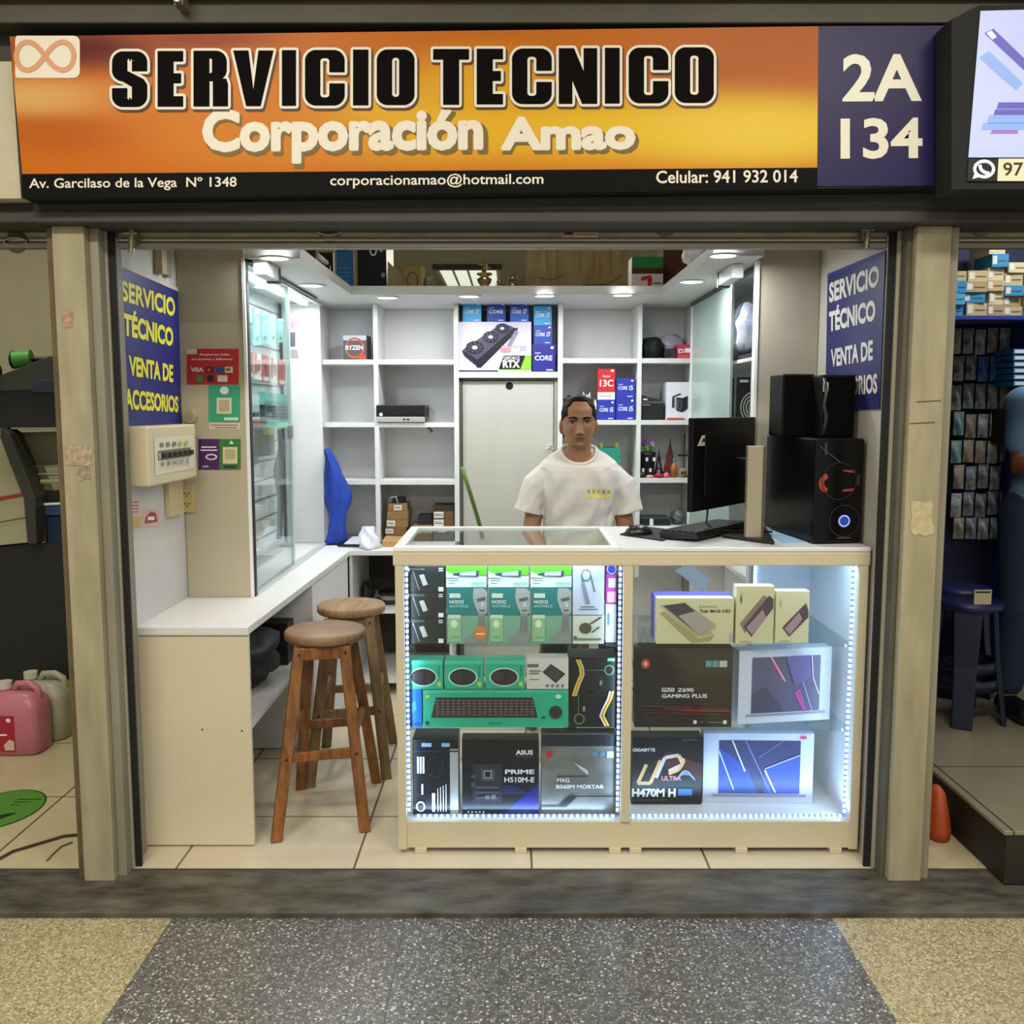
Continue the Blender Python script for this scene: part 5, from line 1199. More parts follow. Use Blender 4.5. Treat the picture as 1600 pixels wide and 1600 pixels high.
# row 3 left
def hdd_art(a):
    a.rect(.82, 0, 1, .88, mat('#a9aaa4', .5)).rect(0, .84, 1, .86, mat('#1f2a44', .4)).rect(.2, .91, .42, .96, mat('#8fb2d9', .4)).rect(.64, .91, .82, .96, mat('#8fb2d9', .4))
    for k in range(3): a.rect(.10+k*.06, .56, .14+k*.06, .78, PW)
    a.rect(.19, .28, .23, .42, PW).rect(.42, .05, .49, .30, PW)
    for k in range(4): a.rect(.54+k*.06, .05, .56+k*.06, .36+.02*k, PW)
    a.ring(.17, .12, .1, .07, .03, PW).ring(.5, .65, .18, .14, .01, mat('#3a3f4a', .4))
pbox('component_box', 'black box with white sideways print, left end of the bottom shelf', 'box', (645, 1156, 716, 1276), 3.14, .12, mat('#14161c', .4), hdd_art, Z3)
def asus_art(a):
    a.poly([(.5, 0), (1, 0), (1, .42)], mat('#1f2170', .4)); mb_ = mat('#2c2d38', .4); m2 = mat('#4a4a54', .4)
    a.rect(.14, .18, .52, .68, mb_).rect(.25, .46, .42, .62, m2).rect(.28, .49, .39, .6, SILVER).rect(.30, .51, .37, .58, BLACK)
    for k in range(3): a.rect(.18, .22+k*.07, .48, .25+k*.07, m2)
    a.rect(.30, .22, .36, .27, GRY).rect(.38, .22, .44, .28, GRY).rect(.12, .38, .17, .44, m2).rect(.12, .5, .17, .54, m2)
    a.text('ASUS', .70, .81, .92, .87, PW, .035).rect(.70, .785, .92, .792, GRY).text('PRIME', .56, .555, .94, .615, PW, .03).text('H510M-E', .55, .445, .94, .515, PW, .02)
    for k in range(4): a.rect(.52, .30+k*.03, .85-.05*k, .307+k*.03, mat('#4a4f9a', .4))
    for k in range(5): a.ell(.08+k*.05, .05, .012, .012, PW)
    a.rect(.6, .05, .9, .06, GRY)
pbox('motherboard_box', 'black and violet motherboard box in the middle of the bottom shelf, left compartment', 'box', (722, 1156, 842, 1276), 3.14, .07, mat('#121216', .4), asus_art, Z3)
MT = mat('#7f7e78', .45, noise=.4, scale=9, c2='#5f5e59', stretch=(1, 1, 2))
def msi_art(a, shield=True):
    a.rect(0, .86, 1, 1, mat('#24242e', .4)).ring(.10, .76, .045, .05, .02, mat('#c22b30', .4)).ell(.10, .76, .03, .035, mat('#c22b30', .4))
    a.poly([(.42, .66), (.6, .56), (.6, .5), (.5, .58)], mat('#c2c1bb', .4)).poly([(.2, .5), (.62, .5), (.58, .48), (.2, .48)], mat('#45453f', .4))
    a.text('MAG', .20, .415, .36, .465, PW, .02).text('B560M MORTAR', .19, .335, .81, .385, PW, .03)
    a.poly([(0, .12), (.22, .12), (.36, .25), (1, .25), (1, .235), (.46, .235), (.32, .105), (0, .105)], mat('#22222a', .4)).rect(.66, .74, .72, .79, mat('#5c8ab0', .4)).rect(.76, .74, .82, .79, mat('#5c8ab0', .4)).rect(.84, .72, .93, .80, mat('#b9d2e0', .4))
pbox('motherboard_box', 'grey stone patterned motherboard box at the right of the bottom shelf, left compartment', 'box', (846, 1148, 967, 1278), 3.14, .07, MT, msi_art, Z3)
# right compartment, top shelf
CRM = mat('#d5cda6', .45); VIO = mat('#7a6fd0', .4)
def tabbox_art(a):
    a.poly([(.04, .84), (.36, .97-.05), (.78, .42), (.70, .30), (.74, .22), (.52, .14)], mat('#b5aa8a', .4)).poly([(.08, .84), (.36, .9), (.78, .36), (.56, .18)], mat('#4a3f4a', .4)).poly([(.28, .62), (.5, .72), (.78, .36), (.56, .18)], mat('#a9a09a', .4)).poly([(.04, .68), (.1, .72), (.54, .12), (.76, .2), (.7, .06), (.46, .02)], mat('#a89c72', .45))
    a.text('Lenovo', .55, .80, .78, .86, mat('#8d8768', .5), .005).text('Tab M10 HD', .55, .69, .96, .76, mat('#3a352c', .5), .02).rect(.95, .05, .99, .25, mat('#b9a9c4', .5))
pbox('tablet_box', 'wide cream tablet box at the left of the top shelf, right compartment', 'box', (1026, 935, 1146, 1005), YA, .05, CRM, tabbox_art, Z1)
pbox('purple_box', 'violet box mostly hidden behind the wide cream tablet box', 'box', (1021, 929, 1142, 1003), 3.20, .06, VIO, None, Z1)
def ph_art(a, two=True):
    if two: a.poly([(.1, .35), (.72, .85), (.82, .8), (.25, .18)], mat('#8a7d6a', .4))
    a.poly([(.2, .3), (.86, .84) if two else (.9, .78), (.98, .78) if two else (.98, .62), (.98, .62) if two else (.98, .5), (.42, .12)], mat('#4f4350', .4)).poly([(.28, .28), (.7, .60), (.8, .46), (.44, .16)], mat('#a78a94', .4)); a.text('Xiaomi' if not two else 'Mi', .1, .70, .16, .9, mat('#a39b78', .5), .005).rect(.1, .03, .45, .045, mat('#a39b78', .5))
pbox('phone_box', 'taller cream phone box in the middle of the top shelf, right compartment', 'box', (1150, 916, 1209, 1005), YA, .05, CRM, ph_art, Z1)
pbox('phone_box', 'shorter cream phone box at the right of the top shelf, right compartment', 'box', (1212, 924, 1264, 1005), YA+.01, .05, CRM, lambda a: ph_art(a, False), Z1)
# middle shelf
def z690_art(a):
    a.rect(0, .94, 1, 1, mat('#38322c', .4)); a.poly([(.38, .94), (.58, .66), (1, .66), (1, .94)], mat('#3a352e', .45)); a.ell(.10, .80, .045, .06, mat('#c4484a', .4)).ell(.10, .80, .02, .03, mat('#e8b4a9', .4)); a.rect(.72, .76, .78, .84, mat('#5aa0b5', .4)).rect(.79, .76, .85, .84, mat('#5aa0b5', .4)).rect(.86, .76, .94, .84, mat('#b9c9bc', .4))
    a.rect(.27, .45, .40, .50, PW).text('PRO', .28, .457, .39, .493, BLACK, .02).text('Z690', .43, .45, .60, .50, PW, .03).text('GAMING PLUS', .27, .375, .74, .425, PW, .03)
    for k, (u0, u1, v, c_) in enumerate(((.1, .8, .30, '#4a3a34'), (.05, .6, .27, '#6a4a40'), (.3, .95, .24, '#8a3a30'), (.35, .98, .215, '#c25a3a'), (.1, .7, .19, '#7a2c28'), (.02, .5, .22, '#4a3a34'), (.4, .9, .17, '#5a3a34'))): a.poly([(u0, v), (u1, v-.01), (u1, v), (u0, v+.01)], mat(c_, .4))
    a.ell(.62, .07, .02, .025, PW).text('TUF', .66, .055, .71, .085, GRY, .01).rect(.75, .06, .9, .075, GRY).ell(.93, .07, .022, .028, PW)
pbox('motherboard_box', 'large black box with white gaming print and red streaks on the middle shelf', 'box', (993, 1012, 1144, 1137), YA, .07, mat('#2b2622', .45), z690_art, Z2)
def lap_art(v1):
    def f(a):
        c0 = mat('#5c5a78' if v1 else '#3c4470', .35); a.rect(.14, .14, .88, .90, c0)
        if v1:
            a.poly([(.14, .14), (.5, .14), (.3, .5), (.14, .42)], mat('#4a4a66', .35)).poly([(.36, .90), (.5, .58), (.46, .58), (.32, .9)], mat('#b83f6a', .35)).line([(.34, .9), (.50, .56)], .012, mat('#e6b9d0', .35)).poly([(.6, .40), (.66, .46), (.74, .14), (.70, .14)], mat('#b04a9a', .35)).line([(.68, .58), (.80, .14)], .010, mat('#9fb6e6', .35)).line([(.78, .9), (.80, .6), (.87, .36)], .012, mat('#d9c4ee', .35)).poly([(.5, .9), (.76, .9), (.78, .6), (.6, .5)], mat('#6a5f96', .35))
        else:
            a.poly([(.14, .14), (.5, .14), (.4, .5), (.14, .80)], mat('#3c55a8', .35)).poly([(.56, .14), (.88, .14), (.88, .7), (.56, .5)], mat('#3f58b4', .35)).line([(.14, .75), (.28, .2)], .012, mat('#c5d4f4', .35)).line([(.26, .9), (.38, .46)], .012, mat('#dfe6ff', .35)).line([(.38, .9), (.62, .14)], .008, mat('#8096d9', .35)).line([(.56, .48), (.66, .16)], .014, mat('#e6edff', .35)).line([(.56, .5), (.88, .70)], .010, mat('#a9bcee', .35)).line([(.50, .66), (.72, .9)], .006, mat('#7a86b4', .35))
        a.poly([(.08, .105), (.94, .105), (.94, .13), (.08, .13)], mat('#8d90a4', .35))
        if not v1: a.ell(.90, .95, .035, .022, mat('#e0446a', .4))
    return f
pbox('laptop_box', 'white laptop box with a purple and pink screen picture on the middle shelf', 'box', (1150, 1014, 1303, 1128), 3.19, .06, mat('#d0d3e4', .4), lap_art(True), Z2, rot=.16)
pbox('laptop_box', 'white laptop box with a blue screen picture and pink sticker on the bottom shelf', 'box', (1099, 1146, 1270, 1258), 3.24, .06, mat('#c9cfe6', .4), lap_art(False), Z3, rot=-.02)
def giga_art(a):
    a.rect(0, .88, 1, 1, mat('#17171a', .4)).poly([(.3, .62), (1, .36), (1, .6), (.5, .80)], mat('#4a2c28', .4))
    a.text('GIGABYTE', .0, .79, .32, .84, PW, .03)
    gd = mat('#d9b27a', .4); g2 = mat('#c9c6c4', .4)
    a.line([(.20, .60), (.08, .32), (.26, .32), (.40, .66)], .05, gd).line([(.34, .40), (.46, .70), (.66, .74), (.72, .60), (.52, .50)], .05, g2).line([(.62, .74), (.74, .66), (.66, .52), (.52, .46)], .045, gd)
    a.text('ULTRA', .42, .36, .70, .43, mat('#d98a8a', .4), .03).text('H470M H', .0, .12, .62, .24, PW, .045).rect(.66, .14, .86, .24, mat('#3a7ac4', .4)).rect(.0, .07, .5, .075, GRY)
    for k in range(4): a.ring(.76, .36+k*.02, .14-k*.02, .10, .012, mat('#9aa4c4', .4), a0=0, a1=PI)
    a.text('ULTRA', .70, .955, .92, .98, GRY, .01)
pbox('motherboard_box', 'black motherboard box with gold and white emblem on the bottom shelf, right compartment', 'box', (988, 1152, 1097, 1258), 3.23, .07, mat('#1c1b1f', .4), giga_art, Z3)
# ================================================================ banners and fittings on the side walls
def banner(name, lb, X, quad, lines, bg, fg, bg2):
    s = 1 if X < 0 else -1
    t = thing(name, lb, 'banner', PX((quad[0][0]+quad[1][0])/2, quad[0][1], X))
    mb = MB(); q = [PX(x, y, X) for x, y in quad]
    mb.slab(q, (s*.002, 0, 0), bg)
    f = V((s*.0026, 0, 0)); mb.face([q[3]+f, q[2]+f, q[2]+f+V((0, 0, -.014)), q[3]+f+V((0, 0, -.014))][::-1], bg2); mb.build('sheet', t)
    for txt, qq in lines:
        mb = MB(); qq = [PX(x, y, X)+V((s*.0034, 0, 0)) for x, y in qq]; mb.text(txt, qq, fg, .031); mb.build('lettering', t)
banner('banner', 'dark blue banner with yellow lettering on the left wall', XL+.003, [(190, 666), (283, 665), (278, 450), (182, 407)],
       [('SERVICIO', [(189, 469), (272, 495), (272, 467), (188, 438)]), ('TÉCNICO', [(192, 523), (269, 541), (269, 507), (191, 481)]),
        ('VENTA DE', [(201, 586), (269, 597), (269, 571), (200, 556)]), ('ACCESORIOS', [(195, 639), (277, 644), (277, 620), (194, 607)])],
       mat('#1b2070', .5, noise=.15, scale=3), mat('#dcd53c', .5), mat('#c9c4b4', .6))
banner('banner', 'dark blue banner with white lettering on the right wall', XR-.003, [(1290, 643), (1375, 639), (1384, 391), (1294, 428)],
       [('SERVICIO', [(1297, 473), (1375, 446), (1375, 414), (1297, 443)]), ('TÉCNICO', [(1297, 518), (1369, 500), (1369, 461), (1297, 481)]),
        ('VENTA DE', [(1300, 573), (1365, 562), (1365, 532), (1300, 547)]), ('ACCESORIOS', [(1296, 620), (1372, 614), (1372, 584), (1296, 593)])],
       mat('#1b2064', .5, noise=.12, scale=3), mat('#d5d3cc', .5), mat('#2a3488', .6))
# breaker panel
XB = -1.19
bp = thing('breaker_panel', 'cream plastic breaker panel with a row of switches below the left banner', 'breaker panel', (-1.225, 3.3, 1.25))
BPC = mat('#d2c7a6', .4, noise=.05, scale=4)
y0, y1 = PX(232, 700, XB).y, 3.575
zt_, zb_ = PX(232, 666, XB).z, PX(232, 762, XB).z
mb = MB(); mb.box(XL+.004, y0, zb_, XB, y1, zt_, BPC); mb.build('housing', bp, .008, 3)
mb = MB(); A = Art(mb, (XB+.001, y0, zb_), (XB+.001, y1, zb_), (XB+.001, y0, zt_)); A.rect(.10, .18, .93, .80, mat('#dcd5bf', .4)); 
A.rect(.16, .42, .86, .58, mat('#6d6a60', .5)).rect(.18, .44, .84, .54, mat('#c9c5b8', .4)); mb.build('front_plate', bp)
for k in range(6):
    yy = y0+(y1-y0)*(.22+k*.11); mb = MB(); mb.box(XB+.002, yy, zb_+(zt_-zb_)*.45, XB+.018, yy+(y1-y0)*.055, zb_+(zt_-zb_)*.54, mat('#2a2824', .4)); mb.build('switch', bp)
mb = MB(); A = Art(mb, (XB+.003, y0, zb_), (XB+.003, y1, zb_), (XB+.003, y0, zt_))
for k in range(5): A.rect(.2+k*.125, .64, .27+k*.125, .71, mat('#6b7a6a' if k < 3 else '#8ec63a', .5)).rect(.22+k*.125, .32, .27+k*.125, .38, mat('#9a96a8', .5))
mb.build('labels', bp)
YP = 3.639
def onpanel(name, lb, cat, px, m, art=None, d=.0012, Y=YP):
    x0, y0, x1, y1 = px; q = [PY(x0, y1, Y), PY(x1, y1, Y), PY(x1, y0, Y), PY(x0, y0, Y)]
    mb = MB(); mb.slab(q, (0, -d, 0), m)
    if art: o_ = V((0, -d-.0004, 0)); art(Art(mb, q[0]+o_, q[1]+o_, q[3]+o_))
    return tag(mb.build(name), lb, cat)
def sot(a):
    a.text('Aceptamos todas', .24, .80, .82, .87, PW, .02).text('las tarjetas y billeteras', .1, .67, .88, .74, PW, .02).text('VISA', .08, .36, .32, .48, PW, .03)
    for u, c_ in ((.36, '#3a2a2a'), (.56, '#2a4a9a'), (.74, '#d9d5cc')): a.rect(u, .33, u+.15, .50, mat(c_, .5))
    a.ell(.43, .41, .03, .05, mat('#d9552a', .5)).ell(.80, .42, .05, .04, mat('#4a7a5a', .5))
    for u, c_ in ((.2, '#3f8a3a'), (.4, '#2a1a2a'), (.6, '#e0dcd2')): a.rect(u, .08, u+(.19 if u > .5 else .12), .26, mat(c_, .5))
    a.rect(0, .85, .2, 1, mat('#cfc8b4', .5))
onpanel('payment_poster', 'red card payment poster on the cream cabinet panel', 'poster', (292, 545, 373, 601), RED, sot)
onpanel('payment_sticker', 'teal green payment card below the red poster', 'sticker', (326, 602, 375, 659), mat('#2fa27c', .5), lambda a: a.ell(.5, .86, .14, .11, PW).rect(.26, .22, .74, .66, mat('#d9cfae', .5)).rect(.34, .28, .66, .60, mat('#b9aa8a', .5)).rect(.5, .04, .95, .12, mat('#cfe6d6', .5)))
onpanel('notice_strip', 'white printed strip below the teal payment card', 'sticker', (327, 661, 375, 671), mat('#d9d2bb', .6), lambda a: a.rect(.05, .6, .95, .75, mat('#8a6a50', .6)).rect(.2, .2, .9, .35, mat('#8a6a50', .6)))
onpanel('payment_sticker', 'dark purple payment card low on the cream cabinet panel', 'sticker', (310, 686, 343, 734), mat('#4a1560', .5), lambda a: a.rect(.15, .72, .85, .76, PW).rect(.1, .62, .9, .66, PW).ell(.62, .42, .28, .1, PW).ell(.62, .42, .2, .06, mat('#4a1560', .5)).rect(.2, .08, .5, .14, mat('#b89ac4', .5)))
onpanel('payment_sticker', 'green payment card right beside the dark purple one', 'sticker', (343.5, 686, 376, 734), mat('#2f7a35', .5), lambda a: a.poly([(.45, .84), (.55, .96), (.68, .84)], PW).rect(.15, .2, .85, .74, mat('#d5cda9', .5)).rect(.26, .34, .74, .66, mat('#b5aa84', .5)).rect(.2, .06, .8, .14, mat('#3a1f4a', .5)))
mb = MB(); p = PY(298, 650, YP); mb.cyl((p.x, YP-.02, p.z), (p.x, YP, p.z), .026, mat('#b5a67c', .5), n=26); mb.cyl((p.x, YP-.024, p.z), (p.x, YP-.02, p.z), .016, mat('#a3946b', .5), n=20)
tag(mb.build('round_socket'), 'round beige fitting on the cream panel beside the blue banner', 'fitting')
t = thing('power_outlet', 'beige double power outlet under the breaker panel', 'outlet', PY(294, 800, YP))
a_, b_ = PY(284, 800, YP), PY(304, 758, YP); mb = MB(); mb.box(a_.x, YP-.014, a_.z, b_.x, YP, b_.z, mat('#c2ae74', .5)); mb.build('plate', t, .002)
mb = MB(); A = Art(mb, (a_.x, YP-.0146, a_.z), (b_.x, YP-.0146, a_.z), (a_.x, YP-.0146, b_.z)); DK = mat('#3d3220', .7)
for v in (.3, .68): A.rect(.3, v, .42, v+.05, DK).rect(.58, v, .70, v+.05, DK).ell(.5, v-.07, .06, .03, DK)
mb.build('sockets', t)
mb = MB(); a_, b_ = PX(262, 800, XL+.01), PX(282, 760, XL+.01); mb.box(XL+.001, a_.y, a_.z-.02, XL+.02, b_.y, 1.30, mat('#cbbd97', .5)); tag(mb.build('conduit', bevel=.002), 'flat cream cable duct below the breaker panel', 'duct')
mb = MB(); mb.box(XL+.001, 3.42, 1.98, XL+.03, 3.47, 2.6, mat('#b5a88a', .5)); mb.box(XL+.001, 3.50, 1.98, XL+.02, 3.54, 2.6, mat('#8d8474', .6)); tag(mb.build('conduit', bevel=.002), 'vertical cable ducts at the top of the left wall behind the banner', 'duct')
def onwall(name, lb, px, m, art):
    q = [PX(px[0], px[3], XL+.001), PX(px[2], px[3]-1, XL+.001), PX(px[2], px[1]+1, XL+.001), PX(px[0], px[1], XL+.001)]
    mb = MB(); mb.slab(q, (.001, 0, 0), m); o_ = V((.0016, 0, 0)); art(Art(mb, q[0]+o_, q[1]+o_, q[3]+o_)); return tag(mb.build(name), lb, 'sticker')
PK = mat('#d3b3ac', .6)
onwall('pink_sticker', 'tall pink printed sticker low on the left wall', (193, 777, 219, 829), PK, lambda a: [a.rect(.1, .55+k*.1, .85, .58+k*.1, mat('#a05a60', .6)) for k in range(4)] + [a.ell(.28, .2, .16, .15, mat('#4a2f30', .6)), a.rect(.5, .1, .95, .4, mat('#c9a25a', .6))])
onwall('pink_sticker', 'smaller pink sticker right of the tall one on the left wall', (222, 796, 248, 824), PK, lambda a: a.poly([(.1, .2), (.9, .3), (.8, .8), (.5, .9), (.2, .6)], mat('#a04a4a', .6)).rect(.3, .4, .7, .6, PW))

# ================================================================ stools
def stool(feet, c, zt, r, mseat, mleg, lb):
    t = thing('wooden_stool', lb, 'stool', (c[0], c[1], 0))
    mb = MB(); mb.lathe([(0, zt-.036), (r*.95, zt-.036), (r, zt-.028), (r, zt-.008), (r*.95, zt), (0, zt)], (c[0], c[1], 0), mseat, 40)
    mb.build('seat', t)
    tops = []
    for i, (fx, fy) in enumerate(feet):
        d = V((c[0]-fx, c[1]-fy, 0)); k = .48
        tops.append(V((fx, fy, 0)) + V((d.x*k, d.y*k*1.1, zt-.038)))
    w2 = .019
    ux_ = (V((feet[1][0]-feet[0][0], feet[1][1]-feet[0][1], 0))).normalized(); uy_ = V((-ux_.y, ux_.x, 0))
    def post(p, q, a, b, wa, wb):
        m_ = MB(); vs = [p+a*sx*wa+b*sy*wb for sx, sy in ((-1, -1), (1, -1), (1, 1), (-1, 1))] + [q+a*sx*wa+b*sy*wb for sx, sy in ((-1, -1), (1, -1), (1, 1), (-1, 1))]
        m_.add(vs, [(0, 3, 2, 1), (4, 5, 6, 7), (0, 1, 5, 4), (1, 2, 6, 5), (2, 3, 7, 6), (3, 0, 4, 7)], mleg); return m_
    for (fx, fy), tp in zip(feet, tops): post(V((fx, fy, .001)), tp, ux_, uy_, w2*1.05, w2).build('leg', t, .003)
    def at(i, z): return V((feet[i][0], feet[i][1], 0)).lerp(V((tops[i].x, tops[i].y, 0)), z/(zt-.038)) + V((0, 0, z))
    for i, j, z in ((0, 1, .275), (3, 2, .275), (0, 3, .335), (1, 2, .335)):
        p, q = at(i, z), at(j, z); d = (q-p).normalized(); s_ = V((-d.y, d.x, 0))
        post(p+d*.01, q-d*.01, V((0, 0, 1)), s_, .017, .008).build('stretcher', t, .002)
    for i, j in ((0, 1), (1, 2), (2, 3), (3, 0)):
        p, q = at(i, zt-.062), at(j, zt-.062); d = (q-p).normalized(); s_ = V((-d.y, d.x, 0))
        post(p, q, V((0, 0, 1)), s_, .022, .008).build('apron', t, .002)
    mb = MB()
    for i in (0, 1):
        for z in (.275, zt-.06): p = at(i, z)-uy_*.0195; mb.cyl(p, p-uy_*.003, .005, mat('#2a1808', .6), n=8)
    mb.build('screw_heads', t)
    return t
WL1 = mat('#96602c', .42, noise=.35, scale=6, stretch=(8, 8, 1), c2='#5f3a14', bump=.1)
WS1 = mat('#97785a', .5, noise=.3, scale=8, stretch=(1, 7, 1), c2='#7a5a3e')
WL2 = mat('#94764e', .6, noise=.3, scale=6, stretch=(8, 8, 1), c2='#6d5433', bump=.1)
WS2 = mat('#a3845e', .6, noise=.3, scale=8, stretch=(6, 1, 1), c2='#806241')
PF = lambda x, y: tuple(PZ(x, y, 0).xy)
s1 = stool([PF(432, 1314), PF(570, 1298), PF(588, 1222), PF(470, 1232)], tuple(PZ(508, 982, .69).xy), .69, .150, WS1, WL1, 'orange brown wooden bar stool in front, nearest the camera')
s2 = stool([PF(484, 1229), PF(604, 1216), PF(614, 1160), PF(510, 1166)], tuple(PZ(549, 943, .69).xy), .69, .142, WS2, WL2, 'pale weathered wooden bar stool standing behind the orange brown one')
px_ = .295; s3 = dup(s2, (px_, 4.20, -.02), .3, 'pale wooden bar stool under the seated man behind the showcase')

# ================================================================ the seated man
SKIN = mat('#a0714f', .5, noise=.08, scale=12)
bpy_skin = SKIN
def remesh(mb, name, parent, voxel, smooth=4, origin=None):
    o = mb.build('tmp', None, origin=origin or (0, 0, 0))
    md = o.modifiers.new('r', 'REMESH'); md.mode = 'VOXEL'; md.voxel_size = voxel; md.use_smooth_shade = True
    sm = o.modifiers.new('s', 'SMOOTH'); sm.iterations = smooth; sm.factor = .5
    bpy.context.view_layer.update()
    me = bpy.data.meshes.new_from_object(o.evaluated_get(bpy.context.evaluated_depsgraph_get()))
    me.name = name
    me.materials.clear(); me.materials.append(mb.mats[0])
    for p in me.polygons: p.use_smooth = True
    org = V(o.location); bpy.data.objects.remove(o)
    n = bpy.data.objects.new(name, me); col.objects.link(n)
    if parent is not None: n.parent = parent; n.location = org - WL[parent.name]
    else: n.location = org
    WL[n.name] = org; return n
PX0, PYB = .294, 4.16
man = thing('person', 'man with tied back dark hair and white t-shirt sitting behind the showcase', 'person', (PX0, PYB, 0))
W = lambda x, y, z: V((PX0+x, PYB+y, z))
HZ, HH = 1.334, .231
def interp(tab, z):
    for (a, b), (c, d) in zip(tab[:-1], tab[1:]):
        if z <= c: t_ = (z-a)/(c-a); t_ = t_*t_*(3-2*t_); return b+(d-b)*t_
    return tab[-1][1]
WT = [(0, .020), (.012, .042), (.04, .060), (.08, .069), (.12, .0705), (.15, .0715), (.18, .066), (.205, .050), (.222, .026), (.231, .001)]
FT = [(0, .066), (.015, .086), (.05, .092), (.08, .093), (.11, .090), (.135, .0935), (.16, .091), (.19, .075), (.213, .048), (.231, .001)]
BT = [(0, .005), (.03, .035), (.06, .072), (.10, .092), (.14, .100), (.18, .090), (.21, .058), (.231, .001)]
def gs(x, s): return math.exp(-(x/s)**2)
def head_pt(z, t_, grow=0):
    w_, f_, b_ = interp(WT, z)+grow, interp(FT, z)+grow, interp(BT, z)+grow
    cx, cy = math.sin(t_), -math.cos(t_)
    e = .85
    x = w_*math.copysign(abs(cx)**e, cx); y = (f_ if cy < 0 else b_)*math.copysign(abs(cy)**.95, cy)
    if cy < 0 and grow == 0:
        fr = abs(cy)**2
        d = 0
        nz = max(0, min(1, (.112-z)/.042))
        if .058 < z < .12: d += (.004+.020*nz)*gs(x, .0085+.004*nz)*(1 if z > .066 else gs(z-.066, .007))
        d += .010*gs(z-.064, .006)*gs(abs(x)-.011, .007)
        d += .0045*gs(z-.132, .008)*gs(abs(x)-.026, .02)
        d -= .0095*gs(z-.114, .011)*gs(abs(x)-.031, .015)
        d += .0035*gs(z-.088, .016)*gs(abs(x)-.040, .016)
        d += .0075*gs(z-.0475, .0045)*gs(x, .020) + .0075*gs(z-.0375, .0045)*gs(x, .018) - .004*gs(z-.0425, .0022)*gs(x, .022)
        d -= .003*gs(z-.028, .005)*gs(x, .02); d += .005*gs(z-.012, .010)*gs(x, .020)
        y -= d*fr
    return x, y
HC = W(-.004, -.02, HZ)
def head_grid(mb, m, grow=0, nz=110, nt=130, keep=None, z0=0, z1=.2309):
    vs = []; fs = []
    for j in range(nz+1):
        z = z0+(z1-z0)*j/nz
        for i in range(nt):
            x, y = head_pt(z, 2*PI*i/nt, grow); vs.append(HC+V((x, y, z+ (grow if z > .2 else 0))))
    for j in range(nz):
        for i in range(nt):
            a, b = j*nt+i, j*nt+(i+1) % nt
            if keep is None or keep(vs[a]-HC): fs.append((a, b, b+nt, a+nt))
    if keep is None: fs += [tuple(range(nt))[::-1], tuple(nz*nt+k for k in range(nt))]
    mb.add(vs, fs, m, True)
mb = MB(); head_grid(mb, SKIN)
for s in (-1, 1):
    R_ = Matrix.Rotation(s*.35, 3, 'Z'); mb.ell(HC+V((s*.074, .012, .093)), (.010, .019, .034), SKIN, 16, 12, R_); mb.ell(HC+V((s*.073, .006, .072)), (.006, .009, .010), SKIN, 12, 8)
mb.capsule(W(-.002, .0, 1.22), W(-.002, -.012, 1.37), .056, .052, SKIN, 24)
mb.ell(W(0, .0, 1.19), (.12, .075, .07), SKIN, 24, 16); mb.ell(W(0, .008, 1.262), (.088, .064, .066), SKIN, 24, 16)
mb.capsule(W(-.13, .005, 1.215), W(.13, .005, 1.215), .05, .05, SKIN, 16)
mb.capsule(W(0, 0, 1.15), W(0, .0, .80), .10, .10, SKIN, 20); mb.capsule(W(-.08, .02, .80), W(.08, .02, .80), .10, .10, SKIN, 20)
for s in (-1, 1):
    mb.capsule(W(s*.165, .0, 1.20), W(s*.212, -.01, .965), .046, .037, SKIN, 16)
    mb.capsule(W(s*.212, -.01, .965), W(s*.135, -.20, .855), .037, .026, SKIN, 16)
    # palm and fingers resting on the thigh
    wr = W(s*.135, -.20, .855); pm = W(s*.115, -.265, .832)
    mb.capsule(wr, pm, .026, .030, SKIN, 12); mb.ell(pm, (.038, .042, .018), SKIN, 14, 10)
    for k, (dx, ln) in enumerate(((-.027, .052), (-.009, .060), (.009, .056), (.027, .044))):
        p0 = pm+V((dx, -.03, .002)); p1 = p0+V((dx*.15, -ln*.6, .0)); p2 = p1+V((0, -ln*.42, -.016))
        mb.capsule(p0, p1, .0085, .008, SKIN, 8); mb.capsule(p1, p2, .008, .007, SKIN, 8)
    p0 = pm+V((-s*.03, .005, 0)); p1 = p0+V((-s*.022, -.026, -.003)); mb.capsule(p0, p1, .010, .009, SKIN, 8); mb.capsule(p1, p1+V((-s*.004, -.026, -.005)), .009, .008, SKIN, 8)
    mb.capsule(W(s*.09, .0, .77), W(s*.115, -.36, .745), .078, .055, SKIN, 16); mb.capsule(W(s*.115, -.36, .745), W(s*.12, -.30, .36), .052, .036, SKIN, 16)
    mb.capsule(W(s*.12, -.30, .36), W(s*.12, -.40, .315), .034, .026, SKIN, 12)
body = remesh(mb, 'body', man, .0034, 3)
from mathutils.bvhtree import BVHTree
def bvh_of(o):
    me = o.data; off = WL[o.name]
    return BVHTree.FromPolygons([v.co+off for v in me.vertices], [tuple(p.vertices) for p in me.polygons])
bt = bvh_of(body)
def front(bt, x, z, e=.0012, y0=-.4):
    h = bt.ray_cast(V((x, PYB+y0, z)), V((0, 1, 0)))[0]
    return (h + V((0, -e, 0))) if h else V((x, PYB-.1, z))
def conform(mb, bt, poly, m, n=10, k=3, e=.0012):
    """poly: function (u,v)->(x,z) patch laid on the surface"""
    vs = []; fs = []
    for j in range(k+1):
        for i in range(n+1): x, z = poly(i/n, j/k); vs.append(front(bt, x, z, e))
    for j in range(k):
        for i in range(n): a = j*(n+1)+i; fs.append((a, a+1, a+n+2, a+n+1))
    mb.add(vs, fs, m, True)
HX, HZ0 = HC.x, HC.z
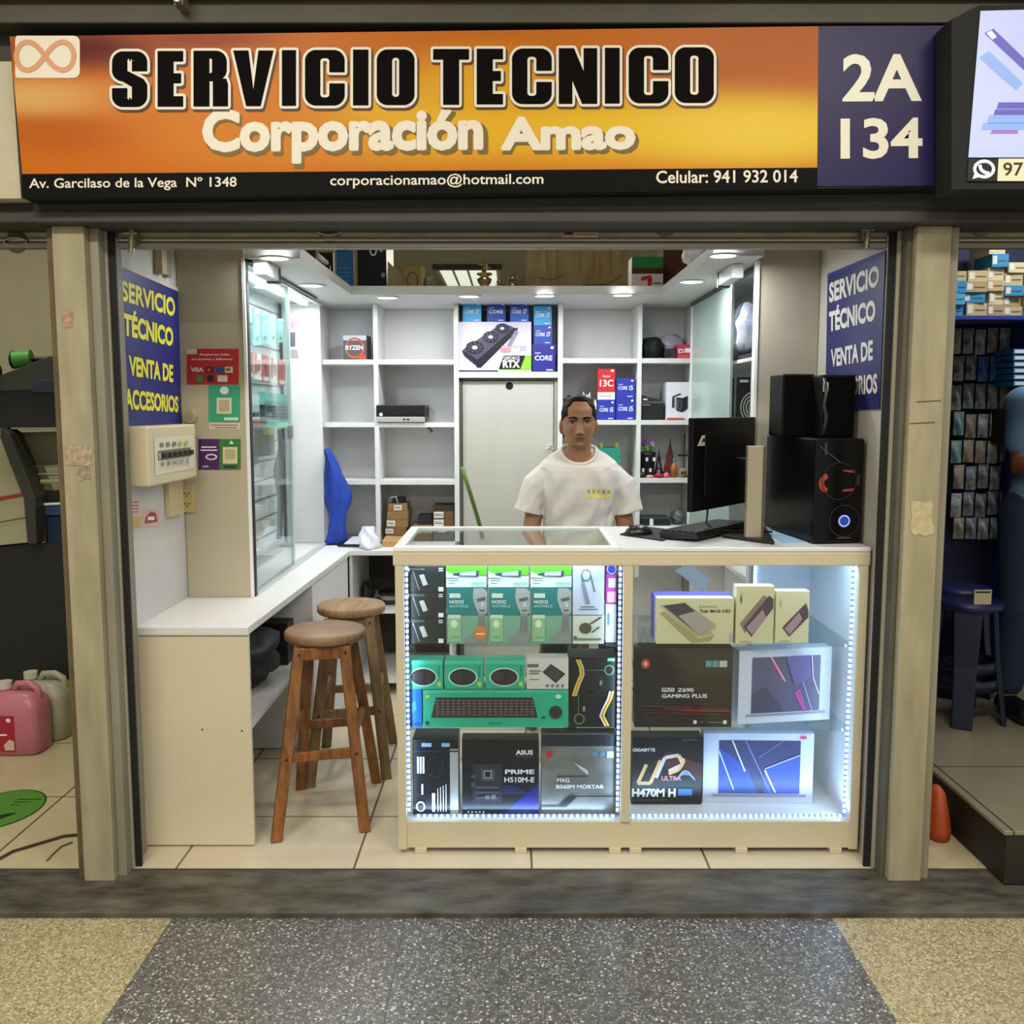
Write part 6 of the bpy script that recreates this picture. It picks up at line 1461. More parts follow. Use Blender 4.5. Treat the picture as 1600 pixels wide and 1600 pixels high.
HAIR = mat('#0d0a09', .6, noise=.4, scale=90, stretch=(1, 1, .2), c2='#151110', spec=.1)
def hair_keep(p):
    x, y, z = p
    line = .205 - max(0, abs(x)-.028)*1.1
    if y < -.02: return z > line or (abs(x) > .058 and z > .125 - (y+.02)*.3)
    if y < .012: return z > .118
    return z > .045
mb = MB(); head_grid(mb, HAIR, .005, keep=hair_keep)
mb.ell(HC+V((0, .105, .10)), (.035, .03, .035), HAIR, 16, 10)
o = mb.build('hair', man); sd = o.modifiers.new('solid', 'SOLIDIFY'); sd.thickness = .004; sd.offset = -1
for s in (-1, 1):
    mb = MB(); conform(mb, bt, lambda u, v: (HX+s*(.012+.038*u), HZ0+.127+.0065*math.sin(u*2.6)-.002*u+(v-.5)*(.0095-.005*u)), HAIR, 12, 2, .0016); o = mb.build('eyebrow', man)
    mb = MB(); e_ = HX+s*.031
    conform(mb, bt, lambda u, v: (e_+(u-.5)*.027, HZ0+.1120+(v-.5)*.0075*math.sin(PI*max(.04, min(.96, u)))), mat('#a08f80', .3), 12, 3, .0012)
    conform(mb, bt, lambda u, v: (e_+(u-.5)*.0115, HZ0+.1128+(v-.5)*.0095*math.sqrt(max(.02, 1-(2*u-1)**2))), mat('#140c08', .15), 8, 3, .0018)
    conform(mb, bt, lambda u, v: (e_+(u-.5)*.033, HZ0+.1165+.0045*math.sin(PI*u)-.002+v*.0032), mat('#2a1812', .6), 12, 1, .002)
    mb.build('eye', man)
LIP = mat('#84473a', .45)
mb = MB(); conform(mb, bt, lambda u, v: (HX+(u-.5)*.046, HZ0+.0425+v*.0075*math.sin(PI*max(.05, min(.95, u)))*(1-.18*gs(u-.5, .08))), LIP, 14, 2, .0008)
conform(mb, bt, lambda u, v: (HX+(u-.5)*.042, HZ0+.0425-v*.0085*math.sin(PI*max(.05, min(.95, u)))), mat('#945646', .45), 14, 2, .0008)
conform(mb, bt, lambda u, v: (HX+(u-.5)*.046, HZ0+.0418+v*.0014), mat('#3c1c16', .6), 14, 1, .0014); mb.build('lips', man)
mb = MB()
for s in (-1, 1): conform(mb, bt, lambda u, v: (HX+s*.008+(u-.5)*.008, HZ0+.0608+(v-.5)*.0035), mat('#3a1d14', .7), 4, 1, .001)
mb.build('nostrils', man)
# shirt
SH = mat('#cfcbc3', .85, noise=.06, scale=5, bump=.12)
secs = [(1.322, .078, .070, -.85), (1.316, .096, .078, -.72), (1.300, .128, .086, -.45), (1.276, .160, .094, -.22), (1.246, .182, .102, -.08), (1.21, .192, .110, 0), (1.16, .182, .118, 0), (1.10, .166, .120, 0), (1.04, .156, .118, 0), (.97, .156, .120, 0), (.90, .162, .126, 0), (.84, .168, .132, 0), (.80, .170, .136, 0)]
rings = []
NS = 72
for z, a, b, tl in secs:
    ring = []
    for k in range(NS):
        t_ = 2*PI*k/NS; c_, s_ = math.cos(t_), math.sin(t_)
        amp = max(0, min(1, (1.26-z)/.12))
        fold = 1+amp*(.022*math.sin(7*t_+z*22)+.016*math.sin(13*t_-z*30)+.010*math.sin(23*t_+z*55))
        x = a*fold*math.copysign(abs(c_)**.9, c_); y = b*fold*math.copysign(abs(s_)**.85, s_)
        ring.append(W(x, y+.002, z - (y*tl if y < 0 else y*tl*.35)))
    rings.append(ring)
mb = MB(); mb.loft(rings[::-1], SH)
for s in (-1, 1):
    rr_ = []
    path = [(W(s*.100, .0, 1.215), .045), (W(s*.155, .0, 1.205), .056), (W(s*.188, -.003, 1.170), .060), (W(s*.204, -.006, 1.125), .060), (W(s*.213, -.010, 1.085), .061), (W(s*.221, -.012, 1.052), .066)]
    for i, (p, r_) in enumerate(path):
        d = (path[min(i+1, 5)][0]-path[max(i-1, 0)][0]).normalized(); a_ = V((0, 1, 0)); b_ = d.cross(a_).normalized(); rg = []
        for k in range(40):
            t_ = 2*PI*k/40; f_ = 1+.03*math.sin(5*t_+i*1.7)+.02*math.sin(9*t_-i*2.1)
            rg.append(p+a_*(r_*f_*math.cos(t_)*1.05)+b_*(r_*f_*math.sin(t_)))
        rr_.append(rg)
    mb.loft(rr_, SH)
shirt = remesh(mb, 'shirt', man, .0042, 2)
for v in shirt.data.vertices:   # soft creases
    x, y, z = v.co.x-PX0, v.co.y-PYB, v.co.z
    if y < 0 and z < 1.245:
        d = .0075*math.sin(60*(abs(x)*1.0+z*.55))*gs(abs(x)-.085, .05)*gs(z-1.15, .09) + .0055*math.sin(45*(z-x*.9))*gs(z-1.0, .08) + .006*math.sin(70*(x+z*.4))*gs(abs(x)-.15, .04)
        v.co.y -= d
st = bvh_of(shirt)
mb = MB()
cr = [W(.078*math.cos(2*PI*k/40)*1.0, .070*math.sin(2*PI*k/40)+.002, 1.322+(.85 if math.sin(2*PI*k/40) < 0 else .3)*(.070*math.sin(2*PI*k/40))+.003) for k in range(41)]
mb.tube(cr, .0075, mat('#dcd6cb', .85), 8); mb.build('collar', man)
mb = MB(); q0, q1 = PY(914, 778, 4.04), PY(956, 763, 4.04); gx = lambda u: q0.x+(q1.x-q0.x)*u
sl = -.006
conform(mb, st, lambda u, v: (gx(u), q0.z+sl*u+v*(q1.z-q0.z)*.42), mat('#d9cf7a', .8), 12, 2, .0015)
for k in range(5): conform(mb, st, lambda u, v, k=k: (gx(.08+k*.19+.13*u), q0.z+sl*(.1+k*.19)+(.5+v*.42)*(q1.z-q0.z)), mat('#cfc04a', .8), 3, 2, .0015)
for k in range(5): conform(mb, st, lambda u, v, k=k: (gx(.11+k*.19+.06*u), q0.z+sl*(.1+k*.19)+(.62+v*.2)*(q1.z-q0.z)), mat('#7d7a55', .8), 2, 2, .0022)
mb.build('chest_print', man)
mb = MB(); TR = mat('#20242e', .8, noise=.1, scale=8); mb.capsule(W(-.08, .02, .79), W(.08, .02, .79), .118, .118, TR, 20)
for s in (-1, 1): mb.capsule(W(s*.09, .0, .775), W(s*.115, -.36, .748), .090, .066, TR, 18); mb.capsule(W(s*.115, -.36, .745), W(s*.12, -.30, .37), .064, .050, TR, 16)
remesh(mb, 'trousers', man, .008, 2)
for s in (-1, 1):
    mb = MB(); mb.capsule(W(s*.12, -.27, .325), W(s*.12, -.42, .305), .040, .034, mat('#17171a', .5), 14); mb.build('shoe', man)

# ================================================================ computer gear on the showcase top
ZT = ST+.0005
mp_ = thing('mouse_pad', 'black mouse pad on the white top beside the glass part', 'mouse pad', PZ(1010, 838, ZT))
mb = MB(); pts = [PZ(968, 836, ZT), PZ(1036, 846, ZT), PZ(1058, 830, ZT), PZ(1005, 824, ZT)]; mb.slab(pts, (0, 0, .005), BLACKM); mb.build('mat', mp_, .002)
mo = thing('computer_mouse', 'black computer mouse lying on the mouse pad', 'mouse', PZ(997, 834, ZT+.0055))
mb = MB(); c_ = PZ(998, 834, ZT+.006); mb.ell((c_.x, c_.y, ZT+.008), (.052, .034, .032), mat('#141416', .3), 24, 14, Matrix.Rotation(.25, 3, 'Z'))
mb.v = [V((p.x, p.y, max(p.z, ZT+.0056))) for p in mb.v]; mb.build('shell', mo)
mb = MB(); mb.cyl((c_.x-.03, c_.y-.004, ZT+.036), (c_.x-.03, c_.y+.004, ZT+.036), .007, mat('#3a3a3d', .5), n=12); mb.build('wheel', mo)
# keyboard
kb = thing('keyboard', 'black computer keyboard lying diagonally on the showcase top', 'keyboard', (.70, 3.40, ZT))
ang = math.atan2(3.56-3.22, .845-.575)
Mk = Matrix.Translation(V((.705, 3.385, ZT+.005))) @ Matrix.Rotation(ang, 4, 'Z') @ Matrix.Rotation(-.06, 4, 'X')
mb = MB(Mk); mb.slab([(-.215, -.072, .002), (-.215, .072, .002), (-.215, .076, .026), (-.215, -.070, .018)], (.43, 0, 0), mat('#161618', .4)); mb.build('base', kb, .002)
kmat = mat('#26262a', .35)
for r_ in range(6):
    for c0 in range(15):
        mb = MB(Mk); x = -.205+c0*.0275; y = -.062+r_*.0225; z = .0185+(y+.07)*.055
        mb.box(x, y, z, x+.024, y+.0185, z+.007, kmat); mb.build('key', kb)
# monitor seen from behind
mon = thing('monitor', 'black monitor turned away, seen from behind, with a small white sticker', 'monitor', (.79, 3.38, ZT))
am = math.atan2(.40, .315)
Mm = Matrix.Translation(V((.612, 3.20, 1.152))) @ Matrix.Rotation(am, 4, 'Z')
mb = MB(Mm); mb.box(0, 0, 0, .50, .022, .32, mat('#080809', .45, spec=.2)); mb.build('housing', mon, .004)
mb = MB(Mm); mb.slab([(.08, 0, .05), (.42, 0, .05), (.42, 0, .27), (.08, 0, .27)], (0, -.006, 0), mat('#0b0b0c', .5, spec=.2)); mb.build('rear_bulge', mon, .006)
mb = MB(Mm); mb.box(.006, .022, .01, .494, .0225, .314, mat('#1a1c22', .1)); mb.build('screen', mon)
mb = MB(Mm); A = Art(mb, (.025, -.0008, .225), (.10, -.0008, .225), (.025, -.0008, .26)); A.poly([(0, 0), (1, 0), (1, 1), (.45, 1)], mat('#cfcbbb', .5)).poly([(.35, .35), (.8, .35), (.8, .75), (.55, .75)], mat('#3a3a38', .5)).rect(.05, .2, .95, .25, mat('#8d8a7c', .5)); mb.build('sticker', mon)
mb = MB(); cx_, cy_ = .828, 3.215
a_, b_ = PY(1167, 845, cy_), PY(1195, 697, cy_)
mb.box(PY(1167, 780, cy_).x, cy_, ZT+.012, PY(1191, 780, cy_).x, cy_+.03, b_.z, mat('#a59b84', .4, .2)); mb.box(PY(1191, 780, cy_).x, cy_, ZT+.012, PY(1195, 780, cy_).x, cy_+.03, b_.z, mat('#4d4a42', .4)); mb.build('stand_column', mon, .002)
mb = MB(); mb.slab([PZ(1128, 840, ZT+.001), PZ(1210, 851, ZT+.001), PZ(1196, 826, ZT+.001), PZ(1158, 826, ZT+.001)], (0, 0, .011), mat('#2a2926', .3, .3)); mb.build('stand_base', mon, .002)
mb = MB(); mb.box(.80, cy_+.03, 1.28, .85, 3.40, 1.33, BLACK); mb.build('stand_arm', mon, .002)
mb = MB(); mb.tube([(.70, 3.36, 1.18), (.69, 3.34, 1.10), (.72, 3.33, 1.075), (.80, 3.34, 1.07), (.93, 3.36, 1.065)], .004, BLACK, 6); mb.build('cable', mon)
# tower
Mt = Matrix.Translation(V((1.003, 3.135, ZT))) @ Matrix.Rotation(.11, 4, 'Z')
tw = thing('desktop_tower', 'black computer tower with red fan trim at the right end of the showcase', 'computer', (1.08, 3.3, ZT))
th_ = .352
mb = MB(Mt); mb.box(0, .012, .008, .170, .43, th_, mat('#060606', .4, spec=.3)); mb.build('case', tw, .003)
mb = MB(Mt); mb.box(.0, 0, .004, .170, .012, th_-.002, mat('#0a0a0c', .2, spec=.3)); mb.build('front_panel', tw, .003)
mb = MB(Mt); A = Art(mb, (0, -.001, 0), (.17, -.001, 0), (0, -.001, th_))
rd = mat('#a83a28', .4); A.ring(.33, .58, .24, .10, .1, rd, a0=PI*.62, a1=PI*1.38).poly([(.56, .705), (.82, .70), (.82, .675), (.60, .69)], rd).poly([(.56, .50), (.80, .505), (.80, .53), (.6, .52)], rd)
A.ring(.5, .60, .36, .18, .02, mat('#26262a', .3)).rect(.86, .56, .93, .66, mat('#2a2a2c', .3)).ring(.63, .22, .32, .155, .02, mat('#2a2a30', .3)).line([(.08, .93), (.5, .78)], .012, mat('#5a5a5c', .3)).line([(.2, .85), (.2, .96)], .05, mat('#3a3a3c', .3)).rect(.50, .055, .78, .062, mat('#6a5f40', .4)); mb.build('front_trim', tw)
mb = MB(Mt); A = Art(mb, (0, -.003, 0), (.17, -.003, 0), (0, -.003, th_)); A.ell(.63, .22, .085, .042, mat('#2a3f9a', .3, emit=.4)).ring(.63, .22, .12, .058, .03, mat('#7f8fe0', .3, emit=1.2)); mb.build('power_button', tw)
for x in (.02, .14):
    for y in (.03, .39): mb = MB(Mt); mb.box(x, y, 0, x+.02, y+.02, .008, BLACK); mb.build('foot', tw)
zt_ = ZT+th_+.001
def speaker(x, y, rot, h, lb):
    M = Matrix.Translation(V((x, y, zt_))) @ Matrix.Rotation(rot, 4, 'Z')
    t = thing('speaker', lb, 'speaker', (x, y, zt_))
    mb = MB(M); mb.box(-.058, 0, 0, .058, .12, h, mat('#080808', .6, spec=.2)); mb.build('cabinet', t, .006, 3)
    mb = MB(M); mb.box(-.053, -.004, .006, .053, 0, h-.006, mat('#060606', .9, spec=.1)); mb.build('grille', t, .002)
    return t
speaker(1.00, 3.33, .12, .218, 'black speaker box on the tower, left one')
speaker(1.108, 3.235, .05, .212, 'black speaker box on the tower, right one closer to the wall')
mb = MB(); mb.tube([(1.05, 3.21, zt_+.20), (1.052, 3.195, zt_+.15), (1.045, 3.19, zt_+.11), (1.055, 3.195, zt_+.07), (1.045, 3.19, zt_+.012)], .006, mat('#2b2b2e', .4), 8)
mb.box(1.044, 3.20, zt_+.155, 1.06, 3.206, zt_+.185, mat('#b5b5ae', .4)); tag(mb.build('speaker_cable'), 'bundled dark cable with a pale tag between the two speakers', 'cable')
mb = MB(); mb.slab([PZ(1196, 830, ZT), PZ(1222, 849, ZT), PZ(1262, 847, ZT), PZ(1215, 826, ZT)], (0, 0, .002), mat('#9fc4e4', .4)); mb.v = [V(p) for p in mb.v]
tag(mb.build('paper_sheet'), 'pale blue paper sticking out between monitor stand and tower', 'paper')

# things seen through the glass behind the right compartment
mb = MB(); mb.slab([PY(1055, 822+70, 3.60), PY(1098, 925, 3.60), PY(1110, 905, 3.60), PY(1075, 880, 3.60)], (0, .004, 0), mat('#c9ccc8', .5)); tag(mb.build('paper_sheet'), 'slanted white paper seen through the glass behind the top shelf', 'paper')
# ================================================================ left neighbour
pr = thing('large_format_printer', 'big dark and cream poster printer in the shop on the left', 'printer', (-2.1, 4.1, 0))
YN = 4.32
def nslab(name, pts, m, Y=YN, d=.25, t=pr, bevel=.004):
    mb = MB(); mb.slab([PY(x, y, Y) for x, y in pts], (0, d, 0), m); return mb.build(name, t, bevel)
PC = mat('#a9a684', .5); PDK = mat('#33342c', .55); PBK = mat('#171814', .6)
nslab('top_cover', [(-160, 600), (-10, 590), (78, 556), (150, 552), (150, 600), (45, 610), (-160, 616)], PDK, YN, .3)
nslab('body', [(-160, 616), (150, 600), (150, 670), (-160, 668)], mat('#15161a', .5), YN+.02, .4)
nslab('blue_hood', [(48, 606), (62, 594), (150, 590), (150, 612), (48, 614)], mat('#1b2a3d', .5), YN-.01, .1)
nslab('silver_rail', [(16, 668), (150, 667), (150, 670), (16, 671)], SILVER, YN-.02, .02)
nslab('grey_panel', [(12, 676), (150, 674), (150, 727), (36, 731)], mat('#6b6a56', .6), YN+.1, .05)
nslab('side_panel', [(-160, 690), (0, 684), (37, 779), (43, 848), (-160, 868)], PC, YN+.02, .3)
nslab('red_stripe', [(-160, 786), (0, 776), (36, 770), (37, 775), (0, 782), (-160, 793)], mat('#a03028', .5), YN+.012, .006)
nslab('panel_seam', [(-160, 825), (0, 815), (40, 808), (40, 809.2), (0, 816.4), (-160, 827)], mat('#3d3a2c', .6), YN+.014, .004)
nslab('side_arm', [(0, 668), (14, 677), (37, 731), (55, 779), (57, 850), (43, 850), (37, 779), (0, 684)], PDK, YN-.03, .12)
for y0, y1, cc in ((727, 730, SILVER), (739, 744, SILVER), (749, 757, mat('#b5b08a', .5)), (762, 765, SILVER)):
    mb = MB(); a_, b_ = PY(38, (y0+y1)/2+1, YN+.08), PY(150, (y0+y1)/2-3, YN+.08); mb.cyl(a_, b_, (y1-y0)*.0014, cc, n=12); mb.build('roller', pr)
nslab('dark_slot', [(54, 768), (150, 764), (150, 784), (55, 788)], mat('#2a2620', .6), YN+.09, .04)
nslab('blue_band', [(55, 790), (150, 786), (150, 803), (56, 806)], mat('#2b4a78', .5), YN+.06, .06)
nslab('white_line', [(55, 787), (150, 783), (150, 786), (55, 791)], PW, YN+.05, .02)
nslab('media_bin', [(57, 808), (150, 804), (150, 846), (57, 850)], mat('#1a2a4a', .6), YN+.08, .1)
mb = MB(); mb.tube([PY(57, 808, YN+.05), PY(64, 812, YN+.05), PY(67, 828, YN+.05), PY(68, 848, YN+.05)], .009, mat('#a9aa94', .4), 8); mb.build('pipe', pr)
nslab('lower_body', [(-160, 868), (43, 849), (150, 848), (150, 1110), (60, 1125), (-160, 1140)], PBK, YN+.05, .5)
mb = MB(); c_ = PY(22, 562, YN+.05)
mb.cyl(c_+V((.05, .01, .004)), c_+V((.40, .06, .0)), .012, BLACK, n=12); mb.cyl(c_, c_+V((.075, .01, .006)), .040, mat('#3f8a3a', .5), n=24); mb.cyl(c_-V((.004, 0, 0)), c_, .042, mat('#171a14', .5), n=24); mb.cyl(c_-V((.008, 0, 0)), c_-V((.003, 0, 0)), .034, mat('#3f8a3a', .5), n=24); mb.cyl(c_-V((.012, 0, 0)), c_-V((.007, 0, 0)), .014, BLACK, n=18); mb.build('media_roll', pr)
mb = MB(); c_ = PY(-3, 580, YN); mb.cyl(c_, c_+V((-.25, 0, 0)), .035, BLACK, n=20); mb.build('roll_holder', pr)
mb = MB(); mb.box(-2.9, YN+.56, .001, -1.7, YN+.62, .40, PBK); mb.build('stand', pr)
def jug(cx, Y, w_, h_, d_, m, capc, lb, label_art=None, rot=0):
    M = Matrix.Translation(V((cx, Y, .001))) @ Matrix.Rotation(rot, 4, 'Z')
    t = thing('jug', lb, 'jug', (cx, Y, .001))
    rings = []
    for z, a, b, ox in ((0, .44, .44, 0), (.02, .5, .5, 0), (.62, .5, .5, 0), (.74, .48, .47, 0), (.84, .36, .36, -.02), (.87, .30, .30, -.05), (.875, .1, .1, -.2)):
        rg = []
        for k in range(32):
            t_ = 2*PI*k/32; c_, s_ = math.cos(t_), math.sin(t_)
            rg.append((w_*(ox+a*math.copysign(abs(c_)**.45, c_)), d_*b*math.copysign(abs(s_)**.45, s_), z*h_))
        rings.append(rg)
    mb = MB(M); mb.loft(rings, m); mb.build('body', t)
    mb = MB(M); mb.tube([(w_*.40, 0, h_*.72), (w_*.36, 0, h_*.90), (w_*.20, 0, h_*.97), (-w_*.02, 0, h_*.965), (-w_*.1, 0, h_*.84)], .016, m, 12); mb.build('handle', t)
    mb = MB(M); mb.cyl((-w_*.28, 0, h_*.80), (-w_*.28, 0, h_*.90), .026, m, n=18); mb.build('neck', t)
    mb = MB(M); mb.cyl((-w_*.28, 0, h_*.90), (-w_*.28, 0, h_*1.0), .030, capc, n=18); mb.build('cap', t)
    if label_art:
        mb = MB(M); label_art(Art(mb, (-w_*.5, -d_*.505, h_*.06), (w_*.42, -d_*.505, h_*.06), (-w_*.5, -d_*.505, h_*.58))); mb.build('label', t)
    return t
pj = PZ(28, 1176, 0); wj = PZ(75, 1148, 0)
jug(pj.x, pj.y+.04, .22, .31, .17, mat('#c97a8c', .35, noise=.15, scale=5), mat('#d5c9c0', .5), 'pink plastic jug with a red label on the left shop floor',
    lambda a: a.rect(.0, 0, .62, 1, mat('#a81d35', .5)).rect(.05, .45, .45, .5, PW).ell(.2, .75, .08, .08, mat('#d99aa8', .5)).ell(.5, .88, .05, .06, PW).poly([(.4, .05), (.6, .05), (.6, .3), (.5, .35), (.38, .2)], mat('#d9b9a8', .5)))
jug(wj.x+.0, wj.y-.0, .23, .30, .19, mat('#a9a690', .4, noise=.1, scale=5), mat('#cfc9b4', .5), 'pale white plastic jug standing behind the pink jug')
mb = MB(); e0, e1 = PZ(60, 1262, .001), PZ(-60, 1262, .001); c_ = PZ(0, 1266, .001); rx = (e0.x-e1.x)/2; ry = (PZ(20, 1234, 0).y-PZ(20, 1298, 0).y)/2
cc_ = V((c_.x, (PZ(20, 1234, 0).y+PZ(20, 1298, 0).y)/2, .0012))
mb.face([cc_+V((rx*math.cos(k*PI/20), ry*math.sin(k*PI/20), 0)) for k in range(40)], mat('#234a1a', .5))
mb.face([cc_+V((rx*.95*math.cos(k*PI/20), ry*.95*math.sin(k*PI/20), .0006)) for k in range(40)], mat('#4d8a2a', .5))
for k in range(4): mb.face([cc_+V((rx*.1, ry*(.45-.14*k), .0012)), cc_+V((rx*.75-.03*k, ry*(.45-.14*k), .0012)), cc_+V((rx*.75-.03*k, ry*(.49-.14*k), .0012)), cc_+V((rx*.1, ry*(.49-.14*k), .0012))], mat('#1f3f1a', .5))
mb.face([cc_+V((rx*x, ry*y, .0012)) for x, y in ((0, -.6), (.3, -.5), (.55, -.2), (.35, -.22), (.0, -.4))], mat('#14280f', .5))
tag(mb.build('floor_sticker'), 'round green sticker on the floor tiles of the left shop', 'sticker')
mb = MB(); mb.tube([PZ(-20, 1352, .006), PZ(20, 1330, .006), PZ(60, 1318, .006), PZ(100, 1306, .006), PZ(160, 1301, .006)], .005, mat('#3a2a1a', .6), 8); tag(mb.build('floor_cable'), 'dark cable lying across the floor of the left shop', 'cable')
mb = MB(); mb.tube([PZ(73, 1345, .003), PZ(82, 1335, .003), PZ(95, 1323, .003), PZ(113, 1316, .003)], .003, mat('#6a5538', .7), 6); tag(mb.build('twig'), 'thin brown strip of tape on the left shop floor by the pillar', 'tape')

# ================================================================ right neighbour
mb = MB(); PLT = tile_mat('platform_tiles', '#8d8670', '#4a4434', .6, 1.58, 3.4)
mb.box(1.56, 2.86, .002, 3.5, 5.3, .165, mat('#24221c', .6)); mb.box(1.55, 2.855, .166, 3.5, 5.3, .18, PLT); struct('floor', mb, .003)
YR = 4.75
ds = thing('display_wall', 'dark navy slatted display wall in the shop on the right', 'display wall', (2.4, YR+.05, .2))
NV = mat('#141b3f', .6); NVB = mat('#2a3a8a', .5)
mb = MB(); mb.box(1.30, YR+.03, .182, 3.4, YR+.05, 2.5, NV); mb.build('board', ds)
for k in range(14):
    z = .9+k*.09; mb = MB(); mb.box(1.32, YR+.022, z, 3.4, YR+.03, z+.008, mat('#0a0d1c', .6)); mb.build('slat_groove', ds)
zsx = PY(1540, 502, YR).z
mb = MB(); mb.box(1.32, YR-.30, zsx-.02, 3.4, YR+.02, zsx, NVB); mb.build('shelf', ds, .002)
xu = PY(1581, 600, YR-.1).x
mb = MB(); mb.box(xu, YR-.2, .182, xu+.02, YR+.02, zsx-.021, NVB); mb.build('upright', ds, .002)
for z in (1.10, 1.27, 1.45): mb = MB(); mb.box(xu+.021, YR-.2, z, 3.4, YR+.02, z+.012, NV); mb.build('side_shelf', ds, .002)
BXC = [('#b9a67a', 'tan'), ('#2a86b8', 'blue'), ('#a8946a', 'brown'), ('#3aa0c8', 'light blue'), ('#c9bb93', 'cream')]
r2 = random.Random(11)
cx0 = 1486; n_ = 0
cols = [(1486, 1508, 4, (1, 3, 1, 0)), (1510, 1543, 4, (0, 1, 2, 0)), (1545, 1570, 6, (2, 4, 0, 4, 1, 4)), (1572, 1600, 5, (0, 2, 1, 0, 4)), (1602, 1640, 4, (1, 0, 2, 4))]
POS = ['leftmost', 'second', 'middle', 'fourth', 'rightmost']; LV = ['bottom', 'second', 'third', 'fourth', 'fifth', 'top']
for ci, (a_, b_, n, cs) in enumerate(cols):
    z = zsx+.001
    for k in range(n):
        hh = r2.uniform(.045, .062); dx = r2.uniform(-3, 3); X0, X1 = PY(a_+dx, 470, YR-.26).x, PY(b_+dx, 470, YR-.26).x
        M = Matrix.Translation(V(((X0+X1)/2, YR-.26+r2.uniform(0, .02), z))) @ Matrix.Rotation(r2.uniform(-.12, .12), 4, 'Z'); mb = MB(M); w_ = X1-X0; c_, cn = BXC[cs[k % len(cs)]]
        mb.box(-w_/2, 0, 0, w_/2, .2, hh-.002, mat(c_, .6)); A = Art(mb, (-w_/2, -.001, 0), (w_/2, -.001, 0), (-w_/2, -.001, hh-.002)); A.rect(.04, .2, .30, .85, mat('#d9d4c4', .5)).rect(.4, .45, .9, .52, mat('#6a5a40', .6))
        tag(mb.build('carton', origin=M.translation), '%s flat carton in the right shop, %s column from left, %s from bottom' % (cn, POS[ci], LV[k]) if k else '%s flat carton in the right shop at the foot of the %s column' % (cn, POS[ci]), 'carton', 'flat cartons stacked high in the right shop'); z += hh
rows = [(516, 552), (560, 596), (604, 640), (648, 682), (690, 722), (730, 764), (772, 806), (812, 842)]
PKM = [mat('#4d5358', .25, noise=.7, scale=25, c2='#c9d0d4'), mat('#23262c', .3, noise=.6, scale=22, c2='#b5bcc2'), mat('#1b4a9a', .3, noise=.5, scale=20, c2='#6a96c8'), mat('#3f6a70', .3, noise=.6, scale=22, c2='#a0b8b4'), mat('#6a5f4a', .3, noise=.5, scale=22, c2='#b5ac98')]
for ri, (y0, y1) in enumerate(rows):
    for k in range(5):
        xx = 1484+k*19+(ri % 2)*4; 
        if xx+14 > 1582: continue
        cc = r2.choice((0, 1, 1, 3, 4)) if not (ri == 1 and k in (2, 3)) else 2
        a_, b_ = PY(xx, y1, YR-.05), PY(xx+17.5, y0-3, YR-.05); mb = MB()
        dz = r2.uniform(-.008, .008)
        vs = []; n = 6
        for j in range(n+1):
            for i in range(n+1):
                u, v = i/n, j/n; bul = .02*math.sin(PI*u)*math.sin(PI*v)*(1+.5*math.sin(7*u+5*v+k+ri))
                vs.append((a_.x+(b_.x-a_.x)*u, YR-.06-bul, a_.z+(b_.z-a_.z)*v+dz))
        m0 = len(vs); fs = [(j*(n+1)+i, j*(n+1)+i+1, (j+1)*(n+1)+i+1, (j+1)*(n+1)+i) for j in range(n) for i in range(n)]
        mb.add(vs, fs, PKM[cc], True); mb.box(a_.x, YR-.058, a_.z+dz, b_.x, YR-.05, b_.z+dz, PKM[cc]); mb.box((a_.x+b_.x)/2-.003, YR-.05, b_.z+dz-.01, (a_.x+b_.x)/2+.003, YR+.03, b_.z+dz-.004, SILVER)
        tag(mb.build('hanging_pouch'), '%s parts pouch in the right shop, row %s from top, %s from left' % (('grey', 'dark', 'blue', 'teal', 'brown')[cc], ('one', 'two', 'three', 'four', 'five', 'six', 'seven', 'eight')[ri], ('first', 'second', 'third', 'fourth', 'fifth')[k]), 'pouch', 'clear pouches hanging on the display wall of the right shop')
for i in range(6):
    a_ = PY(1584, 545+i*10, YR-.25); b_ = PY(1625, 536+i*10, YR-.25); mb = MB(); mb.box(a_.x, YR-.25, a_.z-.024, b_.x, YR-.06, a_.z, mat('#2a7ab0', .5)); mb.box(a_.x+.005, YR-.2515, a_.z-.02, a_.x+.05, YR-.25, a_.z-.005, PW)
    tag(mb.build('blue_box'), 'flat blue box in the right edge stack of the right shop, %s from the top' % ('first', 'second', 'third', 'fourth', 'fifth', 'last')[i], 'box', 'flat blue boxes at the right edge')
mb = MB(); a_ = PY(1584, 600, YR-.25); mb.box(a_.x, YR-.24, zsx-.60, a_.x+.3, YR-.06, zsx-.43, BLACKM); tag(mb.build('dark_box'), 'dark box below the flat blue boxes at the right edge', 'box')
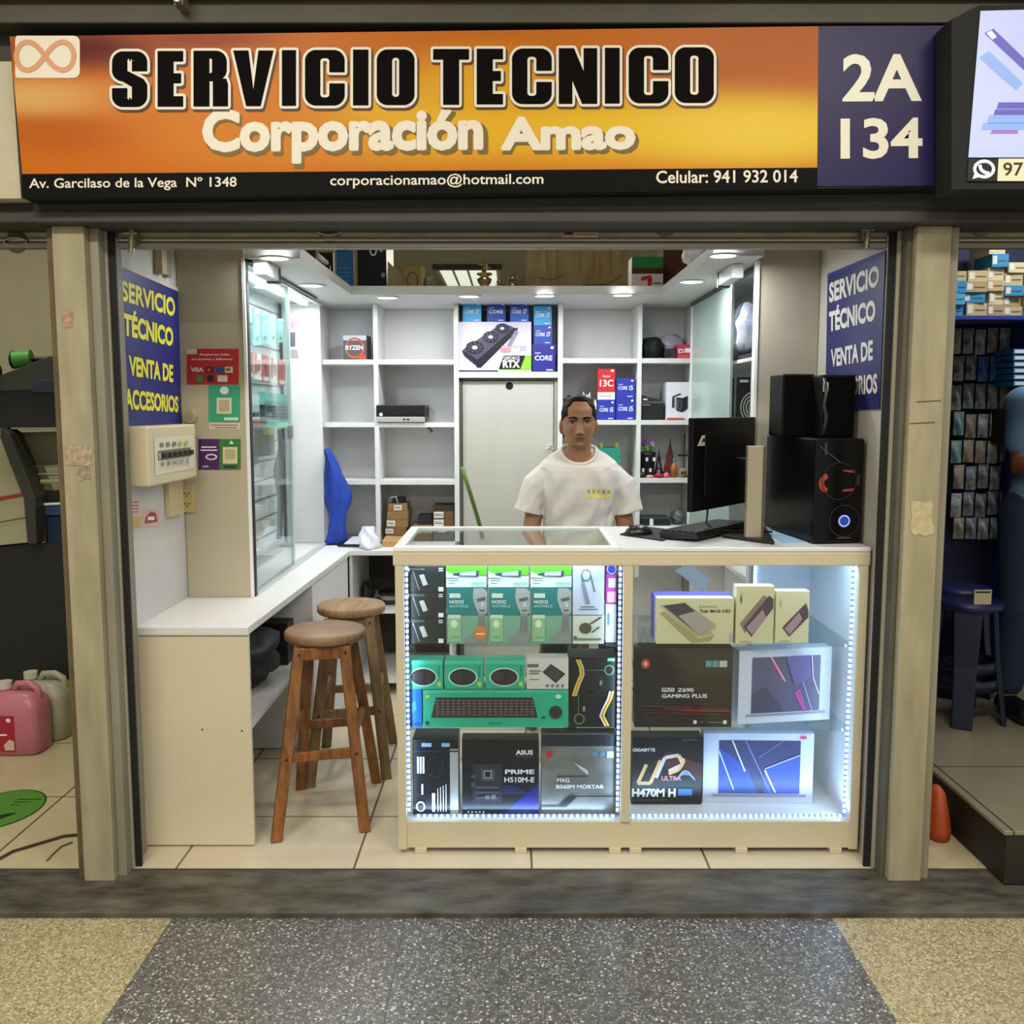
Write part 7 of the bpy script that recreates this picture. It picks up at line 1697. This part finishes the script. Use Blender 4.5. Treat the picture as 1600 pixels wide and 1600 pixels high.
# plastic stools
NB = mat('#131b4a', .4); NB2 = mat('#0d1230', .4)
def pstool(cx, cy, h, r, lb, z0, rot=0):
    t = thing('plastic_stool', lb, 'stool', (cx, cy, z0)); M = Matrix.Translation(V((cx, cy, z0))) @ Matrix.Rotation(rot, 4, 'Z')
    mb = MB(M); mb.lathe([(0, h-.03), (r*.9, h-.035), (r, h-.03), (r, h-.008), (r*.94, h), (0, h)], (0, 0, 0), NB, 36); mb.build('seat', t)
    for k in range(4):
        a = PI/4+k*PI/2; c_, s_ = math.cos(a), math.sin(a); mb = MB(M); tx, ty = -s_, c_
        pts = []
        for q, wz, z in ((r*.82, .055, h-.03), (r*.95, .045, h*.5), (r*1.22, .04, 0)):
            pts.append([(c_*q+tx*wz, s_*q+ty*wz, z), (c_*q-tx*wz, s_*q-ty*wz, z), (c_*(q-.02)-tx*wz, s_*(q-.02)-ty*wz, z), (c_*(q-.02)+tx*wz, s_*(q-.02)+ty*wz, z)])
        mb.loft(pts, NB2, smooth=False); mb.build('leg', t, .004)
    for z, q in ((h*.42, .98), (h*.28, 1.05)):
        mb = MB(M); mb.lathe([(r*q-.03, z), (r*q-.012, z), (r*q-.012, z+.05), (r*q-.03, z+.05), (r*q-.03, z)], (0, 0, 0), NB2, 4 if False else 32); mb.build('ring', t)
    return t, M
zp = .181
t, M = pstool(PY(1517, 900, 3.95).x, 3.95, .52, .135, 'dark navy plastic stool with a pale sticker in the right shop', zp, .3)
p = PY(1533, 932, 3.82); mb = MB(); mb.box(p.x-.035, 3.805, p.z-.03, p.x+.035, 3.81, p.z+.03, mat('#a9a48a', .6)); mb.box(p.x-.03, 3.803, p.z+.018, p.x+.03, 3.805, p.z+.024, BLACK); mb.build('sticker', t)
t, M = pstool(PY(1505, 870, 4.35).x, 4.35, .50, .13, 'second dark navy plastic stool behind the one with the sticker', zp, .1)
mb = MB(); p = PZ(1462, 1308, 0); rings = []
for z, r_ in ((0, .07), (.04, .075), (.10, .06), (.16, .04), (.18, .015)):
    rings.append([V((1.50+(r_*(1+.08*math.cos(9*k*PI/12)))*math.cos(k*PI/12)*.6, 3.22+r_*math.sin(k*PI/12), .001+z)) for k in range(24)])
mb.loft(rings, mat('#b04a22', .6)); tag(mb.build('orange_bag'), 'ribbed orange bag on the floor behind the right pillar', 'bag')
# partly hidden person at the right edge
ps = thing('person', 'person in a light blue t-shirt and dark trousers cut off by the right edge', 'person', (2.33, 4.0, zp))
sk = mat('#6a4632', .55); YQ = 4.0
def Q(px, py, dy=0): return PY(px, py, YQ+dy)
zf = zp+.001
hipx = Q(1625, 900).x
mb = MB()
hip = V((hipx, YQ, zf+.92)); chest = V((hipx+.06, YQ, zf+1.22)); nk = V((hipx+.17, YQ-.02, zf+1.43))
mb.capsule(hip, chest, .13, .14, sk, 18); mb.capsule(chest, nk, .12, .06, sk, 18); mb.capsule(nk, nk+V((.05, -.02, .08)), .055, .05, sk, 14)
mb.ell(nk+V((.09, -.03, .18)), (.078, .095, .115), sk, 20, 14); mb.ell(nk+V((.09, -.13, .17)), (.012, .02, .016), sk, 10, 8)
for s in (-1, 1):
    sh = chest+V((s*.17, 0, .12)); el = sh+V((s*.03-.0, -.05, -.26)) ; wr = el+V((.05, -.22, .02)); mb.capsule(chest+V((0, 0, .1)), sh, .07, .06, sk, 14); mb.capsule(sh, el, .05, .038, sk, 14); mb.capsule(el, wr, .038, .028, sk, 14); mb.ell(wr+V((.02, -.05, 0)), (.04, .045, .018), sk, 12, 8)
    for k in range(4): mb.capsule(wr+V((-.01+k*.02, -.08, 0)), wr+V((-.01+k*.022, -.13, -.01)), .0095, .008, sk, 8)
    mb.capsule(wr+V((.0, -.03, 0)), wr+V((-.035, -.07, -.005)), .011, .009, sk, 8)
    kn = V((hipx+s*.10, YQ-.03, zf+.48)); mb.capsule(hip+V((s*.08, 0, -.03)), kn, .09, .06, sk, 14); mb.capsule(kn, V((kn.x, YQ+.02, zf+.09)), .055, .04, sk, 14); mb.capsule(V((kn.x, YQ+.03, zf+.045)), V((kn.x, YQ-.12, zf+.035)), .042, .034, sk, 12)
remesh(mb, 'body', ps, .009, 3)
mb = MB(); m_ = mat('#5f83a8', .8, noise=.25, scale=6, bump=.2); mb.capsule(hip+V((0, 0, -.02)), chest, .148, .158, m_, 22); mb.capsule(chest, nk+V((-.01, 0, -.04)), .145, .075, m_, 20)
for s in (-1, 1): sh = chest+V((s*.17, 0, .12)); mb.capsule(chest+V((0, 0, .1)), sh, .085, .078, m_, 16); mb.capsule(sh, sh+V((s*.02, -.03, -.15)), .07, .066, m_, 16)
remesh(mb, 'shirt', ps, .010, 2)
mb = MB(); m_ = mat('#101f36', .85)
mb.capsule(hip+V((-.05, 0, -.06)), hip+V((.05, 0, -.06)), .125, .125, m_, 18)
for s in (-1, 1): kn = V((hipx+s*.10, YQ-.03, zf+.48)); mb.capsule(hip+V((s*.08, 0, -.04)), kn, .108, .078, m_, 16); mb.capsule(kn, V((kn.x, YQ+.02, zf+.14)), .075, .062, m_, 16)
remesh(mb, 'trousers', ps, .012, 2)
for s in (-1, 1): mb = MB(); mb.capsule(V((hipx+s*.10, YQ+.03, zf+.048)), V((hipx+s*.10, YQ-.14, zf+.044)), .048, .044, BLACK, 14); mb.build('shoe', ps)
mb = MB(); mb.ell(nk+V((.09, -.015, .20)), (.086, .100, .105), HAIR, 20, 14); mb.v = [p if p.z > nk.z+.17 or p.y > nk.y-.02 else V((p.x, nk.y, p.z)) for p in mb.v]; mb.build('hair', ps)
